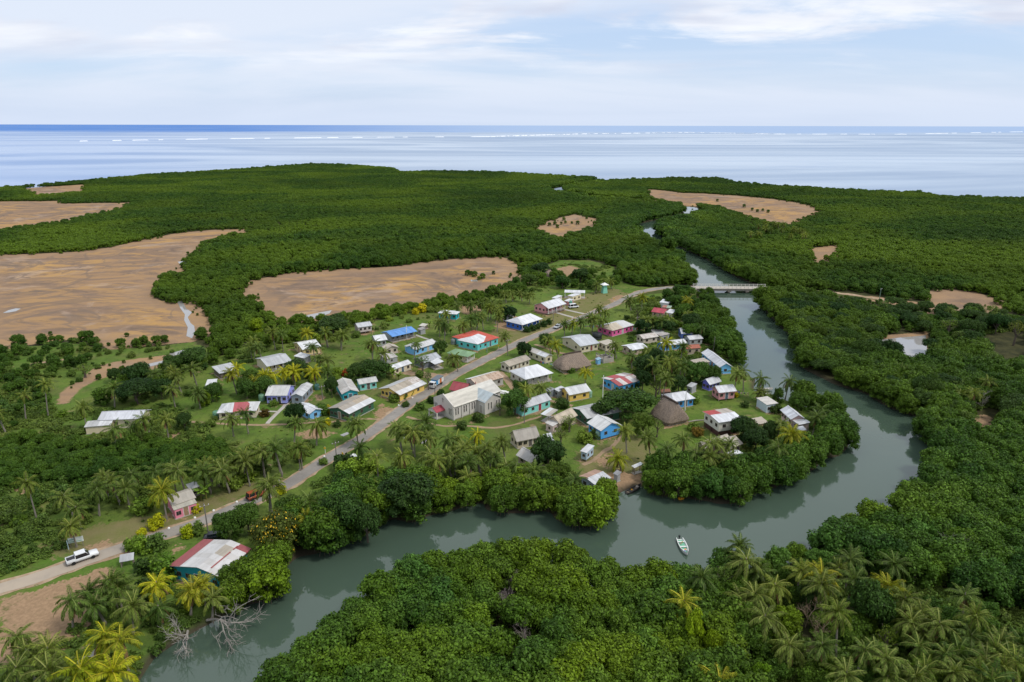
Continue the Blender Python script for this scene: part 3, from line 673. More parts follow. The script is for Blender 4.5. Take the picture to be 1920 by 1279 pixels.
MANG_FAR = [clump_crown('mangrove_far', 140 + i, 3.1, 1.5, 2.9, 17, 1.0, 34, 0.34, M_MANG, skirt=4) for i in range(4)]
BROAD = [clump_crown('tree_crown', 160 + i, 4.6, 3.0, 5.0, 34, 1.35, 150, 0.25, M_BROAD, skirt=4, flat=.9) for i in range(4)]
BROAD_TR = [limb_mesh('tree_trunk', 170 + i, 6.0, .30, 6, 3.2) for i in range(2)]
FLOWER = clump_crown('flowering_crown', 181, 4.3, 3.0, 4.8, 34, 1.2, 120, 0.23, M_BROAD, skirt=3, flower=0.08, core=.6)
SPREAD = [clump_crown('spreading_crown', 190 + i, 7.6, 2.4, 6.4, 46, 1.55, 190, 0.24, M_BROAD, skirt=0, flat=.75, core=.66) for i in range(2)]
SPREAD_TR = limb_mesh('spreading_trunk', 195, 7.2, .48, 8, 5.6)
SHRUB = [clump_crown('shrub', 200 + i, 1.05, 0.85, 0.75, 8, 0.5, 75, 0.13, M_SHRUB, skirt=4) for i in range(4)]
SCRUB = [clump_crown('scrub_bush', 210 + i, 1.9, 1.15, 1.15, 13, 0.85, 80, 0.22, M_MANG, skirt=6) for i in range(4)]
WEED = [clump_crown('low_weed', 220 + i, 1.3, 0.35, 0.25, 9, 0.42, 40, 0.16, M_SHRUB, skirt=0, core=.55) for i in range(3)]
SPARSE = [clump_crown('sparse_crown', 230 + i, 2.6, 2.2, 4.0, 16, 0.8, 45, 0.16, M_SHRUB, skirt=0, core=0) for i in range(2)]

def palm_crown(name, seed, nf, L0, lo, hi, nl=24, dead=3, nuts=True):
    rg = np.random.default_rng(seed); parts = []
    for i in range(nf + dead):
        isd = i >= nf
        t_ = i / nf
        el = R(hi + (lo - hi) * (t_ ** 0.8) + rg.uniform(-7, 7)) if not isd else R(rg.uniform(-62, -45))
        az = i * 2.39996 + rg.uniform(-.25, .25) + seed
        L = L0 * (0.72 + 0.28 * min(1, 2.2 * t_)) * rg.uniform(.9, 1.1) * (0.8 if isd else 1)
        droop = R(rg.uniform(62, 92)) * (0.55 + 0.45 * min(1, 1.6 * t_)) if not isd else R(30)
        n = nl; ts = (np.arange(n) + .5) / n
        ang = el - droop * ts ** 1.35
        st = L / n
        rx = np.cumsum(np.cos(ang) * st); rz = np.cumsum(np.sin(ang) * st)
        fw = np.stack([np.cos(ang) * math.cos(az), np.cos(ang) * math.sin(az), np.sin(ang)], 1)
        p = np.stack([rx * math.cos(az), rx * math.sin(az), rz], 1)
        sd = np.array([-math.sin(az), math.cos(az), 0.0]); tw = rg.uniform(-.35, .35)
        up = unit(np.cross(np.tile(sd, (n, 1)), fw)) * -1
        prof = (0.30 + 0.70 * np.sin(PI * np.clip(0.12 + 0.80 * ts, 0, 1))) * L * 0.235
        for s in (-1, 1):
            dr = unit(sd[None] * s * math.cos(tw) + up * s * math.sin(tw) + fw * (0.55 + .5 * ts[:, None]) + np.array([0, 0, -0.72 - .3 * rg.uniform(0, 1)]) + up * 0.12 + rg.normal(size=(n, 3)) * .09)
            ln = (prof * rg.uniform(.85, 1.1, n))[:, None]; wd = unit(np.cross(dr, up)) * (L * 0.0215)
            a = p; m1 = p + dr * ln * .45; tip = p + dr * ln + np.array([0, 0, -.12]) * ln
            V = np.stack([a, m1 - wd, tip, m1 + wd], 1).reshape(-1, 3); parts.append((V, np.arange(4 * n).reshape(n, 4), 1 if isd else 0))
        wv = sd * 0.055
        r_ = np.concatenate([[[0, 0, 0]], p[::4]]) + np.array([0, 0, .03]); V = np.concatenate([r_ - wv, r_ + wv]); k = len(r_)
        F = np.array([(j, j + 1, k + j + 1, k + j) for j in range(k - 1)]); parts.append((V, F, 1 if isd else 3))
    if nuts:
        for i in range(6):
            a = i * 1.05 + seed; V = ICO1_V * .15 + np.array([math.cos(a) * .3, math.sin(a) * .3, -.22 - .1 * (i % 2)]); parts.append((V, ICO1_F, 2))
    return join_np(name, parts, [M_PALM, M_DEADFROND, M_NUT, M_RIB])
PALM = [palm_crown('palm_crown', 301, 22, 3.15, -22, 78), palm_crown('palm_crown', 302, 18, 3.3, -30, 72, dead=2), palm_crown('palm_crown', 303, 24, 2.9, -28, 80, dead=5), palm_crown('palm_crown', 304, 20, 3.25, -12, 76, dead=1), palm_crown('palm_crown', 305, 17, 3.05, -35, 70, dead=4), palm_crown('palm_crown', 306, 21, 3.2, -20, 66, dead=2), palm_crown('palm_crown', 307, 15, 3.4, -38, 62, dead=6), palm_crown('palm_crown', 308, 26, 2.7, -30, 82, dead=1), palm_crown('palm_crown', 309, 16, 3.1, -8, 70, dead=3)]
PALM_TR = []
for i, (lx, ly) in enumerate(((.0, .0), (.7, .2), (-.6, .4), (.3, -.8), (-1.1, -.2))):
    mb = MB(); mb.tube([(0, 0, -.02), (lx * .12, ly * .12, .12), (lx * .38, ly * .38, .4), (lx * .7, ly * .7, .72), (lx, ly, 1.0)], [.26, .17, .145, .13, .12], 7)
    PALM_TR.append((mb.mesh('palm_trunk', [M_PBARK]), lx, ly))
def banana_mesh(seed):
    rg = random.Random(seed); mb = MB()
    mb.tube([(0, 0, 0), (0, 0, 1.3)], [.14, .09], 6, 1)
    for i in range(9):
        a = i * 2.4 + rg.uniform(-.2, .2); e = R(rg.uniform(35, 75)); L = rg.uniform(1.6, 2.2); p = Vector((0, 0, 1.25)); d0 = Vector((math.cos(a), math.sin(a), 0)); sd = Vector((-math.sin(a), math.cos(a), 0)); pr = []
        for k in range(6):
            t = k / 5; el = e - R(95) * t ** 1.5; wv = .3 * math.sin(PI * min(1, .08 + .9 * t)); pr.append((p - sd * wv + Vector((0, 0, -.1)), p.copy(), p + sd * wv + Vector((0, 0, -.1)))); p = p + (d0 * math.cos(el) + Vector((0, 0, math.sin(el)))) * (L / 5)
        for q, r_ in zip(pr, pr[1:]):
            mb.face([q[0], q[1], r_[1], r_[0]]); mb.face([q[1], q[2], r_[2], r_[1]])
    return mb.mesh('banana_plant', [M_SHRUB, M_NUT])
BANANA = [banana_mesh(s) for s in (1, 2)]
def bare_tree(seed, h, r, lean=(0, 0), depth=4, spread=1.0, mat=None, kids=(3, 4)):
    rg = random.Random(seed); mb = MB()
    def grow(p, d, L, r, k):
        pts = [p.copy()]; q = p.copy(); dd = d.copy()
        for _ in range(3):
            dd = (dd + Vector((rg.uniform(-.22, .22), rg.uniform(-.22, .22), rg.uniform(-.1, .16)))).normalized(); q = q + dd * L / 3; pts.append(q.copy())
        mb.tube(pts, [r, r * .85, r * .7, r * .5], 5 if k > 2 else 4, 0, False)
        if k == 0: return
        for i in range(rg.randint(*kids)):
            s = pts[rg.randint(1, 3)]; nd = (dd + Vector((rg.uniform(-1, 1), rg.uniform(-1, 1), rg.uniform(-.35, .7))) * spread).normalized()
            grow(s, nd, L * rg.uniform(.55, .8), r * .58, k - 1)
    grow(Vector((0, 0, 0)), Vector((lean[0], lean[1], 1)).normalized(), h, r, depth)
    return mb.mesh('bare_branches', [mat or M_DEAD])

# ------------------------------------------------------------------ the mangrove woods
def vnoise(P, s, ph=0.0):
    x_, y_ = P[:, 0] / s, P[:, 1] / s
    return 0.5 + 0.25 * (np.sin(x_ + 1.7 * np.sin(.7 * y_ + ph) + ph) * np.cos(y_ * 1.1 - .8 * np.sin(.6 * x_)) + np.sin(2.3 * x_ - 1.3 * y_ + 2 * ph) * np.cos(1.9 * y_ + .9 * x_))
def in_frame(P, z, m=0.12):
    d = np.column_stack([P, np.full(len(P), z - CAM_H) if np.isscalar(z) else z - CAM_H]); dz = d @ np.array(_f); u_ = FOC * (d @ np.array(_r)) / np.maximum(dz, 1); v_ = FOC * (d @ np.array(_u)) / np.maximum(dz, 1)
    return (dz > 20) & (np.abs(u_) < 960 * (1 + m)) & (v_ > -639.5 * (1 + m * 1.6))
def jgrid(x0, x1, y0, y1, s, rg, j=.42):
    X, Y = np.meshgrid(np.arange(x0, x1, s), np.arange(y0, y1, s)); X = X + (np.arange(Y.shape[0])[:, None] % 2) * s / 2
    P = np.stack([X.ravel(), Y.ravel()], 1); return P + rg.uniform(-j, j, P.shape) * s
def polyd(P, pts): return dist_poly(P, [(q.x, q.y) for q in pts], False)
DEAD_SPOTS = [at(957, 1088, 4), at(953, 1124, 4), at(943, 1145, 4), at(920, 1192, 4), at(990, 1189, 4), at(958, 1255, 4)]
HALFZONE = W([(1275, 540), (1352, 538), (1362, 590), (1288, 585)])
LOWZONE = [W([(100, 742), (175, 708), (235, 692), (330, 668), (350, 682), (250, 705), (195, 726), (145, 778), (100, 778)]), W([(1800, 768), (1868, 766), (1885, 815), (1875, 832), (1812, 826)]), W([(1835, 628), (1925, 616), (1940, 688), (1905, 700), (1850, 690)]), W([(1590, 775), (1618, 772), (1625, 800), (1600, 815), (1580, 805)]), W([(1415, 546), (1440, 546), (1446, 562), (1424, 562)]), W([(1640, 640), (1750, 622), (1750, 690), (1690, 702), (1660, 680)])]
def free_land(P, mud_gap=1.2, water_gap=1.7):
    ok = np.ones(len(P), bool)
    ok &= water_sd(P) > water_gap
    for q in MUD: ok[ok] &= sdist(P[ok], q) > mud_gap + 9.0 * (vnoise(P[ok], 7.0) - .62) + RNG.uniform(-2.5, 2.0, ok.sum())
    ok[ok] &= polyd(P[ok], ROAD_R) > 7.0
    for q in LOWZONE: ok[ok] &= ~inside(P[ok], q)
    ok[ok] &= polyd(P[ok], ROAD) > 5.0
    for q in BARE[-4:]: ok[ok] &= sdist(P[ok], q) > 1.0
    return ok
def wood(y0, y1, s, water_gap):
    P = jgrid(-1.2 * y1, 1.2 * y1, y0, y1, s, RNG); P = P[in_frame(P, 5.0, .30)]
    ok = free_land(P, water_gap=water_gap); P = P[ok]
    P = P[sdist(P, CLEAR) > 0.8]
    return P
W1 = wood(70, 235, 3.55, .35); W2 = wood(235, 520, 3.3, .4); W3 = wood(520, 1750, 3.5, 1.5)
for d_ in DEAD_SPOTS: W1 = W1[np.hypot(W1[:, 0] - d_.x, W1[:, 1] - d_.y) > 2.6]
# palms stand in the right foreground: fewer mangroves there
GROVE = W([(1385, 1090), (1470, 1050), (1560, 1050), (1660, 1080), (1800, 1120), (1990, 1190), (1990, 1420), (1400, 1420), (1420, 1290), (1400, 1180)])
g_in = inside(W1, GROVE); keep = ~g_in | (RNG.uniform(size=len(W1)) < 0.42); W1 = W1[keep]
# belts of trees and scrub inside the cleared land: (outline, spacing, size from, size to, share kept)
BELTS = [
    (W([(0, 825), (54, 818), (108, 824), (184, 828), (230, 836), (271, 822), (336, 838), (406, 818), (432, 828), (418, 842), (436, 866), (390, 884), (298, 880), (217, 884), (140, 896), (60, 900), (0, 912), (-120, 940), (-120, 840)], z=2), 2.5, .42, .66, .95),
    (W([(-60, 670), (60, 655), (130, 640), (190, 650), (190, 672), (130, 700), (60, 715), (100, 745), (108, 768), (60, 800), (-60, 810)]), 4.0, .32, .74, .45),
    (W([(440, 640), (480, 630), (560, 620), (640, 605), (720, 590), (800, 575), (880, 560), (980, 545), (985, 552), (880, 570), (800, 584), (720, 600), (640, 617), (560, 640), (480, 655)]), 2.8, .26, .80, .72),
    (W([(345, 668), (400, 650), (470, 640), (480, 660), (430, 680), (380, 700), (330, 705), (320, 690)]), 4.2, .4, .75, .5),
    (W([(170, 720), (250, 702), (330, 690), (350, 720), (330, 755), (250, 770), (170, 760)]), 4.4, .5, .9, .42),
    (W([(1000, 520), (1080, 515), (1140, 510), (1200, 530), (1150, 540), (1080, 545), (1000, 540)]), 4.5, .5, .9, .35),
    (W([(1245, 560), (1300, 550), (1310, 600), (1330, 655), (1290, 640), (1270, 600)]), 4.0, .7, 1.05, .5),
    (W([(395, 1120), (440, 1080), (470, 1060), (455, 1110), (430, 1135)]), 3.4, .5, .8, .5),
    (W([(0, 945), (60, 930), (130, 960), (110, 1010), (60, 1040), (0, 1060), (-100, 1060)]), 3.6, .3, .55, .25),
]
B_P = []; B_S = []
for poly, s, lo, hi, k_ in BELTS:
    q = np.array(poly); P = jgrid(q[:, 0].min(), q[:, 0].max(), q[:, 1].min(), q[:, 1].max(), s, RNG); P = P[inside(P, poly)]; P = P[RNG.uniform(size=len(P)) < k_]
    P = P[free_land(P, .5, 1.5)]; B_P.append(P); B_S.append(RNG.uniform(lo, hi, len(P)))
for q, n_ in zip(MUD[:5] + MUD[6:8], (120, 12, 70, 20, 60, 15, 40)):           # seedlings straggling out on to the salt flats
    a_ = np.array(q); P = np.column_stack([RNG.uniform(a_[:, 0].min(), a_[:, 0].max(), n_ * 30), RNG.uniform(a_[:, 1].min(), a_[:, 1].max(), n_ * 30)]); s_ = sdist(P, q); P = P[(s_ < 0) & (RNG.uniform(size=len(P)) < np.exp(s_ / 2.6))][:n_]; B_P.append(P); B_S.append(RNG.uniform(.10, .36, len(P)))
P = np.array([tuple(at(*p_))[:2] for p_ in ((876, 517), (883, 516), (890, 519), (898, 525), (905, 523), (1022, 421), (1030, 424), (1040, 422), (1052, 421), (1060, 419), (1072, 420), (1083, 421), (1045, 428), (1057, 414), (1100, 411), (1345, 378), (1395, 389), (1420, 398), (1430, 396), (1440, 399), (1410, 395))]); B_P.append(P); B_S.append(RNG.uniform(.35, .6, len(P)))
B_P = np.concatenate(B_P); B_S = np.concatenate(B_S)
WP = np.concatenate([W1, W2, W3])
WS = np.concatenate([RNG.uniform(.82, 1.18, len(W1)), RNG.uniform(.84, 1.16, len(W2)), RNG.uniform(.72, 1.04, len(W3))])
hgt = 0.52 + 0.14 * vnoise(WP, 55.0, 1.3) + 0.40 * np.exp(-np.maximum(0, water_sd(WP)) / 16.0); hgt = hgt * np.exp(RNG.normal(0, 1, len(WP)) * np.where(WP[:, 1] > 520, .10, .17))
_ur = dist_poly(WP, UPPER_RIVER, False); hgt = hgt + .45 * np.exp(-(_ur / 32.0) ** 2) * sm(WP[:, 1], 455, 520)
WS = WS * np.where(WP[:, 1] < 235, 1.0, hgt)
WS = np.where(inside(WP, HALFZONE), WS * .5, WS); WS = np.where(inside(WP, W([(1570, 549), (1650, 556), (1765, 574), (1770, 604), (1650, 590), (1560, 572)])), WS * .42, WS)
WS = np.where(inside(WP, GROVE), WS * .72, WS)
dist_all = np.hypot(WP[:, 0], WP[:, 1])
order = np.argsort(dist_all); vis = in_frame(WP, 4.0, 0.0)
IND = [i for i in order if vis[i]][:285]
rest = np.setdiff1d(np.arange(len(WP)), IND)

def scatter(name, pts, scl, variants, label, pick=None, tint=None):
    tint = tint or [(1, 1, 1)]
    """one object: a cloud of points that geometry nodes dress with the given plants"""
    col = bpy.data.collections.new(name + '_kinds')
    for k, me in enumerate(variants):
        o = bpy.data.objects.new('%s_%02d' % (name, k), me); col.objects.link(o); o.color = (*tint[k % len(tint)], 1)
    n = len(pts); me = bpy.data.meshes.new(name); me.vertices.add(n); me.vertices.foreach_set('co', np.asarray(pts, np.float32).ravel()); me.update()
    a = me.attributes.new('siz', 'FLOAT', 'POINT'); a.data.foreach_set('value', np.asarray(scl, np.float32))
    a = me.attributes.new('turn', 'FLOAT', 'POINT'); a.data.foreach_set('value', RNG.uniform(0, 6.283, n).astype(np.float32))
    a = me.attributes.new('pick', 'INT', 'POINT'); a.data.foreach_set('value', (RNG.integers(0, len(variants), n) if pick is None else pick).astype(np.int32))
    o = bpy.data.objects.new(name, me); COL.objects.link(o)
    t = bpy.data.node_groups.new(name, 'GeometryNodeTree'); t.interface.new_socket('Geometry', in_out='INPUT', socket_type='NodeSocketGeometry'); t.interface.new_socket('Geometry', in_out='OUTPUT', socket_type='NodeSocketGeometry')
    N = t.nodes; gi = N.new('NodeGroupInput'); go = N.new('NodeGroupOutput'); ip = N.new('GeometryNodeInstanceOnPoints'); ci = N.new('GeometryNodeCollectionInfo')
    ci.inputs['Collection'].default_value = col; ci.inputs['Separate Children'].default_value = True; ci.inputs['Reset Children'].default_value = True
    def na(nm, ty):
        q = N.new('GeometryNodeInputNamedAttribute'); q.data_type = ty; q.inputs['Name'].default_value = nm; return q.outputs['Attribute']
    cx = N.new('ShaderNodeCombineXYZ'); t.links.new(na('turn', 'FLOAT'), cx.inputs[2])
    t.links.new(gi.outputs[0], ip.inputs['Points']); t.links.new(ci.outputs[0], ip.inputs['Instance']); ip.inputs['Pick Instance'].default_value = True
    t.links.new(na('pick', 'INT'), ip.inputs['Instance Index']); t.links.new(cx.outputs[0], ip.inputs['Rotation'])
    cs = N.new('ShaderNodeCombineXYZ'); s_ = na('siz', 'FLOAT')
    for i in range(3): t.links.new(s_, cs.inputs[i])
    t.links.new(cs.outputs[0], ip.inputs['Scale']); t.links.new(ip.outputs[0], go.inputs[0])
    md = o.modifiers.new('scatter', 'NODES'); md.node_group = t
    tag(o, label, name.replace('_', ' '), kind='stuff'); return o
def z3(P, z=G - .05): return np.column_stack([P, np.full(len(P), z)])
nr = rest[dist_all[rest] < 480]; fr = rest[dist_all[rest] >= 480]
NK = [(m_, t_) for t_ in ((1.12, 1.1, 1.05), (1.55, 1.35, .8), (.82, .92, .98)) for m_ in MANG[:4]] + [(BROAD[0], (1.15, 1.15, .9)), (BROAD[1], (.8, .9, .9)), (SPREAD[0], (1.35, 1.25, 1.1)), (SPREAD[1], (1.1, 1.2, 1.1)), (SPARSE[0], (1.0, .95, .9))]
pk = RNG.choice(12, len(nr), p=np.array([3, 3, 3, 3, 1.2, 1.2, 1.2, 1.2, 1.2, 1.2, 1.2, 1.2]) / 21.6)
vz = vnoise(WP[nr], 16.0, 2.0); pk = np.where(vz > .62, 4 + RNG.integers(0, 4, len(nr)), np.where(vz < .36, 8 + RNG.integers(0, 4, len(nr)), pk)); ws_ = WS[nr].copy(); rb = (WP[nr][:, 0] > 75) & (WP[nr][:, 1] < 345) & inside(WP[nr], W([(1425, 560), (1500, 690), (1600, 735), (1720, 790), (1990, 860), (1990, 600), (1700, 580)]))
bs = rb & (RNG.uniform(size=len(nr)) < .16); pk[bs] = 12 + RNG.integers(0, 5, bs.sum()); ws_[bs] = np.where(pk[bs] >= 14, np.where(pk[bs] == 16, 1.0, .55), .72) * RNG.uniform(.8, 1.15, bs.sum())
scatter('mangrove_wood', z3(WP[nr]), ws_, [k_[0] for k_ in NK], 'dense green mangrove wood around the village and along the creek', pk, [k_[1] for k_ in NK])
scatter('far_mangrove_wood', z3(WP[fr]), WS[fr], MANG_FAR * 3, 'far mangrove forest spreading towards the sea', RNG.choice(12, len(fr), p=np.array([3] * 4 + [1.2] * 8) / 21.6), [(1.5, 1.42, 1.3)] * 4 + [(2.0, 1.7, 1.0)] * 4 + [(1.1, 1.2, 1.2)] * 4)
scatter('scrub', z3(B_P), B_S, MANG, 'dark low scrub left of the road and along the salt flats', None, [(1.3, 1.32, 1), (1.75, 1.6, .9), (1.1, 1.2, 1.0), (1.5, 1.5, 1.0), (1.2, 1.3, 1.0), (1.9, 1.75, .9)])
print('MANG', len(W1), len(W2), len(W3), 'belts', len(B_P), 'ind', len(IND), 'maxd', dist_all[IND[-1]])
TINTS = [((1, 1, 1), 'mid green'), ((1.15, 1.08, .8), 'olive green'), ((.78, .85, .95), 'dark green'), ((1.3, 1.18, .7), 'yellowish green'), ((1.0, 1.1, 1.5), 'blue green')]
def mang_zone(p):
    q = proj((p[0], p[1], 3))
    if water_sd(np.array([[p[0], p[1]]]))[0] < 7: e = 'at the water edge'
    else: e = 'inland'
    return q, e
for i in IND:
    p = WP[i]; k = int(RNG.integers(0, 6)); s = float(WS[i]); vz = vnoise(p[None], 8.5, 2.0)[0] + RNG.normal(0, .10); (col_, adj) = TINTS[3 if vz > .78 else 1 if vz > .60 else 0 if vz > .44 else 4 if vz > .36 else 2]
    r_ = empty('mangrove_tree', (p[0], p[1], G - .05), float(RNG.uniform(0, 6.28))); r_.scale = (s, s, s)
    c_ = place('crown', MANG[k], r_); c_.color = (*col_, 1)
    place('trunk', MANG_TR[k % 2], r_)
    q, e = mang_zone(p)
    where = ('left foreground bank' if q[0] < 560 else 'village bank') if inside(np.array([[p[0], p[1]]]), W([(430, 1180), (470, 1000), (900, 860), (1620, 700), (1640, 860), (1400, 960), (1100, 1000), (700, 1010), (500, 1140)]))[0] else ('foreground peninsula' if q[0] < 1330 else 'right foreground slope')
    tag(r_, '%s mangrove %s of the %s' % (adj, 'tree at the water edge' if e[0] == 'a' else 'crown in the middle', where), 'mangrove', 'mangrove trees of the %s' % where)
# ------------------------------------------------------------------ houses
LAND = []                                        # (short name, world xy, radius) to tell plants by what they stand beside
FOOT = []                                        # footprints kept clear of plants
WIN = {}
def window_mesh(w, h, louvre=0):
    k = (w, h, louvre)
    if k in WIN: return WIN[k]
    mb = MB(); t = .06
    mb.box(-w / 2, w / 2, -.03, .0, 0, h, 1)
    for a in ((-w / 2 - t, -w / 2, -t, h + t), (w / 2, w / 2 + t, -t, h + t)): mb.box(a[0], a[1], -.06, 0, a[2], a[3], 0)
    mb.box(-w / 2, w / 2, -.06, 0, -t, 0, 0); mb.box(-w / 2, w / 2, -.06, 0, h, h + t, 0); mb.box(-.03, .03, -.055, -.031, 0, h, 0)
    WIN[k] = mb.mesh('window', [M_FRAME, M_GLASS]); return WIN[k]
def door_mesh(col, w=.95, h=2.05):
    k = ('d', col, w, h)
    if k in WIN: return WIN[k]
    mb = MB(); t = .08
    mb.box(-w / 2, w / 2, -.035, 0, 0, h, 0); mb.box(-w / 2 - t, -w / 2, -.06, 0, 0, h + t, 1); mb.box(w / 2, w / 2 + t, -.06, 0, 0, h + t, 1); mb.box(-w / 2, w / 2, -.06, 0, h, h + t, 1); mb.box(w * .3, w * .38, -.07, -.036, 1.0, 1.06, 1)
    WIN[k] = mb.mesh('door', [paint(col, .6, .2), M_WHITE]); return WIN[k]
WHITE_R = (0.66, 0.67, 0.69); GREY_R = (0.42, 0.44, 0.47); BEIGE_R = (0.46, 0.39, 0.30); BROWN_R = (0.33, 0.27, 0.21); RED_R = (0.46, 0.075, 0.06); RUST_R = (0.34, 0.13, 0.10)
def roof_obj(root, e, L, Wd, rise, ridge, over, c1, c2, hip, th=.10, mono=False, mats=None, name='roof', z0=0.0):
    """slopes c1 (towards -y or +x) and c2, each a list of sheet colours along the ridge"""
    l, w = (L, Wd) if ridge == 'x' else (Wd, L)
    l = l / 2 + over; w = w / 2 + over
    mb = MB(); ms = []; mi = {}
    def slot(c):
        if c not in mi: mi[c] = len(ms); ms.append(mats if mats else (metal_roof(c[:3], c[3] if len(c) > 3 else 0.12)))
        return mi[c]
    dz = -over * rise / max(.1, w - over)
    hp = min(hip, l - .4)
    def top(pts, m):
        mb.face(pts, m); mb.face([(p[0], p[1], p[2] - th) for p in pts][::-1], m)
    def side(a, b, m): mb.face([a, (a[0], a[1], a[2] - th), (b[0], b[1], b[2] - th), b], m)
    def slope(sg, cols):
        n = len(cols)
        for i in range(n):
            xa, xb = -l + 2 * l * i / n, -l + 2 * l * (i + 1) / n; ra, rb = max(xa, -l + hp), min(xb, l - hp)
            m = slot(cols[i])
            if mono: q = [(xa, -w, dz), (xb, -w, dz), (xb, w, rise), (xa, w, rise)] if sg < 0 else None
            else: q = [(xa, sg * w, dz), (xb, sg * w, dz), (max(ra, min(rb, xb)) if rb >= ra else xb, 0, rise), (ra, 0, rise)]
            if q is None: continue
            if not mono and hp > 0:
                # clip against the hips
                q = [(xa, sg * w, dz), (xb, sg * w, dz)]
                def yt(xx):
                    d = l - abs(xx); return (max(0.0, w * (1 - d / hp)), dz + (rise - dz) * min(1, d / hp))
                yb, zb = yt(xb); q.append((xb, sg * yb, zb))
                if xa < l - hp < xb: q.append((l - hp, 0, rise))
                if xa < -l + hp < xb: q.append((-l + hp, 0, rise))
                ya, za = yt(xa); q.append((xa, sg * ya, za))
                q = [p for j, p in enumerate(q) if (Vector(p) - Vector(q[j - 1])).length > 1e-4]
            if sg > 0: q = q[::-1]
            if len(q) > 2: top(q, m)
            side((xa, sg * w, dz), (xb, sg * w, dz), m) if sg < 0 else side((xb, sg * w, dz), (xa, sg * w, dz), m)
    slope(-1, c1)
    if not mono: slope(1, c2)
    m = slot(c1[0])
    if mono: side((l, -w, dz), (l, w, rise), m); side((-l, w, rise), (-l, -w, dz), m); side((l, w, rise), (-l, w, rise), m)
    elif hp > 0:
        top([(l, -w, dz), (l, w, dz), (l - hp, 0, rise)], slot(c1[-1])); top([(-l, w, dz), (-l, -w, dz), (-l + hp, 0, rise)], slot(c1[0]))
        side((l, -w, dz), (l, w, dz), m); side((-l, w, dz), (-l, -w, dz), m)
    else:
        for sx in (1, -1): side((sx * l, -w * sx, dz), (sx * l, 0, rise), m); side((sx * l, 0, rise), (sx * l, w * sx, dz), m)
        mb.box(-l, l, -.13, .13, rise - .02, rise + .05, m)
    o = mb.build(name, ms, root); o.location = (0, 0, z0 + e)
    if ridge == 'y': o.rotation_euler = (0, 0, PI / 2)
    return o
def rect3(c, A, B, C, z):
    a, b, k = (cat_(c, p, z) for p in (A, B, C))
    u = b - a; L = math.hypot(u.x, u.y); ux, uy = u.x / L, u.y / L; vx, vy = -uy, ux
    Wd = (k.x - b.x) * vx + (k.y - b.y) * vy
    cx = a.x + ux * L / 2 + vx * Wd / 2; cy = a.y + uy * L / 2 + vy * Wd / 2
    return Vector((cx, cy, G)), math.atan2(uy, ux), L, Wd
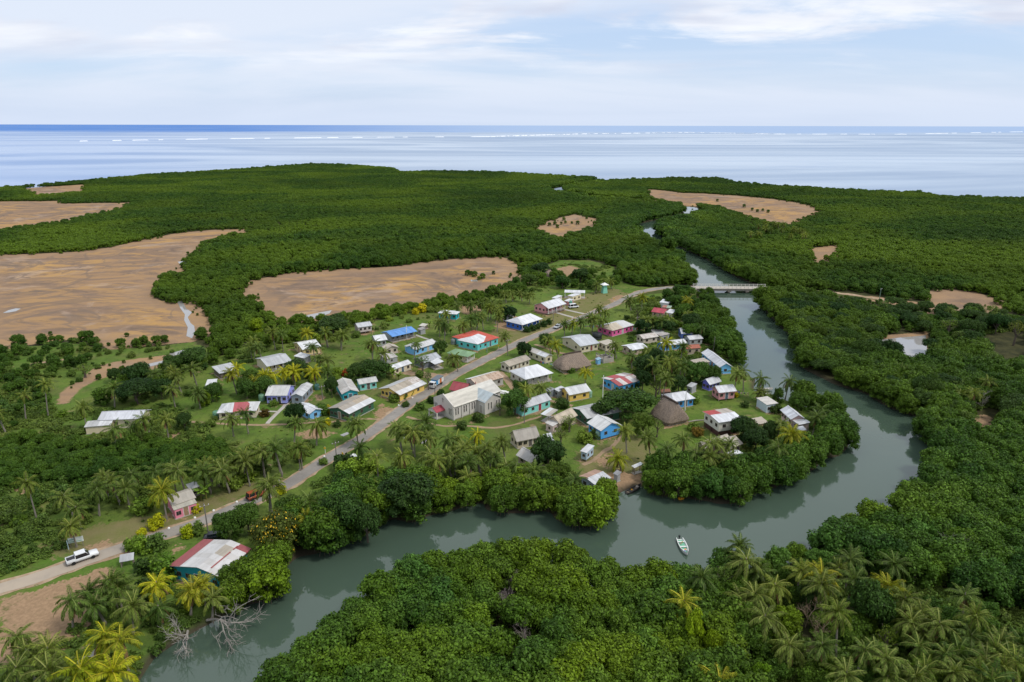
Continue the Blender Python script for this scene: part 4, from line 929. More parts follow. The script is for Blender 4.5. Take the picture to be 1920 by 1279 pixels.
def house(c, A, B, C, label, short, wall, roof=(WHITE_R,), roof2=None, e=2.7, rise=None, ridge='x', hip=0.0, stilt=0.0, over=.45, wins=(2, 1), door=None, dcol=None, cat='house', group='village houses', mono=False,
          veranda=None, vd=1.6, rmats=None, wmat=None, base=None, ww=.85, wh=.8, rust=None, min_w=0.0, posts_only=False, name='house', trim=None, strip_=None):
    z = G + e + stilt
    dcol = dcol or [(.12, .10, .09), (.30, .22, .15), (.25, .08, .06), (.45, .45, .42), (.08, .12, .16)][len(label) % 5]
    p, rz, L, Wd = rect3(c, A, B, C, z)
    if Wd < 0.5: print('BAD RECT', label, L, Wd)
    Wd = max(Wd, min_w, 1.0)
    root = empty(name, p, rz); tag(root, label, cat, group)
    l, w = L - 2 * over, Wd - 2 * over
    l = max(l, .8); w = max(w, .8)
    rise = rise if rise is not None else (0.20 * (w if ridge == 'x' else l) if not mono else .35)
    mt = wmat or paint(wall, .65, .28)
    f = stilt
    # body, cut back behind a veranda
    x0, x1, y0, y1 = -l / 2, l / 2, -w / 2, w / 2
    if veranda == 'AB': y0 += min(vd, w * .4)
    if veranda == 'BC': x1 -= min(vd, l * .4)
    mb = MB()
    if not posts_only:
        mb.box(x0, x1, y0, y1, f, f + e - .03)
        if not mono and hip == 0:
            if ridge == 'x':
                yc = 0
                for sx, xx in ((1, x1), (-1, x0)):
                    q = [(xx, -w / 2 if veranda != 'AB' else y0, f + e - .03), (xx, w / 2, f + e - .03), (xx, 0, f + e + rise - .12)]
                    if veranda == 'AB': q[0] = (xx, y0, f + e - .03 + 0)
                    mb.face(q if sx > 0 else q[::-1])
            else:
                for sy, yy in ((-1, y0), (1, y1)):
                    q = [(-l / 2, yy, f + e - .03), (l / 2 if veranda != 'BC' else x1, yy, f + e - .03), (0, yy, f + e + rise - .12)]
                    mb.face(q if sy < 0 else q[::-1])
        mb.build('wall', [mt], root)
    if stilt > .3:
        s_me = MB(); s_me.box(-.09, .09, -.09, .09, 0, f); s_me = s_me.mesh('stilt', [base or M_WOOD])
        nx_ = max(2, int(l / 2.6) + 1); ny_ = max(2, int(w / 2.6) + 1)
        for i in range(nx_):
            for j in range(ny_):
                if 0 < i < nx_ - 1 and 0 < j < ny_ - 1: continue
                place('stilt', s_me, root, (x0 + .15 + (l - .3) * i / (nx_ - 1) if veranda != 'BC' else x0 + .15 + (x1 - x0 - .3) * i / (nx_ - 1), y0 + .15 + (y1 - y0 - .3) * j / (ny_ - 1), 0))
    else:
        mb = MB(); mb.box(-l / 2 - .12, l / 2 + .12, -w / 2 - .12, w / 2 + .12, 0, .16); mb.build('floor_slab', [base or M_CONC], root)
    if base and stilt > .3:
        mb = MB(); mb.box(x0 + .3, x1 - .3, y0 + .3, y1 - .3, 0, f - .02); mb.build('base_wall', [base], root)
    if veranda or posts_only:
        pm = MB(); pm.box(-.08, .08, -.08, .08, 0, e); pm = pm.mesh('post', [trim or M_WHITE])
        P_ = []
        if veranda == 'AB' or posts_only: P_ += [(-l / 2 + .1 + (l - .2) * i / max(1, int(l / 2.4)), -w / 2 + .1) for i in range(int(l / 2.4) + 1)]
        if veranda == 'BC' or posts_only: P_ += [(l / 2 - .1, -w / 2 + .1 + (w - .2) * i / max(1, int(w / 2.4))) for i in range(int(w / 2.4) + 1)]
        if posts_only: P_ += [(-l / 2 + .1, -w / 2 + .1 + (w - .2) * i / max(1, int(w / 2.4))) for i in range(int(w / 2.4) + 1)] + [(-l / 2 + .1 + (l - .2) * i / max(1, int(l / 2.4)), w / 2 - .1) for i in range(int(l / 2.4) + 1)]
        for q in sorted(set((round(a, 3), round(b, 3)) for a, b in P_)): place('post', pm, root, (q[0], q[1], f))
        if f > .3:
            mb = MB(); mb.box(-l / 2, l / 2, -w / 2, w / 2, f - .14, f - .02); mb.build('deck', [M_WOOD], root)
        if veranda:
            mb = MB()
            if veranda == 'AB':
                for zz in (.45, .9): mb.box(-l / 2, l / 2, -w / 2 + .07, -w / 2 + .13, f + zz, f + zz + .07)
            else:
                for zz in (.45, .9): mb.box(l / 2 - .13, l / 2 - .07, -w / 2, w / 2, f + zz, f + zz + .07)
            mb.build('railing', [trim or M_WHITE], root)
    if not posts_only:
        wm = window_mesh(ww, wh); zz = f + e * .36
        def row(n, side, has_door):
            slots = n + (1 if has_door else 0); ln = (x1 - x0) if side == 'AB' else (y1 - y0); dk = slots // 2
            for i in range(slots):
                t = -ln / 2 + ln * (i + .5) / slots
                if side == 'AB': lc, r_ = ((x0 + x1) / 2 + t, y0 - .004), 0
                else: lc, r_ = (x1 + .004, (y0 + y1) / 2 + t), PI / 2
                if has_door and i == dk: place('door', door_mesh(dcol), root, (lc[0], lc[1], f + .17 if stilt <= .3 else f + .02), r_)
                elif ln > 1.4: place('window', wm, root, (lc[0], lc[1], zz), r_)
        row(wins[0], 'AB', door == 'AB'); row(wins[1], 'BC', door == 'BC')
    if rise is not None: roof_obj(root, f + e, l, w, rise, ridge, over, list(roof), list(roof2 or roof), hip, mono=mono, mats=rmats)
    if strip_:                                   # newer sheets along the lower edge of the slope
        col_, fr_ = strip_; l_, w_ = ((l, w) if ridge == 'x' else (w, l)); l_ = l_ / 2 + over + .02; w_ = w_ / 2 + over; dz_ = -over * rise / max(.1, w_ - over); zt = dz_ + (rise - dz_) * fr_; mb = MB()
        q = [(-l_, -w_ - .05, dz_ + .05), (l_, -w_ - .05, dz_ + .05), (l_, -w_ * (1 - fr_), zt + .06), (-l_, -w_ * (1 - fr_), zt + .06)]; mb.face(q); mb.face([(p_[0], p_[1], p_[2] - .035) for p_ in q][::-1])
        for i_ in range(4): a_, b_ = q[i_], q[(i_ + 1) % 4]; mb.face([a_, (a_[0], a_[1], a_[2] - .035), (b_[0], b_[1], b_[2] - .035), b_])
        o_ = mb.build('roof_strip', [metal_roof(col_, .1)], root); o_.location = (0, 0, f + e); o_.rotation_euler = (0, 0, PI / 2 if ridge == 'y' else 0)
    if short: LAND.append((short, (p.x, p.y), max(L, Wd) / 2))
    FOOT.append((p.x, p.y, rz, L / 2, Wd / 2))
    return root, l, w
def shed(c, A, B, C, label, wall, roof=(GREY_R,), e=2.1, short=None, **k):
    k.setdefault('wins', (1, 0)); k.setdefault('over', .2); k.setdefault('mono', True); k.setdefault('cat', 'shed'); k.setdefault('group', 'sheds and outbuildings'); k.setdefault('name', 'shed'); k.setdefault('ww', .6); k.setdefault('wh', .6)
    return house(c, A, B, C, label, short, wall, roof, e=e, **k)
CREAM = (0.62, 0.55, 0.40); OFFW = (0.66, 0.63, 0.56); TEAL = (0.03, 0.34, 0.42); AQUA = (0.22, 0.60, 0.55); LBLUE = (0.20, 0.48, 0.80); BLUE = (0.035, 0.14, 0.52); BBLUE = (0.07, 0.33, 0.78); PINK = (0.66, 0.30, 0.32); HOTP = (0.72, 0.13, 0.34); LILAC = (0.32, 0.34, 0.75)
GREYW = (0.36, 0.37, 0.38); YEL = (0.74, 0.50, 0.13); DGREEN = (0.04, 0.12, 0.07); PALEB = (0.50, 0.60, 0.68); TAN = (0.42, 0.34, 0.26); DWOOD = (0.16, 0.13, 0.11)
Wr, Gr, Br = WHITE_R, GREY_R, BEIGE_R
LG = (0.54, 0.55, 0.57)
# --- across the road and beyond (far left half)
house(1, (262, 346), (363, 331), (341, 308), 'small whitish stilt cabin alone on the far lawn by the salt flat', 'the small stilt cabin', (.52, .46, .44), (LG,), stilt=.9, wins=(3, 1), e=2.3, over=.3)
house(1, (500, 411), (674, 371), (640, 330), 'long open building under a bright blue metal roof', 'the blue roofed building', GREYW, ((.12, .30, .66),), wins=(5, 1), veranda='AB', trim=M_WOOD, e=2.6, rise=.9)
shed(1, (672, 355), (697, 365), (690, 340), 'grey shed at the right end of the blue roofed building', GREYW, ((.33, .31, .3),), mono=True, e=2.0)
shed(1, (683, 334), (724, 340), (745, 328), 'low whitish flat roof beside the blue roofed building', DWOOD, ((.55, .52, .46),), e=1.5)
house(1, (385, 440), (468, 428), (432, 397), 'grey house with clean white roof left of the blue roofed building', 'the small grey house', GREYW, (Wr,), wins=(2, 1), e=2.6)
house(1, (455, 498), (548, 482), (560, 455), 'small cream cottage with stained beige roof behind palms', 'the stained cottage', (.58, .50, .42), ((.50, .44, .36, .3),), wins=(2, 1), e=2.3, ridge='y')
shed(1, (455, 566), (540, 548), (505, 520), 'patchy rusted lean to between the cream cottages', GREYW, ((.46, .43, .40, .45), (.5, .48, .45, .3)), e=2.0)
house(1, (514, 634), (638, 592), (602, 568), 'cream house with white roof standing nearest the side track', 'the side track house', CREAM, (Wr,), wins=(2, 1), door='AB', e=2.4, over=.35)
house(1, (655, 500), (812, 450), (745, 431), 'light blue house under a pale grey roof behind a palm', 'the light blue house', LBLUE, ((.50, .51, .52, .25), (.55, .55, .55)), wins=(3, 1), door='AB', e=2.5)
shed(1, (583, 474), (650, 498), (690, 470), 'pale blue wing with dull roof left of the light blue house', LBLUE, ((.45, .46, .46, .3),), e=2.3, wins=(2, 0))
house(1, (640, 560), (715, 590), (820, 545), 'dark walled house with two step grey roof', 'the dark walled house', (.15, .16, .18), (Gr,), (LG,), wins=(2, 1), e=2.5, ridge='y')
shed(1, (748, 575), (795, 602), (843, 580), 'open carport with white roof beside the dark walled house', DWOOD, (Wr,), e=2.2, posts_only=True, trim=M_WOOD)
house(1, (814, 244), (946, 254), (995, 237), 'bright teal house with white hipped roof near the salt flat', 'the far teal house', (.02, .38, .44), (Wr,), hip=2.2, wins=(3, 1), door='AB', e=2.8)
# the red and white roofed teal house
r_, l_, w_ = house(1, (1090, 462), (1243, 414), (1068, 363), 'big teal house with a bright red and white hipped roof', 'the red roofed teal house', (.13, .55, .55), ((.55, .09, .055, .03),), ridge='x', hip=3.2, wins=(3, 2), door='AB', e=2.8, rise=1.5)
house(1, (948, 432), (1092, 462), (1150, 412), 'white roofed front wing of the red roofed teal house', None, (.13, .55, .55), (Wr,), ridge='y', hip=2.0, wins=(3, 1), e=2.9, rise=1.35, over=.4, cat='house wing')
house(1, (876, 520), (1022, 548), (1088, 518), 'cream house with a faded green hipped roof', 'the green roofed house', CREAM, ((.22, .36, .20, .05),), hip=2.2, wins=(3, 1), e=2.5, veranda='BC', trim=M_WHITE)
house(1, (1281, 298), (1402, 328), (1537, 282), 'deep blue house with white hipped roof and porch', 'the deep blue house', BLUE, ((.70, .71, .74),), ridge='y', hip=2.4, wins=(3, 3), door='BC', e=2.9, veranda='BC', vd=1.3)
shed(1, (1268, 268), (1292, 282), (1328, 268), 'small white shed behind the deep blue house', PALEB, (Wr,), e=2.0)
house(1, (1476, 190), (1582, 215), (1718, 182), 'long pink school building with white roof and white veranda rail', 'the pink school', PINK, ((.66, .67, .70),), ridge='y', wins=(3, 5), door='BC', e=2.8, veranda='BC', stilt=.5, base=paint((.55, .3, .3)))
shed(1, (1605, 140), (1635, 146), (1656, 128), 'little white roofed tower hut behind the pink school', (.6, .58, .52), (Wr,), e=4.2, wins=(1, 0))
shed(1, (1690, 160), (1722, 168), (1738, 154), 'small pink shed with white roof at the end of the school', PINK, (Wr,), e=2.1)
house(1, (1714, 125), (1750, 133), (1785, 112), 'cream wash house with door openings behind the school', 'the cream wash house', (.68, .60, .40), (Wr,), mono=True, wins=(0, 2), e=2.4, over=.1, rise=.2, cat='shed', group='sheds and outbuildings')
shed(1, (1692, 104), (1835, 108), (1832, 95), 'long thin white canopy over the cream wash house', DWOOD, (Wr,), e=2.9, posts_only=True, mono=True, min_w=2.0)
# --- right of the road
house(2, (192, 414), (326, 477), (433, 441), 'broad cream house with a large plain grey roof beside the road', 'the broad grey roofed house', CREAM, ((.50, .52, .55),), ridge='y', wins=(2, 3), door='BC', e=2.8, rise=1.5)
house(1, (1438, 505), (1560, 553), (1612, 537), 'small cream house with white roof near the first thatched hall', 'the small cream house', CREAM, ((.60, .56, .52, .2), Wr), wins=(3, 1), e=2.5, over=.3)
house(1, (1240, 590), (1310, 614), (1460, 563), 'long cream house with brown and white roof strips by the road', 'the brown white roof', (.6, .55, .45), ((.40, .35, .28), (.38, .33, .27)), ((.60, .58, .55), (.58, .55, .5)), ridge='y', wins=(2, 4), door='BC', e=2.6)
house(1, (1306, 643), (1422, 704), (1613, 656), 'large open hall with white hipped roof and concrete pillars', 'the pillared white hall', (.50, .48, .42), ((.70, .71, .74, .04),), ridge='y', hip=3.0, wins=(2, 4), e=3.0, rise=2.0, veranda='BC', trim=M_CONC)
house(1, (1000, 702), (1085, 742), (1240, 668), 'flat grey house behind the church with white and rust brown roof', 'the house behind the church', (.42, .40, .37), ((.52, .42, .33, .35), (.48, .36, .27, .5)), (Wr, (.6, .58, .55)), ridge='y', wins=(2, 3), e=2.8, rise=.9)
house(1, (890, 772), (1000, 793), (1045, 745), 'low wing with rusty crimson roof against the back of the church', 'the crimson roofed wing', (.5, .46, .40), ((.33, .06, .075, .35), (.36, .07, .08, .25)), wins=(2, 1), e=2.6, rise=1.5)
# --- left of the road, nearer
house(1, (402, 768), (553, 813), (720, 726), 'yellow house under a patched grey, brown and white roof', 'the yellow house', (.72, .49, .13), ((.45, .40, .32, .2), (.38, .33, .26, .2), (.56, .52, .48, .5)), ((.50, .51, .52), (.48, .49, .50), (.46, .42, .38, .3)), ridge='y', strip_=((.62, .62, .62), .42), wins=(4, 2), door='AB', e=2.6, rise=1.2, over=.6)
house(1, (150, 806), (272, 787), (215, 703), 'turquoise house with long rust stained white roof', 'the turquoise house', (.03, .38, .46), ((.56, .54, .51, .32),), ridge='y', wins=(2, 3), door='AB', e=2.8)
house(1, (270, 738), (402, 716), (384, 684), 'aqua house with pale grey roof behind the turquoise one', 'the small aqua house', AQUA, ((.52, .52, .50),), wins=(2, 1), door='AB', e=2.6)
house(3, (862, 757), (1014, 797), (1238, 714), 'dark green house with wide brown and white low roof', 'the dark green house', DGREEN, ((.36, .32, .27), (.43, .36, .27, .25)), ((.34, .31, .27), (.40, .34, .27)), ridge='y', strip_=((.64, .645, .65), .5), wins=(4, 3), door='AB', e=2.7, rise=1.0)
house(3, (430, 668), (584, 668), (648, 598), 'lilac house with white gable roof and dark doorway', 'the lilac house', LILAC, ((.57, .57, .56),), wins=(3, 3), door='AB', dcol=(.05, .05, .06), e=2.7, over=.35, stilt=.4)
house(3, (605, 672), (690, 674), (757, 592), 'narrow grey house beside the lilac house', 'the narrow grey house', (.24, .28, .33), ((.55, .56, .57),), ridge='y', wins=(1, 3), e=2.6, over=.25)
house(3, (640, 749), (737, 796), (774, 736), 'little blue hut with white roof behind dark trees', 'the little blue hut', LBLUE, ((.68, .69, .72),), wins=(2, 1), e=2.3, ridge='x', rise=.7)
house(3, (95, 788), (372, 770), (398, 707), 'cream bungalow whose white roof has a red middle strip', 'the red striped bungalow', CREAM, ((.62, .63, .64), (.62, .63, .64), (.42, .10, .11, .05), (.42, .11, .12), (.60, .60, .6)), hip=2.8, wins=(4, 1), e=2.5, rise=1.3)
house(3, (445, 469), (622, 430), (560, 370), 'grey roofed cream house with a dark open veranda', 'the veranda house', CREAM, ((.46, .47, .49),), wins=(4, 1), veranda='AB', e=2.7, rise=1.2)
house(3, (622, 304), (690, 352), (828, 332), 'yellowish cream house with beige and white roof near the scrub', 'the yellowish cream house', (.62, .50, .26), ((.68, .69, .70),), ((.52, .47, .38),), ridge='y', wins=(2, 2), door='AB', e=2.7, rise=1.2)
shed(3, (630, 396), (702, 412), (742, 392), 'white roofed lean to in front of the yellowish cream house', (.2, .2, .22), (Wr,), e=2.1)
house(3, (115, 518), (250, 488), (225, 443), 'weathered hut with flat grey roof among yellow palms', 'the weathered hut', DWOOD, ((.48, .49, .50),), mono=True, wins=(2, 1), e=2.2, rise=.4)
shed(3, (10, 618), (82, 612), (92, 562), 'little white roof among trees behind the striped bungalow', OFFW, (Wr,), e=2.2, short='the little white roof')
house(4, (672, 838), (985, 826), (1052, 763), 'long low house with sweeping white roof alone at far left', 'the long white roofed house', CREAM, ((.60, .61, .65),), wins=(4, 1), e=2.9, rise=1.0)
house(4, (580, 889), (765, 872), (790, 838), 'front wing of the long white roofed house with cream wall', None, (.66, .57, .40), ((.50, .50, .50), (.62, .62, .63)), mono=True, wins=(0, 1), e=2.3, rise=.3, over=.25, cat='house wing')
# --- beside the road at lower left
house(5, (1190, 322), (1357, 264), (1312, 196), 'pink roadside house with mottled beige roof', 'the pink roadside house', (.72, .25, .32), ((.47, .43, .37, .1),), wins=(2, 1), e=2.9, rise=.9)
house(5, (1203, 356), (1364, 303), (1345, 268), 'pink front porch of the roadside house under a beige lean to roof', None, (.74, .25, .34), ((.47, .44, .37, .1),), mono=True, wins=(2, 0), door='AB', dcol=(.3, .2, .12), e=2.4, rise=.3, over=.15, cat='porch')
shed(5, (1312, 212), (1382, 188), (1362, 162), 'grey block lean to behind the pink roadside house', GREYW, ((.5, .5, .52),), e=2.3)
r_, l_, w_ = house(5, (1166, 748), (1516, 832), (1722, 632), 'large riverside store with teal walls and white roof edged in red', 'the teal riverside store', (.02, .30, .36), ((.60, .585, .575, .12), (.62, .60, .59, .05), (.60, .59, .58, .05), (.58, .55, .53, .3)), ((.34, .085, .085, .3),), ridge='y', wins=(4, 3), door='AB', e=3.0, rise=1.1, over=.6, base=M_CONC)
# white main slope on the left half: most of the left slope is white with only a red outer strip
for o in list(r_.children):
    if o.name.startswith('roof'): bpy.data.objects.remove(o)
def store_roof(root, L, Wd, e):
    mb = MB(); ms = [metal_roof((.33, .085, .09), .3), metal_roof((.62, .605, .595), .06), metal_roof((.56, .54, .52), .15), metal_roof((.44, .39, .32), .1)]
    X = [-L / 2 - .6, -L / 2 + L * .20, L * .10, L * .32, L / 2 + .6]; Z = [.0, .45, 1.15, .75, .25]; y0, y1 = -Wd / 2 - .6, Wd / 2 + .6; n = 6
    for i in range(4):
        for j in range(n):
            a, b = y0 + (y1 - y0) * j / n, y0 + (y1 - y0) * (j + 1) / n
            m = 0 if i == 0 else (1 if (i + j) % 3 else 2)
            if i == 2 and j in (3, 4): m = 3
            if i == 3 and j == 5: m = 0
            zz = .0 if i else -.04
            q = [(X[i], a, Z[i] + zz), (X[i + 1], a, Z[i + 1] + zz), (X[i + 1], b, Z[i + 1] + zz), (X[i], b, Z[i] + zz)]
            mb.face(q, m); mb.face([(p[0], p[1], p[2] - .1) for p in q][::-1], m)
    for a, sgn in ((y0, 1), (y1, -1)):
        for i in range(4):
            q = [(X[i], a, Z[i]), (X[i], a, Z[i] - .1), (X[i + 1], a, Z[i + 1] - .1), (X[i + 1], a, Z[i + 1])]; mb.face(q if sgn > 0 else q[::-1], 1)
    for xx, zz, s_ in ((X[0], Z[0], -1), (X[4], Z[4], 1)): mb.box(xx - .02, xx + .02, y0, y1, zz - .16, zz - .1, 0)
    o = mb.build('roof', ms, root); o.location = (0, 0, e)
    mb = MB(); mb.box(L * .32 - .12, L * .32 + .12, y0 + 1, y0 + 6, .80, .86); mb.box(L * .32 - .12, L * .32 + .12, y0 + 8, y1 - 2, .80, .86); o = mb.build('roof_patch', [metal_roof((.36, .08, .08), .2)], root); o.location = (0, 0, e); o['label'] = 'thin red ridge strips'
store_roof(r_, l_, w_, 3.2)
# --- the heart of the village, right of the church
house(7, (440, 170), (645, 104), (592, 65), 'long aqua house with grey roof and two dark red doors', 'the red doored house', (.23, .62, .56), ((.48, .49, .51),), wins=(3, 1), door='AB', dcol=(.30, .03, .05), e=2.7, rise=1.1, over=.35)
house(1, (1655, 766), (1726, 812), (1869, 776), 'yellow walled house with pale grey gable roof and porch', 'the yellow walled house', YEL, ((.62, .63, .64),), ((.56, .57, .58),), ridge='y', wins=(1, 2), door='AB', e=2.7, rise=1.1)
shed(1, (1615, 772), (1652, 790), (1690, 768), 'grey porch hut joined to the yellow walled house', GREYW, (LG,), e=2.3)
shed(1, (1550, 778), (1590, 793), (1620, 775), 'dark grey hut left of the yellow walled house', (.2, .22, .24), ((.3, .31, .33),), e=2.1)
house(7, (612, 238), (700, 270), (840, 214), 'beige gabled house with peeling roof beside a bushy grey tree', 'the beige gabled house', (.55, .45, .34), ((.50, .42, .32),), ((.46, .39, .30, .2),), ridge='y', wins=(2, 2), e=2.8, rise=1.3)
shed(7, (598, 266), (652, 291), (692, 274), 'tiny pale pink hut with flat white roof before the beige gabled house', (.58, .45, .42), ((.60, .58, .55),), e=2.3, wins=(1, 1), short='the tiny pink hut')
shed(7, (566, 207), (625, 224), (702, 190), 'open lean to with white edged roof behind the tiny pink hut', DWOOD, (Wr, (.45, .42, .37)), e=2.2, posts_only=True, trim=M_WOOD)
house(7, (345, 338), (402, 392), (543, 339), 'cream house with steep half white, half grey brown roof', 'the grey brown roofed house', (.50, .43, .32), ((.33, .30, .26, .1),), ((.64, .66, .70),), ridge='y', wins=(2, 3), door='BC', e=2.7, rise=1.6)
house(7, (395, 484), (520, 552), (532, 472), 'small half hidden house with rusty red and whitish roof', 'the rusty red roof', TAN, ((.52, .50, .48, .2), (.5, .48, .45)), ((.26, .05, .05, .3),), ridge='x', wins=(2, 1), e=2.3, rise=1.2)
shed(7, (583, 347), (606, 408), (640, 348), 'crooked white sheet roof poking out above a round tree', OFFW, (Wr,), e=2.4)
house(7, (886, 263), (985, 322), (1132, 280), 'bright blue house with clean white gable roof and water tank', 'the bright blue house', (.09, .38, .82), ((.64, .64, .63, .05),), ridge='x', wins=(2, 2), door='AB', dcol=(.03, .05, .1), e=2.8, rise=1.4, stilt=.35)
house(7, (841, 463), (888, 477), (956, 440), 'tiny pale blue stilt hut with white roof and hanging laundry', 'the tiny pale blue hut', (.42, .55, .66), ((.60, .61, .63),), mono=True, wins=(1, 2), e=2.1, stilt=.6, over=.2, cat='hut', ww=.6, wh=.6)
house(7, (832, 636), (944, 697), (1076, 656), 'waterside house with orange brown and white roof and blue side wall', 'the waterside house', (.38, .46, .55), ((.56, .57, .59, .05),), ((.42, .26, .185, .15),), ridge='y', wins=(2, 3), door='BC', e=2.7, rise=.38, stilt=.7)
house(7, (780, 163), (890, 238), (1020, 120), 'long green walled house with broken pale grey roof under the big tree', 'the broken grey roof', DGREEN, ((.46, .46, .46, .1), (.44, .44, .45), (.52, .53, .55)), wins=(3, 2), e=2.6, rise=1.0, ridge='y')
house(2, (470, 696), (592, 752), (742, 706), 'bright blue house under red and white striped roof with a grey rusted end', 'the striped roof house', (.08, .36, .70), ((.36, .08, .08, .15), (.62, .58, .56), (.40, .10, .10, .2), (.60, .58, .57), (.42, .38, .36, .4)), ((.60, .57, .55), (.42, .07, .08), (.42, .07, .08), (.62, .6, .6), (.36, .33, .31, .4)), ridge='y', wins=(3, 4), door='AB', e=2.8, rise=.6)
house(8, (148, 364), (232, 416), (371, 382), 'blue house with bright white roof behind the second thatched hall', 'the white roofed blue house', (.05, .26, .55), ((.68, .69, .72),), ridge='y', hip=1.4, wins=(2, 3), door='BC', e=2.7, rise=1.1)
shed(8, (150, 350), (215, 345), (330, 325), 'rusty brown lean to roof behind the white roofed blue house', DWOOD, ((.26, .11, .07, .5),), e=2.6)
shed(8, (320, 307), (362, 319), (405, 303), 'small grey block shed beside the purple house', GREYW, ((.46, .47, .48),), e=2.3)
house(2, (1160, 714), (1222, 738), (1312, 716), 'purple house with pale roof behind the pink house', 'the purple house', (.16, .16, .60), ((.56, .57, .60),), ridge='y', wins=(2, 3), e=2.7, rise=1.0)
house(8, (488, 313), (546, 352), (659, 330), 'small pink house with white roof and washing strung outside', 'the small pink house', (.56, .27, .28), ((.64, .65, .68),), ridge='y', wins=(2, 2), door='BC', e=2.7, rise=1.0, stilt=.5)
house(8, (805, 391), (879, 440), (951, 428), 'pale blue white box shed with flat roof near the boats', 'the flat roofed white shed', (.52, .60, .66), ((.60, .57, .53, .2),), mono=True, wins=(0, 1), door='BC', dcol=(.2, .3, .42), e=2.7, rise=.2, over=.2, cat='shed')
house(8, (970, 468), (1045, 535), (1132, 518), 'pale pink house with long white gable roof closest to the river bend', 'the river bend house', (.60, .42, .40), ((.66, .67, .71),), ridge='x', wins=(3, 1), door='AB', e=2.8, rise=1.0)
shed(8, (1045, 538), (1102, 577), (1160, 556), 'white lean to roof in front of the river bend house', (.4, .33, .32), (Wr,), e=2.2)
shed(8, (1080, 592), (1105, 620), (1135, 602), 'low white sheet roof among palms below the river bend house', DWOOD, (Wr,), e=1.8)
house(8, (432, 484), (546, 562), (690, 521), 'white house on a tall dark base with half red, half white roof', 'the half red roofed house', (.64, .62, .54), ((.68, .69, .72),), ((.43, .055, .05, .03), (.44, .385, .33)), ridge='y', wins=(3, 2), e=2.9, rise=.4, stilt=1.6, base=plain('base_paint', (.10, .05, .045)), over=.45)
shed(8, (772, 533), (822, 574), (880, 561), 'small beige roofed hut half sunk in bushes', (.55, .42, .22), ((.52, .45, .36),), e=2.1, short='the beige roofed hut')
house(8, (510, 690), (625, 740), (718, 702), 'sprawling old beige roof mostly behind palms', 'the sprawling beige roof', TAN, ((.46, .41, .34, .1),), ((.40, .36, .30),), ridge='y', wins=(2, 2), e=2.7, rise=1.0)
house(8, (385, 700), (450, 735), (560, 640), 'second dull beige roof behind the row of palms', None, TAN, ((.50, .44, .38, .1),), ridge='y', wins=(2, 2), e=2.5, rise=.8)
shed(8, (600, 770), (650, 800), (692, 770), 'clean white sheet roof hidden under palms by the bank', DWOOD, (Wr,), e=2.0)
# --- the upper part beside the creek
house(2, (1161, 517), (1290, 620), (1366, 604), 'long light blue house with stepped white roof beside the creek', 'the long light blue house', (.17, .46, .78), ((.64, .65, .69), (.60, .61, .65)), wins=(5, 1), door='AB', e=2.8, rise=1.1, over=.35)
house(2, (1000, 355), (1024, 388), (1098, 378), 'blue violet house with white roof near the mangroves', 'the blue violet house', (.15, .24, .62), (Wr,), ridge='y', wins=(1, 2), e=2.6, over=.3)
house(2, (1040, 408), (1082, 431), (1160, 412), 'grey walled house with white roof below the blue violet house', 'the grey walled house', GREYW, ((.58, .58, .6),), ridge='y', wins=(1, 2), e=2.5, over=.3)
house(2, (437, 335), (548, 368), (702, 327), 'magenta pink house with a white hipped roof, beige on the near slope', 'the magenta house', HOTP, ((.50, .43, .33), (.62, .62, .62)), ((.68, .69, .72),), ridge='y', hip=2.0, wins=(3, 4), door='BC', e=2.8, rise=1.2)
house(2, (705, 399), (762, 424), (860, 402), 'low cream house with blotchy white roof', 'the blotchy white roof', (.52, .46, .38), ((.60, .56, .52, .4),), ridge='y', wins=(2, 2), e=2.4, rise=.7)
shed(2, (806, 365), (880, 405), (930, 390), 'row of cluttered sheds with rusty white roofs', GREYW, ((.55, .52, .5, .4), (.58, .57, .56), (.5, .47, .45, .4)), e=2.2, wins=(3, 1))
house(2, (608, 470), (682, 504), (765, 470), 'low dark house under a bright white flat roof', 'the bright white flat roof', TAN, ((.72, .73, .76),), ridge='y', wins=(2, 2), e=2.3, rise=.6)
house(2, (850, 445), (900, 472), (1080, 458), 'long white roof behind the yellow palm, blue wall below', 'the long white roof', (.1, .32, .55), (Wr,), ridge='y', wins=(2, 3), e=2.4, rise=.7)
house(2, (1028, 474), (1060, 494), (1140, 472), 'tan house with rust red roof near the creek', 'the rust red roof', (.42, .34, .26), ((.38, .12, .075, .25),), ridge='y', wins=(1, 2), e=2.4, rise=.7, over=.25)
house(2, (447, 445), (502, 468), (562, 449), 'small cream house with flat beige roof behind the thatched hall', 'the flat beige roof', (.56, .50, .38), ((.50, .45, .37),), mono=True, wins=(2, 2), e=2.5, rise=.2, over=.25)
shed(2, (1085, 572), (1130, 600), (1205, 578), 'flat tan roof between trees behind the palms', TAN, ((.47, .41, .34),), e=2.3)
shed(2, (427, 561), (445, 572), (461, 562), 'tiny bright blue hut next to a bare concrete shell', LBLUE, ((.35, .5, .62),), e=1.9, wins=(0, 0), short='the tiny blue hut')
house(2, (815, 236), (905, 248), (925, 218), 'low house with crimson roof below the bridge road', 'the crimson roof', (.5, .35, .3), ((.42, .055, .08, .05),), wins=(2, 1), e=2.4, rise=.9)
shed(2, (912, 242), (962, 250), (980, 230), 'white lean to at the right end of the crimson roof', OFFW, (Wr,), e=2.1)
shed(2, (873, 172), (936, 180), (976, 165), 'white box store room with green footing by the bridge road', (.66, .67, .68), ((.66, .68, .7),), e=2.6, wins=(0, 0), short='the white store room')
shed(2, (890, 206), (950, 213), (985, 206), 'row of low rusty roofs below the white store room', TAN, ((.40, .18, .13, .4), (.3, .4, .3)), e=1.8)
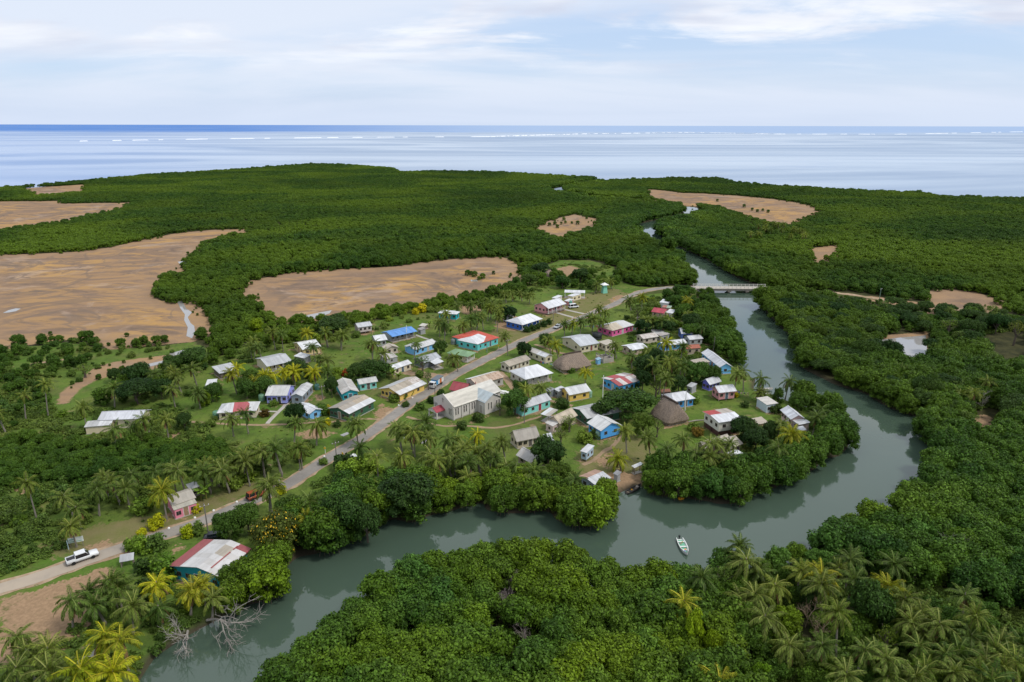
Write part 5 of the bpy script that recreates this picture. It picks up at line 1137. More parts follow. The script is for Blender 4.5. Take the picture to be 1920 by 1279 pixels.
shed(2, (1032, 212), (1080, 222), (1095, 204), 'beige hut roof among palms beside the creek trees', TAN, ((.55, .46, .36),), e=2.1)
shed(2, (1030, 270), (1065, 282), (1090, 262), 'second beige roof among palms beside the creek trees', TAN, ((.55, .5, .42),), e=2.1)

# bare concrete shell of an unfinished house
def shell():
    p, rz, L, Wd = rect3(2, (432, 528), (487, 556), (543, 536), G + 2.2)
    r = empty('unfinished_house', p, rz); tag(r, 'roofless grey concrete shell of an unfinished house', 'house', 'village houses')
    mb = MB(); t = .18; l, w = L / 2, Wd / 2
    for a in ((-l, l, -w, -w + t), (-l, l, w - t, w), (-l, -l + t, -w + t, w - t), (l - t, l, -w + t, w - t), (-.1, .1, -w + t, w - t)): mb.box(a[0], a[1], a[2], a[3], 0, 1.5)
    mb.build('wall', [M_CONC], r); cm = MB(); cm.box(-.14, .14, -.14, .14, 1.5, 2.4); cm = cm.mesh('column', [M_CONC])
    for xx in (-l + .2, 0.3, l - .2):
        for yy in (-w + .2, w - .2): place('column', cm, r, (xx, yy, 0))
    mb = MB(); mb.box(-l, l, -w, -w + .25, 2.4, 2.6); mb.box(-l, l, w - .25, w, 2.4, 2.6); mb.build('ring_beam', [plain('dark_beam', (.17, .14, .12))], r); FOOT.append((p.x, p.y, rz, l, w)); LAND.append(('the concrete shell', (p.x, p.y), l))
shell()

# thatched halls
def thatched(c, A, B, C, label, short, e, rise, ridge, hip, over):
    root, l, w = house(c, A, B, C, label, short, (.36, .29, .21), roof=(BROWN_R,), e=e, rise=rise, ridge=ridge, hip=hip, over=over, wins=(5, 5), door='AB', dcol=(.12, .08, .05), ww=.7, wh=.8, cat='thatched hall', group='thatched halls', rmats=thatch_mat(), name='thatched_hall')
    for o in list(root.children):
        if o.name.startswith('roof'): bpy.data.objects.remove(o)
    L_, W_ = (l, w) if ridge == 'x' else (w, l)
    L_ = L_ / 2 + over; W_ = W_ / 2 + over; hp = hip
    rg = random.Random(len(label)); mb = MB(); secs = []; n = 40
    def ringat(t):                                # t: 0 eave .. 1 ridge, softly bellied
        b = 0.10 * math.sin(PI * t); lx = L_ - hp * (t - b * .5); wy = W_ * (1 - t) + .18 + b * W_ * .22; ring = []
        N = 64
        for k in range(N):
            a = 2 * PI * k / N; ca, sa = math.cos(a), math.sin(a); m = 1 / max(abs(ca) / lx, abs(sa) / wy); pw = .86
            x_, y_ = ca * m, sa * m; rr = (abs(x_ / lx) ** 7 + abs(y_ / wy) ** 7) ** (-1 / 7); rr = rr if max(abs(x_ / lx), abs(y_ / wy)) > 0 else 1
            j = 1 + rg.uniform(-.012, .012); ring.append((x_ * rr * j, y_ * rr * j, rise * (t ** .96) + rg.uniform(-.05, .05) - (over * .55 if t == 0 else over * .4 * (1 - t))))
        return ring
    secs = [[(p[0] * .97, p[1] * .97, p[2] - .4) for p in ringat(0)]] + [ringat(t) for t in (0, .12, .25, .4, .55, .7, .85, .96)]
    mb.loft(secs); o = mb.build('thatch_roof', [thatch_mat()], root); o.location = (0, 0, e)
    if ridge == 'y': o.rotation_euler = (0, 0, PI / 2)
    rb = MB(); xl = L_ - hp * .95
    rb.tube([(-xl, 0, rise - .05), (-xl * .3, 0, rise + .1), (xl * .4, 0, rise + .06), (xl, 0, rise)], [.34, .3, .3, .34], 8)
    o = rb.build('ridge_cap', [plain('dark_thatch', (.08, .06, .05), .95, .1, 0, .5, 4)], root); o.location = (0, 0, e)
    if ridge == 'y': o.rotation_euler = (0, 0, PI / 2)
thatched(2, (120, 588), (205, 636), (382, 580), 'rounded thatched hall with a flat dark ridge and brown walls', 'the first thatched hall', 1.9, 3.6, 'y', 2.6, .9)
thatched(8, (62, 482), (197, 562), (343, 522), 'steep thatched hall with a peaked ridge and cream walls', 'the second thatched hall', 1.6, 4.4, 'x', 1.3, .8)
thatched('M', (1128, 893), (1170, 900), (1197, 890), 'tiny far thatched hut alone beside the middle salt flat', 'the tiny thatched hut', 1.6, 3.2, 'y', 1.2, .6)

# the church
def church():
    a, b, k = cat_(1, (790, 928)), cat_(1, (921, 990)), cat_(1, (1226, 862))
    u = b - a; L = u.length; ux = u / L; vx = Vector((-ux.y, ux.x, 0)); D = (k - b).dot(vx)
    L = max(L, 8.5)
    p = a + ux * L / 2 + vx * D / 2; root = empty('church', (p.x, p.y, G), math.atan2(ux.y, ux.x)); tag(root, 'grey white church with tall narrow windows, side wing and red porch', 'church')
    H = 4.1; rs = 2.2; l, d = L / 2, D / 2
    wallm = paint((.58, .54, .50), .75, .28)
    mb = MB(); mb.box(-l, l, -d, d, 0, H)
    for s_, yy in ((-1, -d), (1, d)):
        q = [(-l, yy, H), (l, yy, H), (0, yy, H + rs)]; mb.face(q if s_ < 0 else q[::-1])
    mb.build('wall', [wallm], root)
    mb = MB(); mb.face([(-l, -d - .02, H - .2), (l, -d - .02, H - .2), (l, -d - .02, H + .35), (0, -d - .02, H + rs + .45), (-l, -d - .02, H + .35)]); mb.face([(-l, -d + .3, H - .2), (l, -d + .3, H - .2), (l, -d + .3, H + .35), (0, -d + .3, H + rs + .45), (-l, -d + .3, H + .35)][::-1])
    for q0, q1 in (((-l, H + .35), (0, H + rs + .45)), ((0, H + rs + .45), (l, H + .35)), ((l, H + .35), (l, H - .2)), ((-l, H - .2), (-l, H + .35))):
        mb.face([(q0[0], -d - .02, q0[1]), (q1[0], -d - .02, q1[1]), (q1[0], -d + .3, q1[1]), (q0[0], -d + .3, q0[1])])
    mb.build('gable_parapet', [wallm], root)
    ov = .35; mb = MB(); n = 6
    cols = [metal_roof((.60, .565, .49), .06), metal_roof((.60, .58, .53), .12)]
    for i in range(n):
        y0, y1 = -d + .31 + (2 * d - .31 + ov) * i / n, -d + .31 + (2 * d - .31 + ov) * (i + 1) / n
        for s_ in (1, -1):
            z0 = H - ov * rs / l; q = [(s_ * (l + ov), y0, z0), (s_ * (l + ov), y1, z0), (0, y1, H + rs + .05), (0, y0, H + rs + .05)]
            q = q if s_ > 0 else q[::-1]; mb.face(q, 0 if (s_ > 0 and i < 4) else 1); mb.face([(v[0], v[1], v[2] - .1) for v in q][::-1], 0)
        mb.face([(l + ov, y0, H - ov * rs / l), (l + ov, y0, H - ov * rs / l - .1), (l + ov, y1, H - ov * rs / l - .1), (l + ov, y1, H - ov * rs / l)], 0)
    mb.build('roof', cols, root)
    # side wing towards +x
    tw, td = 3.4, D * .17; ty = d - td - D * .16; th_ = H
    mb = MB(); x0, x1 = l + .003, l + tw; mb.box(x0, x1, ty - td, ty + td, 0, th_); mb.face([(x1, ty - td, th_), (x1, ty + td, th_), (x1, ty, th_ + 1.6)]); mb.build('side_wing', [wallm], root)
    mb = MB(); zr = th_ + 1.65
    for s_ in (1, -1):
        q = [(.9, ty + s_ * (td + .3), th_ - .25), (x1 + .3, ty + s_ * (td + .3), th_ - .25), (x1 + .3, ty, zr), (.9, ty, zr)]
        q = q if s_ < 0 else q[::-1]; mb.face(q); mb.face([(v[0], v[1], v[2] - .1) for v in q][::-1])
    mb.build('wing_roof', [metal_roof((.44, .50, .52), .05)], root)
    # tall narrow windows in threes, pilasters
    def tallwin(h):
        m_ = MB(); m_.box(-.16, .16, -.03, 0, 0, h, 1); m_.box(-.24, -.16, -.07, 0, -.08, h + .08, 0); m_.box(.16, .24, -.07, 0, -.08, h + .08, 0); m_.box(-.16, .16, -.07, 0, -.08, 0, 0); m_.box(-.16, .16, -.07, 0, h, h + .08, 0); m_.box(-.16, .16, -.04, -.03, h * .5, h * .5 + .05, 0); return m_.mesh('window', [wallm, M_GLASS])
    tw_m = tallwin(2.0)
    pm = MB(); pm.box(-.02, .28, -.2, .2, 0, H - .5); pm = pm.mesh('pilaster', [wallm])
    ylo, yhi = -d, ty - td
    nb = 3
    for i in range(nb):
        yc = ylo + (yhi - ylo) * (i + .5) / nb
        for s_ in (-.42, .42): place('window', tw_m, root, (l + .004, yc + s_, 1.3), PI / 2)
        place('pilaster', pm, root, (l, ylo + (yhi - ylo) * i / nb + .25, 0))
    place('door', door_mesh((.45, .4, .36), 1.1, 2.3), root, (l + .004, ty - td - 1.1, .2), PI / 2) if False else None
    for s_ in (-.9, -.35, .75, 1.25): place('window', tw_m, root, (x1 + .004, ty + s_ * td * .62, 1.3), PI / 2)
    place('window', tw_m, root, (l + .004, ty + td + 1.0, 1.3), PI / 2); place('window', tw_m, root, (l + .004, ty + td + 1.7, 1.3), PI / 2)
    place('door', door_mesh((.42, .38, .36), 1.1, 2.3), root, (l + tw * .5, ty - td - .004, .2), 0)
    for xx in (-l + .7, -l + 1.5, l - .75, l - 1.55): place('window', tw_m, root, (xx, -d - .024, 1.3))
    # cross on the gable
    mb = MB(); mb.box(-.08, .08, -.1, 0, 0, 1.35); mb.box(-.4, -.08, -.1, 0, .82, .97); mb.box(.08, .4, -.1, 0, .82, .97); o = mb.build('cross', [plain('cross_dark', (.26, .24, .22))], root); o.location = (0, -d - .024, H + .1)
    # porch with red lean roof
    pw, pd, pz = 2.0, 3.2, 2.2; px0 = -1.0
    mb = MB(); pr = [(px0 - pw, pz), (px0, pz + .95), (px0 + pw, pz)]
    for (xa, za), (xb, zb), m in ((pr[0], pr[1], 1), (pr[1], pr[2], 0)):
        q = [(xa, -d - pd, za), (xb, -d - pd, zb), (xb, -d - .03, zb), (xa, -d - .03, za)]; mb.face(q, m); mb.face([(v[0], v[1], v[2] - .12) for v in q][::-1], m)
    o = mb.build('porch_roof', [metal_roof((.36, .06, .085), .25), metal_roof((.46, .42, .38), .1)], root); o['label'] = 'crimson porch roof'
    mb = MB(); mb.face([(pr[0][0], -d - pd + .05, pz - .15), (pr[2][0], -d - pd + .05, pz - .15), (pr[1][0], -d - pd + .05, pz + .82)]); mb.box(px0 - pw, px0 + pw, -d - pd + .06, -d - pd + .2, pz - .35, pz - .16); mb.build('porch_gable', [wallm], root)
    cm = MB(); cm.box(-.16, .16, -.16, .16, 0, pz - .13); cm = cm.mesh('porch_column', [wallm])
    for xx in (px0 - pw + .2, px0 + pw - .2):
        place('porch_column', cm, root, (xx, -d - pd + .3, 0))
    mb = MB(); mb.box(px0 - pw, px0 + pw, -d - pd, -d, 0, .22); mb.build('porch_floor', [M_CONC], root)
    mb = MB(); mb.box(-l - .1, l + .1, -d - .05, d + .1, -.02, .3); mb.build('plinth', [M_CONC], root)
    mb = MB(); mb.tube([(.0, d * .35, H + rs), (.0, d * .35, H + rs + .9)], [.12, .1], 6); mb.build('vent_pipe', [plain('vent_red', (.3, .08, .08))], root)
    LAND.append(('the church', (p.x, p.y), d)); FOOT.append((p.x, p.y, math.atan2(ux.y, ux.x), l + 1, d + 3)); FOOT.append((p.x + ux.x * (l + 2) , p.y + ux.y * (l + 2), math.atan2(ux.y, ux.x), 3, d))
    print('church', L, D)
church()
# white tomb slab, tanks, lookout tower
def tomb():
    p = cat_(1, (1263, 800)); r = empty('tomb', p, R(-20)); tag(r, 'low white concrete tomb on the lawn behind the church', 'tomb')
    mb = MB(); mb.box(-1.8, 1.8, -1.0, 1.0, 0, .3); mb.build('base', [M_WHITE], r); mb = MB(); mb.box(-1.2, 1.2, -.55, .55, .3, .65); mb.build('slab', [M_WHITE], r); mb = MB(); mb.box(-1.35, -1.21, -.5, .5, .3, 1.3); mb.build('headstone', [M_WHITE], r)
tomb()
def tank(c, q, label, r=.9, h=1.7, col=(.10, .22, .13)):
    p = cat_(c, q); root = empty('water_tank', p); tag(root, label, 'water tank', 'water tanks')
    mb = MB(); mb.lathe([(r, 0), (r, .2), (r * 1.03, .25), (r, .3), (r, h * .55), (r * 1.03, h * .6), (r, h * .65), (r, h), (r * .75, h + .22), (.3, h + .32)], 16); mb.build('barrel', [plain('tank_plastic', col, .5)], root, True)
    mb = MB(); mb.lathe([(.3, h + .321), (.3, h + .42), (.26, h + .45)], 10); mb.build('lid', [plain('tank_lid', k3(col, .7), .5)], root)
tank(7, (970, 375), 'green water tank at the corner of the bright blue house', 1.0, 1.9, (.22, .36, .28)); tank(1, (1862, 828), 'green water tank at the corner of the yellow walled house', .95, 1.8, (.22, .36, .26)); tank(3, (412, 705), 'green water tank left of the lilac house', .95, 1.8, (.14, .27, .17)); tank(3, (97, 822), 'green water tank at the left of the striped bungalow', .95, 1.7, (.12, .26, .16))
tank(3, (793, 628), 'lone green water tank on the lawn right of the narrow grey house', .8, 1.5, (.10, .24, .2)); tank(1, (925, 462), 'dark water tank at the left of the red roofed teal house', 1.0, 1.8, (.16, .19, .18)); tank(1, (1733, 195), 'green water tank at the end of the pink school', 1.0, 1.9, (.1, .26, .2)); tank(2, (440, 425), 'big black water tank left of the magenta house', 1.9, 2.2, (.02, .022, .025)); tank(2, (262, 190), 'dark green water tank next to the pink shed', .8, 1.6, (.06, .16, .13)) if False else None
def tower():
    p = cat_(2, (491, 108)); r = empty('lookout_tower', p, R(20)); tag(r, 'mint green little tower with a white cap near the bridge road', 'tower'); LAND.append(('the mint tower', (p.x, p.y), 2))
    mb = MB(); mb.loft([[(-1.2, -1.2, 0), (1.2, -1.2, 0), (1.2, 1.2, 0), (-1.2, 1.2, 0)], [(-.8, -.8, 4.2), (.8, -.8, 4.2), (.8, .8, 4.2), (-.8, .8, 4.2)]]); mb.build('shaft', [paint((.22, .55, .42))], r)
    mb = MB(); mb.loft([[(-1.7, -1.7, 4.2), (1.7, -1.7, 4.2), (1.7, 1.7, 4.2), (-1.7, 1.7, 4.2)], [(-.3, -.3, 5.1), (.3, -.3, 5.1), (.3, .3, 5.1), (-.3, .3, 5.1)]]); mb.build('cap', [M_WHITE], r)
tower()
# ------------------------------------------------------------------ bridge
def bridge():
    a, b = ROAD[-1], ROAD_R[0]; d = b - a; L = math.hypot(d.x, d.y); rz = math.atan2(d.y, d.x)
    r = empty('road_bridge', ((a.x + b.x) / 2, (a.y + b.y) / 2, 0), rz); tag(r, 'low concrete road bridge with pale railings over the creek', 'bridge'); LAND.append(('the bridge', (a.x, a.y), 5))
    cm = plain('bridge_concrete', (.47, .42, .36), .85, .2, 0, .3, .6); h = L / 2 + .5
    mb = MB(); mb.box(-h, h, -2.9, 2.9, BR_Z - .25, BR_Z + .06); mb.build('deck', [cm], r)
    for s in (-1, 1):
        mb = MB(); mb.box(-h + .5, h - .5, s * 2.3 - .25, s * 2.3 + .25, BR_Z - 1.15, BR_Z - .252); mb.build('girder', [plain('girder', (.33, .29, .25))], r)
        mb = MB(); y = s * 2.75
        n = int(2 * h / 2.0)
        for i in range(n + 1):
            x_ = -h + .1 + (2 * h - .2) * i / n; mb.box(x_ - .08, x_ + .08, y - .08, y + .08, BR_Z + .06, BR_Z + 1.05)
        mb.box(-h, h, y - .06, y + .06, BR_Z + 1.05, BR_Z + 1.18); mb.box(-h, h, y - .05, y + .05, BR_Z + .55, BR_Z + .66); mb.build('railing', [paint((.62, .60, .56), .7)], r)
    for t in (-.06, .42):
        mb = MB(); mb.box(t * h - .9, t * h + .9, -2.7, 2.7, BR_Z - 1.75, BR_Z - 1.152); 
        for s in (-1.7, 1.7): mb.lathe([(.45, -1.6), (.45, BR_Z - 1.752)], 12, 0, (t * h, s, 0))
        mb.build('pier', [plain('pier', (.25, .22, .19))], r)
    for s in (-1, 1):
        mb = MB(); mb.box(s * h - .6, s * h + .6, -3.2, 3.2, -1.6, BR_Z - .252); mb.build('abutment', [cm], r)
bridge()
# ------------------------------------------------------------------ vehicles
def wheel_mesh(rad, wd):
    mb = MB(); n = 16
    prof = [(rad * .55, -wd / 2), (rad * .9, -wd / 2), (rad, -wd * .3), (rad, wd * .3), (rad * .9, wd / 2), (rad * .55, wd / 2)]
    mb.lathe(prof, n, 0); t = mb.mesh('tyre', [M_RUBBER])
    mb = MB(); mb.lathe([(.02, -wd * .42), (rad * .56, -wd * .40), (rad * .56, wd * .40), (.02, wd * .42)], n, 0); return t, mb.mesh('rim', [M_STEEL])
def add_wheels(root, xs, y, rad, wd):
    t, rm = wheel_mesh(rad, wd)
    for x_ in xs:
        for s in (-1, 1):
            w_ = place('wheel', t, root, (x_, s * y, rad)); w_.rotation_euler = (PI / 2, 0, 0); place('rim', rm, w_)
def car_body(prof, half, taper=.86):
    """prof: side outline (x, z) from rear round to front, lofted across the width"""
    mb = MB(); secs = []
    for y, k in ((-half, .94), (-half * .94, 1.0), (0, 1.02), (half * .94, 1.0), (half, .94)):
        secs.append([(x_ * (1 - (1 - k) * .2), y, .3 + (z - .3) * (1 if k >= 1 else k)) for x_, z in prof])
    mb.loft(secs); return mb
def vehicle(name, p, rz, label, cat, col, L, kind):
    r = empty(name, p, rz); tag(r, label, cat); cp_ = plain('car_paint_%s' % name, col, .25, .5, 0, .05); h = L / 2; hw = L * .175
    if kind == 'pickup':
        car_body([(-h, .45), (-h, .98), (-h + .05, 1.02), (h * .30, 1.02), (h * .62, 1.06), (h * .94, .96), (h, .80), (h, .45)], .88).build('body', [cp_], r, True)
        mb = MB(); mb.box(-h + .1, -h * .46, -.74, .74, 1.021, 1.06, 0); mb.build('cargo_bed', [plain('bed_dark', (.04, .04, .045))], r)
        mb = MB(); mb.box(-h + .04, -h * .46, -.86, -.75, 1.021, 1.22); mb.box(-h + .04, -h * .46, .75, .86, 1.021, 1.22); mb.box(-h + .0, -h + .1, -.74, .74, 1.021, 1.22); mb.build('bed_side', [cp_], r)
        mb = MB(); mb.loft([[(-h * .44, -.84, 1.03), (h * .46, -.84, 1.03), (h * .46, .84, 1.03), (-h * .44, .84, 1.03)], [(-h * .40, -.72, 1.76), (h * .20, -.72, 1.76), (h * .20, .72, 1.76), (-h * .40, .72, 1.76)]]); mb.build('cabin', [M_GLASS], r)
        mb = MB(); mb.box(-h * .42, h * .22, -.76, .76, 1.74, 1.84); mb.box(-h * .455, -h * .42, -.84, .84, 1.03, 1.42)
        for s in (-1, 1):
            for xa, xb in ((-h * .43, -h * .36), (-.06 * h, -.01 * h), (h * .35, h * .40)): k_ = .04 if xa < h * .3 else -.42; mb.loft([[(xa, s * .83, 1.03), (xb + .06, s * .83, 1.03), (xb + .06, s * .78, 1.03), (xa, s * .78, 1.03)], [(xa + k_, s * .71, 1.73), (xb + .06 + k_, s * .71, 1.73), (xb + .06 + k_, s * .66, 1.73), (xa + k_, s * .66, 1.73)]])
        mb.build('cab_roof', [cp_], r)
    elif kind in ('suv', 'car', 'van'):
        zt = {'suv': 1.75, 'car': 1.42, 'van': 1.95}[kind]; rear = -h * (.96 if kind != 'car' else .72); fr = h * (.36 if kind != 'van' else .55)
        car_body([(-h, .4), (-h, .95), (-h * .9, 1.0), (h * .45, 1.02), (h * .93, .88), (h, .72), (h, .4)], .86).build('body', [cp_], r, True)
        mb = MB(); mb.loft([[(rear, -.80, 1.0), (fr + .45, -.80, 1.0), (fr + .45, .80, 1.0), (rear, .80, 1.0)], [(rear + .22, -.64, zt), (fr - .35, -.64, zt), (fr - .35, .64, zt), (rear + .22, .64, zt)]]); mb.build('cabin', [M_GLASS], r)
        mb = MB(); mb.box(rear + .18, fr - .32, -.66, .66, zt - .02, zt + .06)
        for s in (-1, 1):
            for xa in (rear + .05, (rear + fr) / 2, ): mb.loft([[(xa, s * .81, 1.0), (xa + .14, s * .81, 1.0), (xa + .14, s * .76, 1.0), (xa, s * .76, 1.0)], [(xa + .14, s * .66, zt), (xa + .28, s * .66, zt), (xa + .28, s * .6, zt), (xa + .14, s * .6, zt)]])
        mb.build('car_roof', [cp_], r)
        if kind == 'suv' and 'spare' in label:
            t, rm = wheel_mesh(.34, .2); w_ = place('spare_wheel', t, r, (-h - .1, 0, .95)); w_.rotation_euler = (0, PI / 2, 0)
    lm = MB(); lm.box(0, .05, -.14, .14, -.07, .09); lm = lm.mesh('headlight', [plain('lamp_glass', (.75, .75, .7), .2, .5)])
    tl = MB(); tl.box(-.04, 0, -.1, .1, -.12, .12); tl = tl.mesh('tail_light', [plain('tail_glass', (.4, .02, .02), .3, .5)])
    for s in (-1, 1): place('headlight', lm, r, (h * .985, s * .62, .74)); place('tail_light', tl, r, (-h * .985, s * .70, .82))
    mb = MB(); mb.box(h - .06, h + .06, -.8, .8, .36, .54); mb.box(-h - .06, -h + .06, -.8, .8, .38, .54); mb.build('bumper', [plain('bumper', (.06, .06, .065))], r)
    add_wheels(r, (-h * .60, h * .62), .80, .36, .24); return r
def road_dir(p):
    i = min(range(len(ROAD)), key=lambda k: (ROAD[k].x - p.x) ** 2 + (ROAD[k].y - p.y) ** 2); a, b = ROAD[max(0, i - 1)], ROAD[min(len(ROAD) - 1, i + 1)]
    return ROAD[i], math.atan2((b - a).y, (b - a).x)
def on_road(px, off, rev=False):
    q = at(*px); c_, a = road_dir(q); n = Vector((-math.sin(a), math.cos(a), 0)); p = Vector((c_.x, c_.y, 0)) + n * off; return (p.x, p.y, G + .08), a + (PI if rev else 0)
p, a = on_road((153, 1056), .5); vehicle('pickup_truck', p, a, 'white double cab pickup with an open dark cargo bed driving on the road', 'pickup', (.72, .73, .75), 5.3, 'pickup'); LAND.append(('the white pickup', p[:2], 3))
p, a = on_road((484, 930), .55); vehicle('jeep', p, a, 'rusty orange jeep with spare wheel on its tailgate driving away', 'car', (.30, .075, .03), 4.2, 'suv'); LAND.append(('the orange jeep', p[:2], 3))
p = cat_(1, (1755, 212)); vehicle('van', p, R(25), 'white van parked on the grass beside the pink school', 'van', (.75, .76, .78), 4.8, 'van')
p, a = on_road((1045, 616), -.7, True); vehicle('hatchback', p, a, 'silver car on the road near the broad grey roofed house', 'car', (.45, .47, .5), 4.1, 'car')
p = cat_(5, (1496, 552)); vehicle('black_car', p, R(20), 'black car parked behind the teal riverside store', 'car', (.012, .014, .02), 4.4, 'car')
def truck():
    p, a = on_road((829, 725), .3, True); r = empty('truck', p, a); tag(r, 'white cab truck with a dark topped blue, white and orange box body', 'truck'); LAND.append(('the box truck', p[:2], 3))
    wp = plain('truck_white', (.72, .73, .74), .3, .5, 0, .05)
    mb = MB(); mb.box(-3.1, 2.9, -.45, .45, .55, .8); mb.build('chassis', [plain('chassis', (.04, .04, .04))], r)
    mb = MB(); mb.loft([[(1.4, -.95, .5), (3.0, -.95, .5), (3.0, .95, .5), (1.4, .95, .5)], [(1.4, -.97, 1.25), (3.02, -.97, 1.25), (3.02, .97, 1.25), (1.4, .97, 1.25)], [(1.4, -.88, 2.1), (2.6, -.88, 2.1), (2.6, .88, 2.1), (1.4, .88, 2.1)]]); mb.build('cab', [wp], r)
    mb = MB(); mb.face([(3.035, -.82, 1.3), (3.035, .82, 1.3), (2.66, .76, 2.02), (2.66, -.76, 2.02)]); mb.build('windscreen', [M_GLASS], r)
    for s in (-1, 1): mb = MB(); mb.box(1.65, 2.55, s * .96 - .03, s * .96 + .03, 1.35, 1.95); mb.build('side_window', [M_GLASS], r)
    bx = MB(); X = [-3.2, -1.9, -.7, .4, 1.3]
    for i in range(4): bx.box(X[i], X[i + 1], -1.05, 1.05, .85, 2.35, i)
    bx.build('box_body', [plain('box_white', (.7, .7, .7), .5), plain('box_orange', (.62, .16, .04), .5), plain('box_pale', (.62, .66, .7), .5), plain('box_blue', (.03, .28, .58), .5)], r)
    mb = MB(); mb.box(-3.22, 1.32, -1.1, 1.1, 2.351, 2.55); mb.build('box_top', [plain('canvas', (.14, .16, .18), .9)], r)
    add_wheels(r, (-2.1, 2.2), .9, .42, .28)
truck()
def tractor():
    p = cat_(6, (975, 268)); r = empty('tractor', p, R(-60)); tag(r, 'blue farm tractor with white canopy parked on the grass under palms', 'tractor'); LAND.append(('the blue tractor', p[:2], 2))
    bl = plain('tractor_blue', (.02, .10, .42), .4, .5)
    mb = MB(); mb.loft([[(.1, -.42, .7), (.1, .42, .7), (.1, .42, 1.45), (.1, -.42, 1.45)], [(1.7, -.36, .7), (1.7, .36, .7), (1.7, .36, 1.3), (1.7, -.36, 1.3)]]); mb.box(-.9, .1, -.5, .5, .6, 1.05); mb.build('body', [bl], r)
    mb = MB(); mb.box(-.8, -.3, -.3, .3, 1.05, 1.2); mb.box(-.9, -.8, -.3, .3, 1.05, 1.6); mb.build('seat', [plain('seat_red', (.5, .1, .05))], r)
    mb = MB()
    for x_ in (-1.0, .15):
        for s in (-.55, .55): mb.box(x_ - .04, x_ + .04, s - .04, s + .04, 1.0, 2.4)
    mb.build('canopy_post', [M_STEEL], r); mb = MB(); mb.box(-1.25, .45, -.8, .8, 2.4, 2.5); mb.build('canopy', [M_WHITE], r)
    for x_, rad, wd, y in ((-.75, .75, .4, .75), (1.35, .45, .28, .62)):
        t, rm = wheel_mesh(rad, wd)
        for s in (-1, 1): w_ = place('wheel', t, r, (x_, s * y, rad)); w_.rotation_euler = (PI / 2, 0, 0); place('rim', rm, w_)
tractor()
# ------------------------------------------------------------------ boats
def boat(p, rz, label, L, Bm, hull, inner, gear=(), name='longboat', motor=True, tilt=0.0):
    r = empty(name, p, rz); tag(r, label, 'boat', None); h = L / 2
    st = [(-h, .82, .0, .62), (-h * .4, 1.0, -.06, .62), (h * .2, .96, -.06, .68), (h * .65, .62, .02, .78), (h * .9, .24, .16, .9), (h, .04, .35, .96)]
    mb = MB(); secs = []
    for x_, k, zb, zt in st:
        w_ = Bm / 2 * k; secs.append([(x_, -w_, zt), (x_, -w_ * .8, zb + .12), (x_, 0, zb), (x_, w_ * .8, zb + .12), (x_, w_, zt), (x_, w_ * .84, zt), (x_, w_ * .66, zb + .26), (x_, 0, zb + .2), (x_, -w_ * .66, zb + .26), (x_, -w_ * .84, zt)])
    mb.loft(secs); mb.build('hull', [hull], r)
    mb = MB(); mb.loft([[(-h * .85, -Bm * .3, .3), (-h * .85, Bm * .3, .3), (-h * .85, Bm * .3, .34), (-h * .85, -Bm * .3, .34)], [(h * .2, -Bm * .32, .32), (h * .2, Bm * .32, .32), (h * .2, Bm * .32, .36), (h * .2, -Bm * .32, .36)], [(h * .72, -Bm * .16, .42), (h * .72, Bm * .16, .42), (h * .72, Bm * .16, .46), (h * .72, -Bm * .16, .46)]]); mb.build('floor', [inner], r)
    for x_ in (-h * .55, h * .05, h * .45):
        k = 1.0 if x_ < h * .3 else .78; mb = MB(); mb.box(x_ - .14, x_ + .14, -Bm * .40 * k, Bm * .40 * k, .48, .55); mb.build('thwart', [hull], r)
    if motor:
        mb = MB(); mb.box(-h - .35, -h - .02, -.16, .16, .55, 1.0); mb.box(-h - .28, -h - .12, -.06, .06, -.2, .55); mb.build('outboard_motor', [plain('motor', (.03, .03, .035), .4)], r)
    for nm, x_, y, s, col in gear:
        mb = MB(); mb.lathe([(s * .8, 0), (s, s * .3), (s * .9, s * .9), (s * .3, s * 1.1)], 8); o = mb.build(nm, [plain('gear_' + nm, col, .6)], r); o.location = (x_, y, .36)
    if tilt: r.rotation_euler = (0, tilt, rz)
    return r
a, b = at(1274, 1012, 0), at(1288, 1043, 0); m = (a + b) / 2
boat((m.x, m.y, -.12), math.atan2((b - a).y, (b - a).x), 'white open longboat with green floor drifting alone on the creek', max(5.6, (b - a).length * .92), 1.7, plain('boat_white', (.74, .74, .72), .4, .4), plain('boat_green', (.16, .42, .28), .6), (('sack', 1.1, .1, .26, (.55, .2, .05)), ('jerry_can', -1.5, .2, .2, (.4, .32, .12)), ('bucket', 1.6, -.15, .2, (.05, .12, .4)), ('rope_coil', -1.0, -.2, .2, (.35, .3, .2))))
a, b = at(1176, 926, 0), at(1200, 914, 0); m = (a + b) / 2
boat((m.x, m.y, -.05), math.atan2((b - a).y, (b - a).x), 'dark wooden boat moored on the mud below the waterside house', 5.0, 1.4, plain('boat_dark', (.045, .042, .04), .7), plain('boat_brown', (.16, .13, .10), .8), (('yellow_tub', -.6, .1, .24, (.7, .35, .03)), ('net_bundle', 1.2, 0, .42, (.3, .26, .22))), motor=False)
p = at(1277, 936, 0); r = empty('yellow_dinghy', (p.x, p.y, 0), R(15)); tag(r, 'tiny yellow dinghy floating beside the mangroves', 'dinghy')
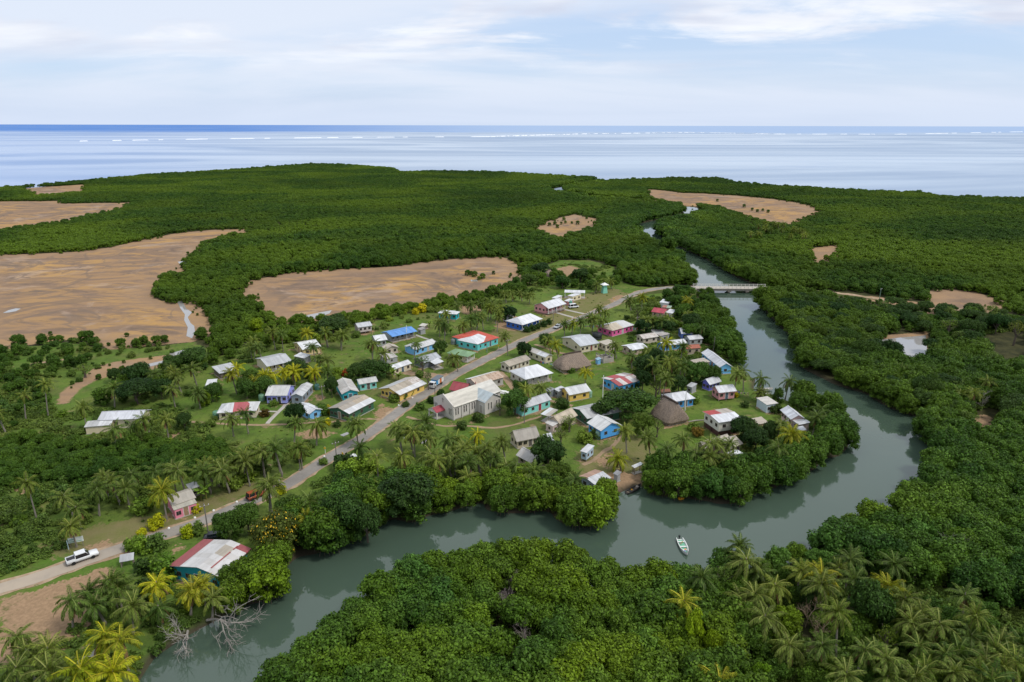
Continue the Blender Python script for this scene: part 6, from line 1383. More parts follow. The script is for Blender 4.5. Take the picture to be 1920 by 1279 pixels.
mb = MB(); mb.loft([[(-.75, -.1, .3), (-.75, .1, .3), (-.75, .08, .12), (-.75, -.08, .12)], [(-.45, -.42, .38), (-.45, .42, .38), (-.45, .34, -.05), (-.45, -.34, -.05)], [(.35, -.44, .38), (.35, .44, .38), (.35, .34, -.05), (.35, -.34, -.05)], [(.85, -.1, .42), (.85, .1, .42), (.85, .06, .2), (.85, -.06, .2)]]); mb.build('hull', [plain('dinghy_yellow', (.80, .38, .02), .4, .4)], r, True); mb = MB(); mb.loft([[(-.4, -.3, .385), (.3, -.32, .385), (.3, .32, .385), (-.4, .3, .385)], [(-.38, -.28, .40), (.28, -.3, .40), (.28, .3, .40), (-.38, .28, .40)]]); mb.build('seat', [plain('dinghy_seat', (.5, .22, .02))], r)
for q, rz, L, lb in (((866, 342), 12, 5.2, 'pale boat pulled up on the bank under the upper palms'), ((850, 372), -8, 4.6, 'second boat on the bank, closer to the flat roofed white shed')):
    p = cat_(8, q, .1); boat((p.x, p.y, .1), R(rz), lb, L, 1.4, plain('boat_pale', (.58, .56, .52), .5), plain('boat_tan', (.34, .28, .22), .7), motor=lb[0] == 'p')
# ------------------------------------------------------------------ poles, signs, small roadside things
def pole(base, top, label, c='P', col=None, arm=True):
    b_ = cat_(c, base); t_ = cp(c, top); h = 8.0
    for _ in range(20):
        y = proj((b_.x, b_.y, G + h))[1]; h += (y - t_[1]) * .006 * b_.length / 10 if False else (y - t_[1]) * b_.length / 1280
    h = max(4.0, min(11, h)); r = empty('power_pole', b_, R(35)); tag(r, label, 'pole', 'power poles')
    mb = MB(); mb.tube([(0, 0, 0), (0, 0, h)], [.14, .10], 8); mb.build('shaft', [col or plain('pole_wood', (.19, .17, .155), .9)], r)
    if arm:
        mb = MB(); mb.box(-.9, .9, -.17, -.11, h - .6, h - .48); mb.build('crossarm', [M_WOOD], r)
        im = MB(); im.lathe([(.05, 0), (.07, .1), (.04, .22)], 6); im = im.mesh('insulator', [M_WHITE])
        for x_ in (-.8, 0, .8): place('insulator', im, r, (x_, -.14, h - .48))
    return r
POLES = [((390, 996), (379, 944), 'power pole by the road in front of the teal riverside store', 1), ((632, 872), (630, 827), 'power pole beside the road near the blue tractor', 1), ((605, 750), (603, 722), 'power pole on the lawn near the narrow grey house', 1), ((816, 750), (815, 720), 'power pole in front of the box truck', 1),
    ((913, 661), (913, 635), 'power pole by the road in front of the green roofed house', 1), ((952, 667), (951, 636), 'power pole on the right verge beside the small cream houses', 1), ((1037, 607), (1036, 585), 'power pole in front of the pink school', 1), ((763, 636), (761, 610), 'pale pole standing before the blue roofed building', 0),
    ((983, 794), (983, 760), 'thin pole on the lawn below the aqua house', 0), ((1194, 620), (1194, 593), 'power pole behind the magenta house', 1), ((1338, 658), (1339, 631), 'pole among trees near the long light blue house', 0), ((1130, 745), (1131, 704), 'white pole left of the red striped roof', 0), ((1284, 770), (1285, 733), 'white pole beside the second thatched hall', 0),
    ((1648, 566), (1652, 540), 'green tinted pole beyond the bridge by the gravel road', 1), ((604, 748), (603, 722), None, 0)]
for b_, t_, lb, arm in POLES:
    if lb: pole(b_, t_, lb, col=M_WHITE if ('white' in lb or 'pale' in lb) else (plain('pole_green', (.2, .3, .24)) if 'green' in lb else None), arm=arm)
def billboard(q, label, wd, ht, rz, col, legs=1.0, texty=True, c=5):
    p = cat_(c, q); r = empty('signboard', p, rz); tag(r, label, 'sign', None)
    mb = MB(); mb.box(-wd / 2, wd / 2, -.05, .05, legs, legs + ht); mb.build('panel', [plain('sign_panel', col, .5, .3, 0, .08)], r)
    if texty:
        mb = MB(); mb.box(-wd * .42, -wd * .05, -.057, -.051, legs + ht * .55, legs + ht * .8); mb.box(-wd * .42, wd * .4, -.057, -.051, legs + ht * .15, legs + ht * .32); mb.build('picture', [plain('sign_print', (.30, .50, .40), .6)], r)
    lm = MB(); lm.box(-.06, .06, -.04, .04, 0, legs + .1); lm = lm.mesh('leg', [M_WOOD])
    for s in (-1, 1): place('leg', lm, r, (s * wd * .4, .1, 0))
billboard((535, 612), 'wide white billboard with faded green print beside the road', 2.6, 1.1, R(22), (.66, .70, .67), 1.1); billboard((478, 640), 'narrow pale blue signboard seen at an angle left of the billboard', 1.5, 1.3, R(-52), (.45, .58, .62), .7, False)
p = cat_(5, (888, 735)); r = empty('notice_shelter', p, R(20)); tag(r, 'small roadside notice shelter with slanting grey tin roof on posts', 'shelter'); LAND.append(('the notice shelter', (p.x, p.y), 1.5))
mb = MB(); q_ = [(-1.2, -.75, 1.35), (1.2, -.75, 1.35), (1.2, .6, 2.1), (-1.2, .6, 2.1)]; mb.face(q_); mb.face([(v[0], v[1], v[2] - .08) for v in q_][::-1])
for i in range(4): a_, b_ = q_[i], q_[(i + 1) % 4]; mb.face([a_, (a_[0], a_[1], a_[2] - .08), (b_[0], b_[1], b_[2] - .08), b_])
mb.build('roof', [metal_roof((.42, .43, .44), .1)], r); lm = MB(); lm.box(-.08, .08, -.08, .08, 0, 1.35); lm = lm.mesh('post', [M_WOOD])
for s in (-1, 1): place('post', lm, r, (s * 1.0, -.55, 0)); place('post', lm, r, (s * 1.0, .3, 0))
def road_sign(q, label, c=1, h=2.0, w=.75):
    p = cat_(c, q); r = empty('road_sign', p, R(-70)); tag(r, label, 'road sign', 'yellow road signs'); mb = MB(); mb.tube([(0, 0, 0), (0, 0, h)], .06, 6); mb.build('post', [M_WHITE], r)
    mb = MB(); mb.loft([[(0, -.06, h - w), (w / 2, -.06, h - w / 2), (0, -.06, h), (-w / 2, -.06, h - w / 2)], [(0, -.1, h - w), (w / 2, -.1, h - w / 2), (0, -.1, h), (-w / 2, -.1, h - w / 2)]]); r.rotation_euler = (0, 0, R(-25)); mb.build('plate', [plain('sign_yellow', (.85, .50, .02), .5)], r)
road_sign((1237, 502), 'yellow road sign by the road before the green roofed house'); road_sign((38, 1222), 'yellow road sign on the left verge above the palm row'); road_sign((160, 1258), 'yellow road sign on the right verge near the blue tractor'); road_sign((558, 172), 'yellow road sign at the bend near the bridge', 2)
sm_ = MB(); sm_.lathe([(.24, 0), (.27, .15), (.2, .34), (.05, .42)], 8); sm_ = sm_.mesh('marker_stone', [M_WHITE])
for c, q, lb in ((5, (1640, 304), 'white roadside stone nearest the orange jeep'), (5, (1480, 364), 'white roadside stone right of the pink roadside house'), (5, (1350, 414), 'white roadside stone below the pink roadside house'), (5, (1170, 487), 'white roadside stone midway along the near left verge'), (5, (990, 549), 'white roadside stone under a yellow bush'), (5, (1268, 547), 'white roadside stone across the road from the yellow bushes'),
    (6, (455, 378), 'white roadside stone on the left verge past the leaning palms'), (6, (600, 303), 'white roadside stone on the left verge near the palm row'), (6, (768, 210), 'white roadside stone near the left yellow sign'), (1, (545, 890), 'white roadside stone in front of the dark green house'), (1, (640, 838), 'white roadside stone in front of the yellow house')):
    tag(place('marker_stone', sm_, None, cat_(c, q)), lb, 'marker stone', 'white roadside stones')
# wash lines
def wash_line(c, q, rz, label, n=7, L=4.0, h=1.7):
    p = cat_(c, q); r = empty('wash_line', p, R(rz)); tag(r, label, 'wash line', 'wash lines'); rg = random.Random(len(label) * 7)
    pm = MB(); pm.box(-.05, .05, -.05, .05, 0, h + .1); pm = pm.mesh('post', [M_WOOD])
    for s in (-1, 1): place('post', pm, r, (s * L / 2, 0, 0))
    mb = MB(); mb.tube([(-L / 2, 0, h), (0, 0, h - .08), (L / 2, 0, h)], .015, 4); mb.build('line', [M_WHITE], r)
    cols = [(.7, .7, .72), (.55, .08, .1), (.1, .2, .5), (.7, .45, .5), (.15, .15, .18), (.65, .6, .3), (.3, .5, .6)]
    for i in range(n):
        x_ = -L / 2 + .3 + (L - .6) * i / (n - 1); hh = rg.uniform(.5, 1.0); ww_ = rg.uniform(.2, .26); m_ = MB(); m_.loft([[(x_ - ww_, -.02, h - .06), (x_ + ww_, -.02, h - .06), (x_ + ww_, .02, h - .06), (x_ - ww_, .02, h - .06)], [(x_ - ww_, .04, h - hh), (x_ + ww_, -.01, h - hh), (x_ + ww_, .03, h - hh), (x_ - ww_, .08, h - hh)]]); m_.build('laundry', [plain('cloth_%d' % (i % 7), cols[(i + len(label)) % 7], .9, .1)], r)
wash_line(8, (700, 388), -10, 'wash line with pale laundry right of the small pink house', 5); wash_line(1, (1585, 625), -35, 'wash line hung with clothes between the pillared hall and thatched hall', 9, 7); wash_line(2, (705, 378), -20, 'wash line of mixed clothes right of the magenta house', 7, 5); wash_line(8, (640, 378), -6, 'colourful wash line close in front of the small pink house', 8, 4); wash_line(7, (872, 496), -50, 'short wash line beside the tiny pale blue hut', 4, 2.4); wash_line(2, (395, 362), 8, 'wash line with coloured clothes left of the magenta house', 8, 6)
# small yard clutter: benches, log, plank landing
p = at(1222, 905); r = empty('plank_landing', p, R(20)); tag(r, 'weathered plank landing on the mud beside the dark boat', 'landing'); mb = MB()
for i in range(6): mb.box(-2.2, 2.2, -.9 + i * .3, -.64 + i * .3, .3, .38)
mb.build('planks', [M_WOOD], r); pm = MB(); pm.box(-.08, .08, -.08, .08, -.3, .3); pm = pm.mesh('pile', [M_WOOD])
for x_ in (-2, 2):
    for y_ in (-.8, .8): place('pile', pm, r, (x_, y_, 0))
shed(7, (1198, 566), (1215, 578), (1258, 548), 'narrow white lean to roof on posts by the landing', DWOOD, (WHITE_R,), e=2.0, posts_only=True, trim=M_WOOD)
shed(7, (1068, 615), (1100, 632), (1125, 618), 'small grey hut right of the waterside house', GREYW, ((.3, .3, .31),), e=2.0)
shed('L', (636, 1108), (668, 1140), (850, 1010), 'grey plank roof half hidden under yellow palms in the corner', DWOOD, ((.36, .33, .29, .1),), e=1.7, short='the plank roof')
p = at(1305, 790); tag(place('log', (lambda m_: (m_.tube([(-2.4, 0, .15), (0, .15, .18), (2.4, 0, .12)], [.16, .2, .13], 7), m_.mesh('log', [M_DEAD]))[1])(MB()), None, p, R(15)), 'bleached log lying on the grass below the second thatched hall', 'log')

# ground trodden bare around the houses
_b = np.zeros(len(gme.vertices), np.float32); gme.attributes['bare'].data.foreach_get('value', _b); _rg = np.random.default_rng(5)
for fx, fy, fa, fl, fw in FOOT:
    m_ = (np.abs(GP[:, 0] - fx) < fl + fw + 8) & (np.abs(GP[:, 1] - fy) < fl + fw + 8); d_ = GP[m_] - np.array([fx, fy]); ca, sa = math.cos(-fa), math.sin(-fa); u_, v_ = d_[:, 0] * ca - d_[:, 1] * sa, d_[:, 0] * sa + d_[:, 1] * ca
    q_ = np.hypot(np.maximum(np.abs(u_) - fl, 0), np.maximum(np.abs(v_) - fw, 0)); k_ = _rg.uniform(.25, .62); _b[m_] = np.maximum(_b[m_], k_ * np.exp(-(q_ / _rg.uniform(1.2, 2.6)) ** 2))
gme.attributes['bare'].data.foreach_set('value', _b)
# ------------------------------------------------------------------ palms, broad trees, shrubs: every one its own
PLANTS = []                                      # (root, category, adjective, xy) named at the end by what they stand beside
PT = {'g': ((1, 1, 1), 'green'), 'd': ((.62, .74, .72), 'dark green'), 'p': ((1.12, 1.08, .9), 'pale green'), 'yg': ((1.75, 1.4, .5), 'yellow green'), 'y': ((2.35, 1.85, .42), 'golden yellow')}
def palm(c, q, h=7.0, kind='g', base=None, size=1.0):
    size *= 1.10; h *= .88 if not base else 1
    top = cp(c, q)
    if base:
        b_ = cat_(c, base); h = 6.0
        for _ in range(20): h += (proj((b_.x, b_.y, G + h))[1] - top[1]) * b_.length / 1280
        t = at(top[0], top[1], G + h); t = Vector((t.x, b_.y, 0)); dx = t.x - b_.x
    else:
        t = at(top[0], top[1], G + h); b_ = t; dx = 0
    if base is None:
        if water_sd(np.array([[t.x, t.y]]))[0] < .6: return
        for fx, fy, fa, fl, fw in FOOT:          # no trunk through a house
            ca, sa = math.cos(-fa), math.sin(-fa); u_, v_ = (t.x - fx) * ca - (t.y - fy) * sa, (t.x - fx) * sa + (t.y - fy) * ca
            if abs(u_) < fl - .1 and abs(v_) < fw - .1:
                k = (fw + .1) if v_ > 0 else -(fw + .1); v2 = k; ca2, sa2 = math.cos(fa), math.sin(fa); t = Vector((fx + u_ * ca2 - v2 * sa2, fy + u_ * sa2 + v2 * ca2, 0))
        b_ = t
    i = len(PLANTS); k = int(RNG.integers(0, 9)); me, lx, ly = PALM_TR[int(RNG.integers(0, 5))]
    r = empty('coconut_palm', (b_.x, b_.y, G), 0)
    tr = place('trunk', me, r); tr.scale = (1, 1, h)
    if base and abs(dx) > 1.0:                   # a leaning stem
        mb = MB(); mb.tube([(0, 0, -.02), (dx * .25, 0, h * .3), (dx * .6, 0, h * .65), (dx, 0, h)], [.24, .16, .14, .12], 7); tr.data = mb.mesh('palm_trunk', [M_PBARK]); tr.scale = (1, 1, 1); lx, ly = dx, 0
    cr = place('crown', PALM[k], r, (lx, ly, h), float(RNG.uniform(0, 6.28))); s = size * float(RNG.uniform(.88, 1.1)); cr.scale = (s, s, s * float(RNG.uniform(.9, 1.15))); cr.rotation_euler = (float(RNG.normal(0, .10)), float(RNG.normal(0, .10)), cr.rotation_euler[2])
    col, adj = PT[kind]; j = float(RNG.uniform(.88, 1.12)); cr.color = (col[0] * j, col[1] * j, col[2] * j, 1)
    PLANTS.append((r, 'coconut palm', ('tall ' if h >= 9.5 else 'short ' if h <= 5 else '') + adj, (b_.x, b_.y)))
def P(c, lst):
    for it in lst:
        q = (it[0], it[1]); h = it[2] if len(it) > 2 else 6.8; k = it[3] if len(it) > 3 else ('g' if RNG.uniform() < .62 else ('d' if RNG.uniform() < .5 else 'p')); palm(c, q, h, k, it[4] if len(it) > 4 else None, it[5] if len(it) > 5 else 1.0)
P(5, [(225, 150, 12, 'p', (265, 455), .85), (650, 205, 7.5), (800, 150), (945, 105), (1070, 85), (1265, 70, 8), (1120, 215, 8, 'yg', None, 1.1), (1440, 80), (1570, 75), (1710, 30), (530, 325, 6), (495, 450, 6, 'p'), (1840, 170, 9), (480, 255, 6), (1190, 60, 7), (720, 110, 7), (870, 190, 6)])
P('L', [(590, 570, 6, 'd', (630, 840), 1.05), (960, 420, 6.5), (870, 600, 5, 'd'), (1095, 620, 7, 'g', (1145, 870)), (1345, 400, 6, 'y'), (1360, 600, 5, 'd'), (1600, 490, 6, 'yg'), (1730, 420, 6, 'yg'), (895, 860, 7, 'y', None, 1.15), (1050, 930, 6.5, 'yg'), (1245, 970, 5.5, 'yg', None, 1.0), (140, 880, 7, 'g', None, 1.15), (420, 960, 7, 'p', None, 1.15), (90, 1160, 6, 'g', None, 1.1), (370, 1190, 6, 'g', None, 1.15), (690, 1160, 7, 'y', None, 1.1), (1040, 1180, 6.5, 'y', None, 1.1), (1790, 560, 5, 'g'), (1010, 470, 5, 'g'), (780, 520, 5.5, 'd'), (240, 1020, 6, 'g'), (560, 1230, 6, 'g')])
P(6, [(330, 155, 8), (460, 160, 8), (600, 135, 7, 'p'), (225, 200, 7), (75, 260, 6), (20, 270, 6), (640, 515, 7), (640, 625, 7, 'yg'), (1065, 380, 6, 'p'), (1030, 150, 7, 'd'), (1130, 195, 8), (1300, 185, 9), (1520, 230, 8, 'p'), (1645, 190, 7.5), (1660, 80), (1790, 230), (1730, 150), (1850, 195), (1390, 305, 5), (1490, 75, 7), (1380, 35, 7), (1290, 12, 6), (1330, 250, 5), (1580, 280, 5), (150, 215, 6), (385, 420, 8)])
P(3, [(195, 810), (300, 795), (620, 855, 7), (775, 865, 7), (1065, 855, 7), (410, 1050, 8), (515, 1020, 8), (660, 1030, 7, 'p'), (275, 1095, 7), (150, 1145, 6), (50, 1140, 6), (350, 290, 7), (490, 230, 8), (545, 240, 8), (405, 330), (860, 230, 7), (950, 245, 6), (720, 230, 6, 'yg'), (1170, 305, 8), (1250, 370, 7), (1460, 310, 7), (1700, 100, 5), (1680, 165, 6), (800, 400, 8), (780, 505, 6, 'y'), (860, 500, 7), (870, 430), (500, 520, 6, 'y'), (560, 500, 6, 'y'), (630, 500, 6, 'y'), (430, 525, 6, 'y'), (385, 555, 5, 'yg'), (220, 515, 8, 'yg'), (1765, 405, 6), (1895, 130), (770, 330, 6.5), (330, 330, 6), (260, 470, 5, 'y')])
P(4, [(570, 745, 8), (310, 590, 9, 'p', (335, 825), .75), (165, 660, 9, 'p', (180, 845), .7), (5, 785, 7), (770, 615, 7), (1350, 480, 8), (1200, 505, 8), (1240, 535, 7), (1200, 620, 9, 'g', (1218, 770)), (1030, 825, 8), (1145, 830, 8), (920, 875, 6, 'd'), (770, 895, 8), (1160, 470, 6), (1370, 645, 6, 'd'), (1100, 520, 6)])
P(1, [(860, 320, 8), (825, 310), (1080, 300, 8), (1090, 255), (1130, 270), (1180, 200), (1225, 265, 8), (1250, 210), (1215, 230), (1030, 335), (1695, 320, 7), (1745, 310, 7, 'yg'), (1805, 300, 7), (1890, 270), (1655, 460, 7, 'yg'), (1600, 425, 7), (1840, 650, 7, 'y', (1835, 745), .9), (1440, 775, 7), (1525, 750, 5), (1300, 400, 7), (355, 455, 8), (40, 375, 7), (140, 395, 7), (950, 575, 7, 'd', (945, 622)), (250, 1005, 7), (560, 1045, 8), (650, 1065, 8), (740, 1060, 7, 'd'), (890, 1115, 8, 'd'), (1085, 1080, 8, 'y', (1090, 1145), .9), (1290, 1130, 8), (1190, 1175, 9), (1000, 1195, 8), (760, 1215, 7), (930, 1230, 7), (1160, 210), (1200, 170, 5), (960, 190, 5), (1040, 185, 5), (1120, 175, 5), (1290, 115, 5), (1335, 105, 5), (1400, 105, 5), (1450, 120, 5), (740, 1000, 5, 'd')])
P(2, [(680, 155, 6), (755, 135, 6, 'yg'), (475, 215, 7), (410, 285, 7), (510, 245), (560, 275), (830, 285, 7), (870, 300), (795, 295), (950, 275, 6), (1060, 155, 7, 'yg'), (1060, 245, 7), (1140, 345, 7), (1025, 475, 7, 'd'), (940, 445, 8, 'y', None, 1.1), (580, 465, 6), (780, 495, 7), (690, 545, 6, 'd'), (880, 645, 9), (970, 690, 9), (1050, 585, 8), (930, 575, 8), (1010, 625), (1400, 660, 9), (1470, 645, 8), (1565, 690, 8, 'd'), (1750, 712, 9, 'd', (1742, 850)), (790, 1110, 9, 'g', (815, 1285)), (655, 1065, 7), (1040, 1115, 8), (960, 1185, 8), (1210, 1135, 9), (1300, 1150, 7), (1380, 1155, 7), (1330, 1235), (1250, 1235), (1150, 1225), (620, 1245, 7, 'yg', (610, 1340)), (1770, 1085, 8, 'yg', None, 1.15), (1680, 1165, 8), (480, 22, 6), (430, 52, 5), (545, 22, 5), (900, 560, 7, 'd'), (850, 600, 8), (980, 560, 7)])
P(8, [(1210, 525, 7, 'd'), (1275, 475, 7, 'd'), (820, 340, 4), (960, 560, 6)])
P(7, [(560, 605, 7), (575, 715, 7, 'g', (590, 805)), (470, 685, 6), (480, 600), (430, 560), (785, 660, 7), (80, 545, 8), (30, 420, 7), (150, 470, 7), (240, 500, 7, 'd'), (40, 640, 6), (330, 560, 6)])
P('B', [(340, 435, 9), (345, 375, 9, 'd'), (500, 575, 7), (400, 645, 7, 'p'), (300, 645, 6), (445, 640, 7), (650, 515, 7, 'p'), (780, 535, 10, 'yg', (775, 742)), (815, 585, 8), (945, 445, 9, 'd'), (945, 545, 8), (1190, 472, 9, 'd', (1240, 605)), (1130, 585, 7, 'yg'), (1285, 665, 7), (1260, 775, 7), (470, 765, 10, 'g', (472, 960)), (870, 742, 14, 'p', (856, 1062)), (605, 925, 10, 'g', (577, 1085)), (760, 905, 8, 'd'), (1000, 935, 8), (1180, 1015, 8), (960, 1085, 8), (1460, 802, 11, 'g', (1426, 1022)), (1620, 645, 9, 'd'), (1680, 775, 9), (1345, 745, 7), (1380, 865, 6), (1540, 935, 6), (1590, 965), (1655, 885), (1725, 935), (1790, 905), (1835, 965), (1880, 905), (1740, 1025), (1840, 1065), (1640, 1055), (1565, 1075), (1480, 985), (1900, 1035), (1700, 1105), (1785, 1115), (1130, 1110, 6), (110, 545, 8, 'd'), (30, 690, 8, 'yg'), (1060, 965), (250, 1135, 6, 'yg'), (430, 505, 7), (330, 700, 6), (1450, 900, 6), (1330, 930, 6), (1280, 1080, 6), (1400, 1060, 6), (860, 500, 8)])
P('R', [(1610, 515, 8, 'p', (1540, 585)), (1570, 645, 7), (1690, 565, 8, 'p'), (1255, 500, 6), (1090, 475, 6), (1500, 655, 6)])
for k in range(18):                              # the small far palms behind the bridge wood
    P('D', [(395 + 18 * k + float(RNG.uniform(-12, 12)), 590 + 70 * float(RNG.uniform(0, 1)) + (10 if k > 12 else 0), 6.5, 'p')])

def tree(c, q, rpx, h, kind='broad', tint=(1, 1, 1), adj='round dense', base=False):
    """crown centre in the photograph, crown radius in crop pixels, height of the crown centre"""
    px = cp(c, q); s_ = CROP[c][2]; t = at(px[0], px[1], G + h); dz = Vector((t.x, t.y, t.z - CAM_H)).dot(_f); rad = rpx / s_ * dz / FOC
    lib = {'broad': (BROAD, BROAD_TR, 4.9, 5.0), 'spread': (SPREAD, [SPREAD_TR], 8.2, 6.4), 'flower': ([FLOWER], BROAD_TR, 4.6, 4.8), 'mang': (MANG, MANG_TR, 3.0, 3.5), 'sparse': (SPARSE, BROAD_TR, 2.8, 4.0)}[kind]
    sx = rad / lib[2]; sz = h / lib[3]
    r = empty({'broad': 'broadleaf_tree', 'spread': 'spreading_tree', 'flower': 'flowering_tree', 'mang': 'bushy_tree', 'sparse': 'young_tree'}[kind], (t.x, t.y, G), float(RNG.uniform(0, 6.28)))
    cme = lib[0][int(RNG.integers(0, len(lib[0])))]; cr = place('crown', cme, r); cr.scale = (sx, sx, sz); cr.color = (*tint, 1)
    tr = place('trunk', lib[1][int(RNG.integers(0, len(lib[1])))], r); tr.scale = (max(.4, sx * .9), max(.4, sx * .9), sz * .95)
    PLANTS.append((r, 'tree', adj, (t.x, t.y)))
DK = (.72, .78, .85); BRT = (1.35, 1.35, .9); OLV = (1.3, 1.15, .75)
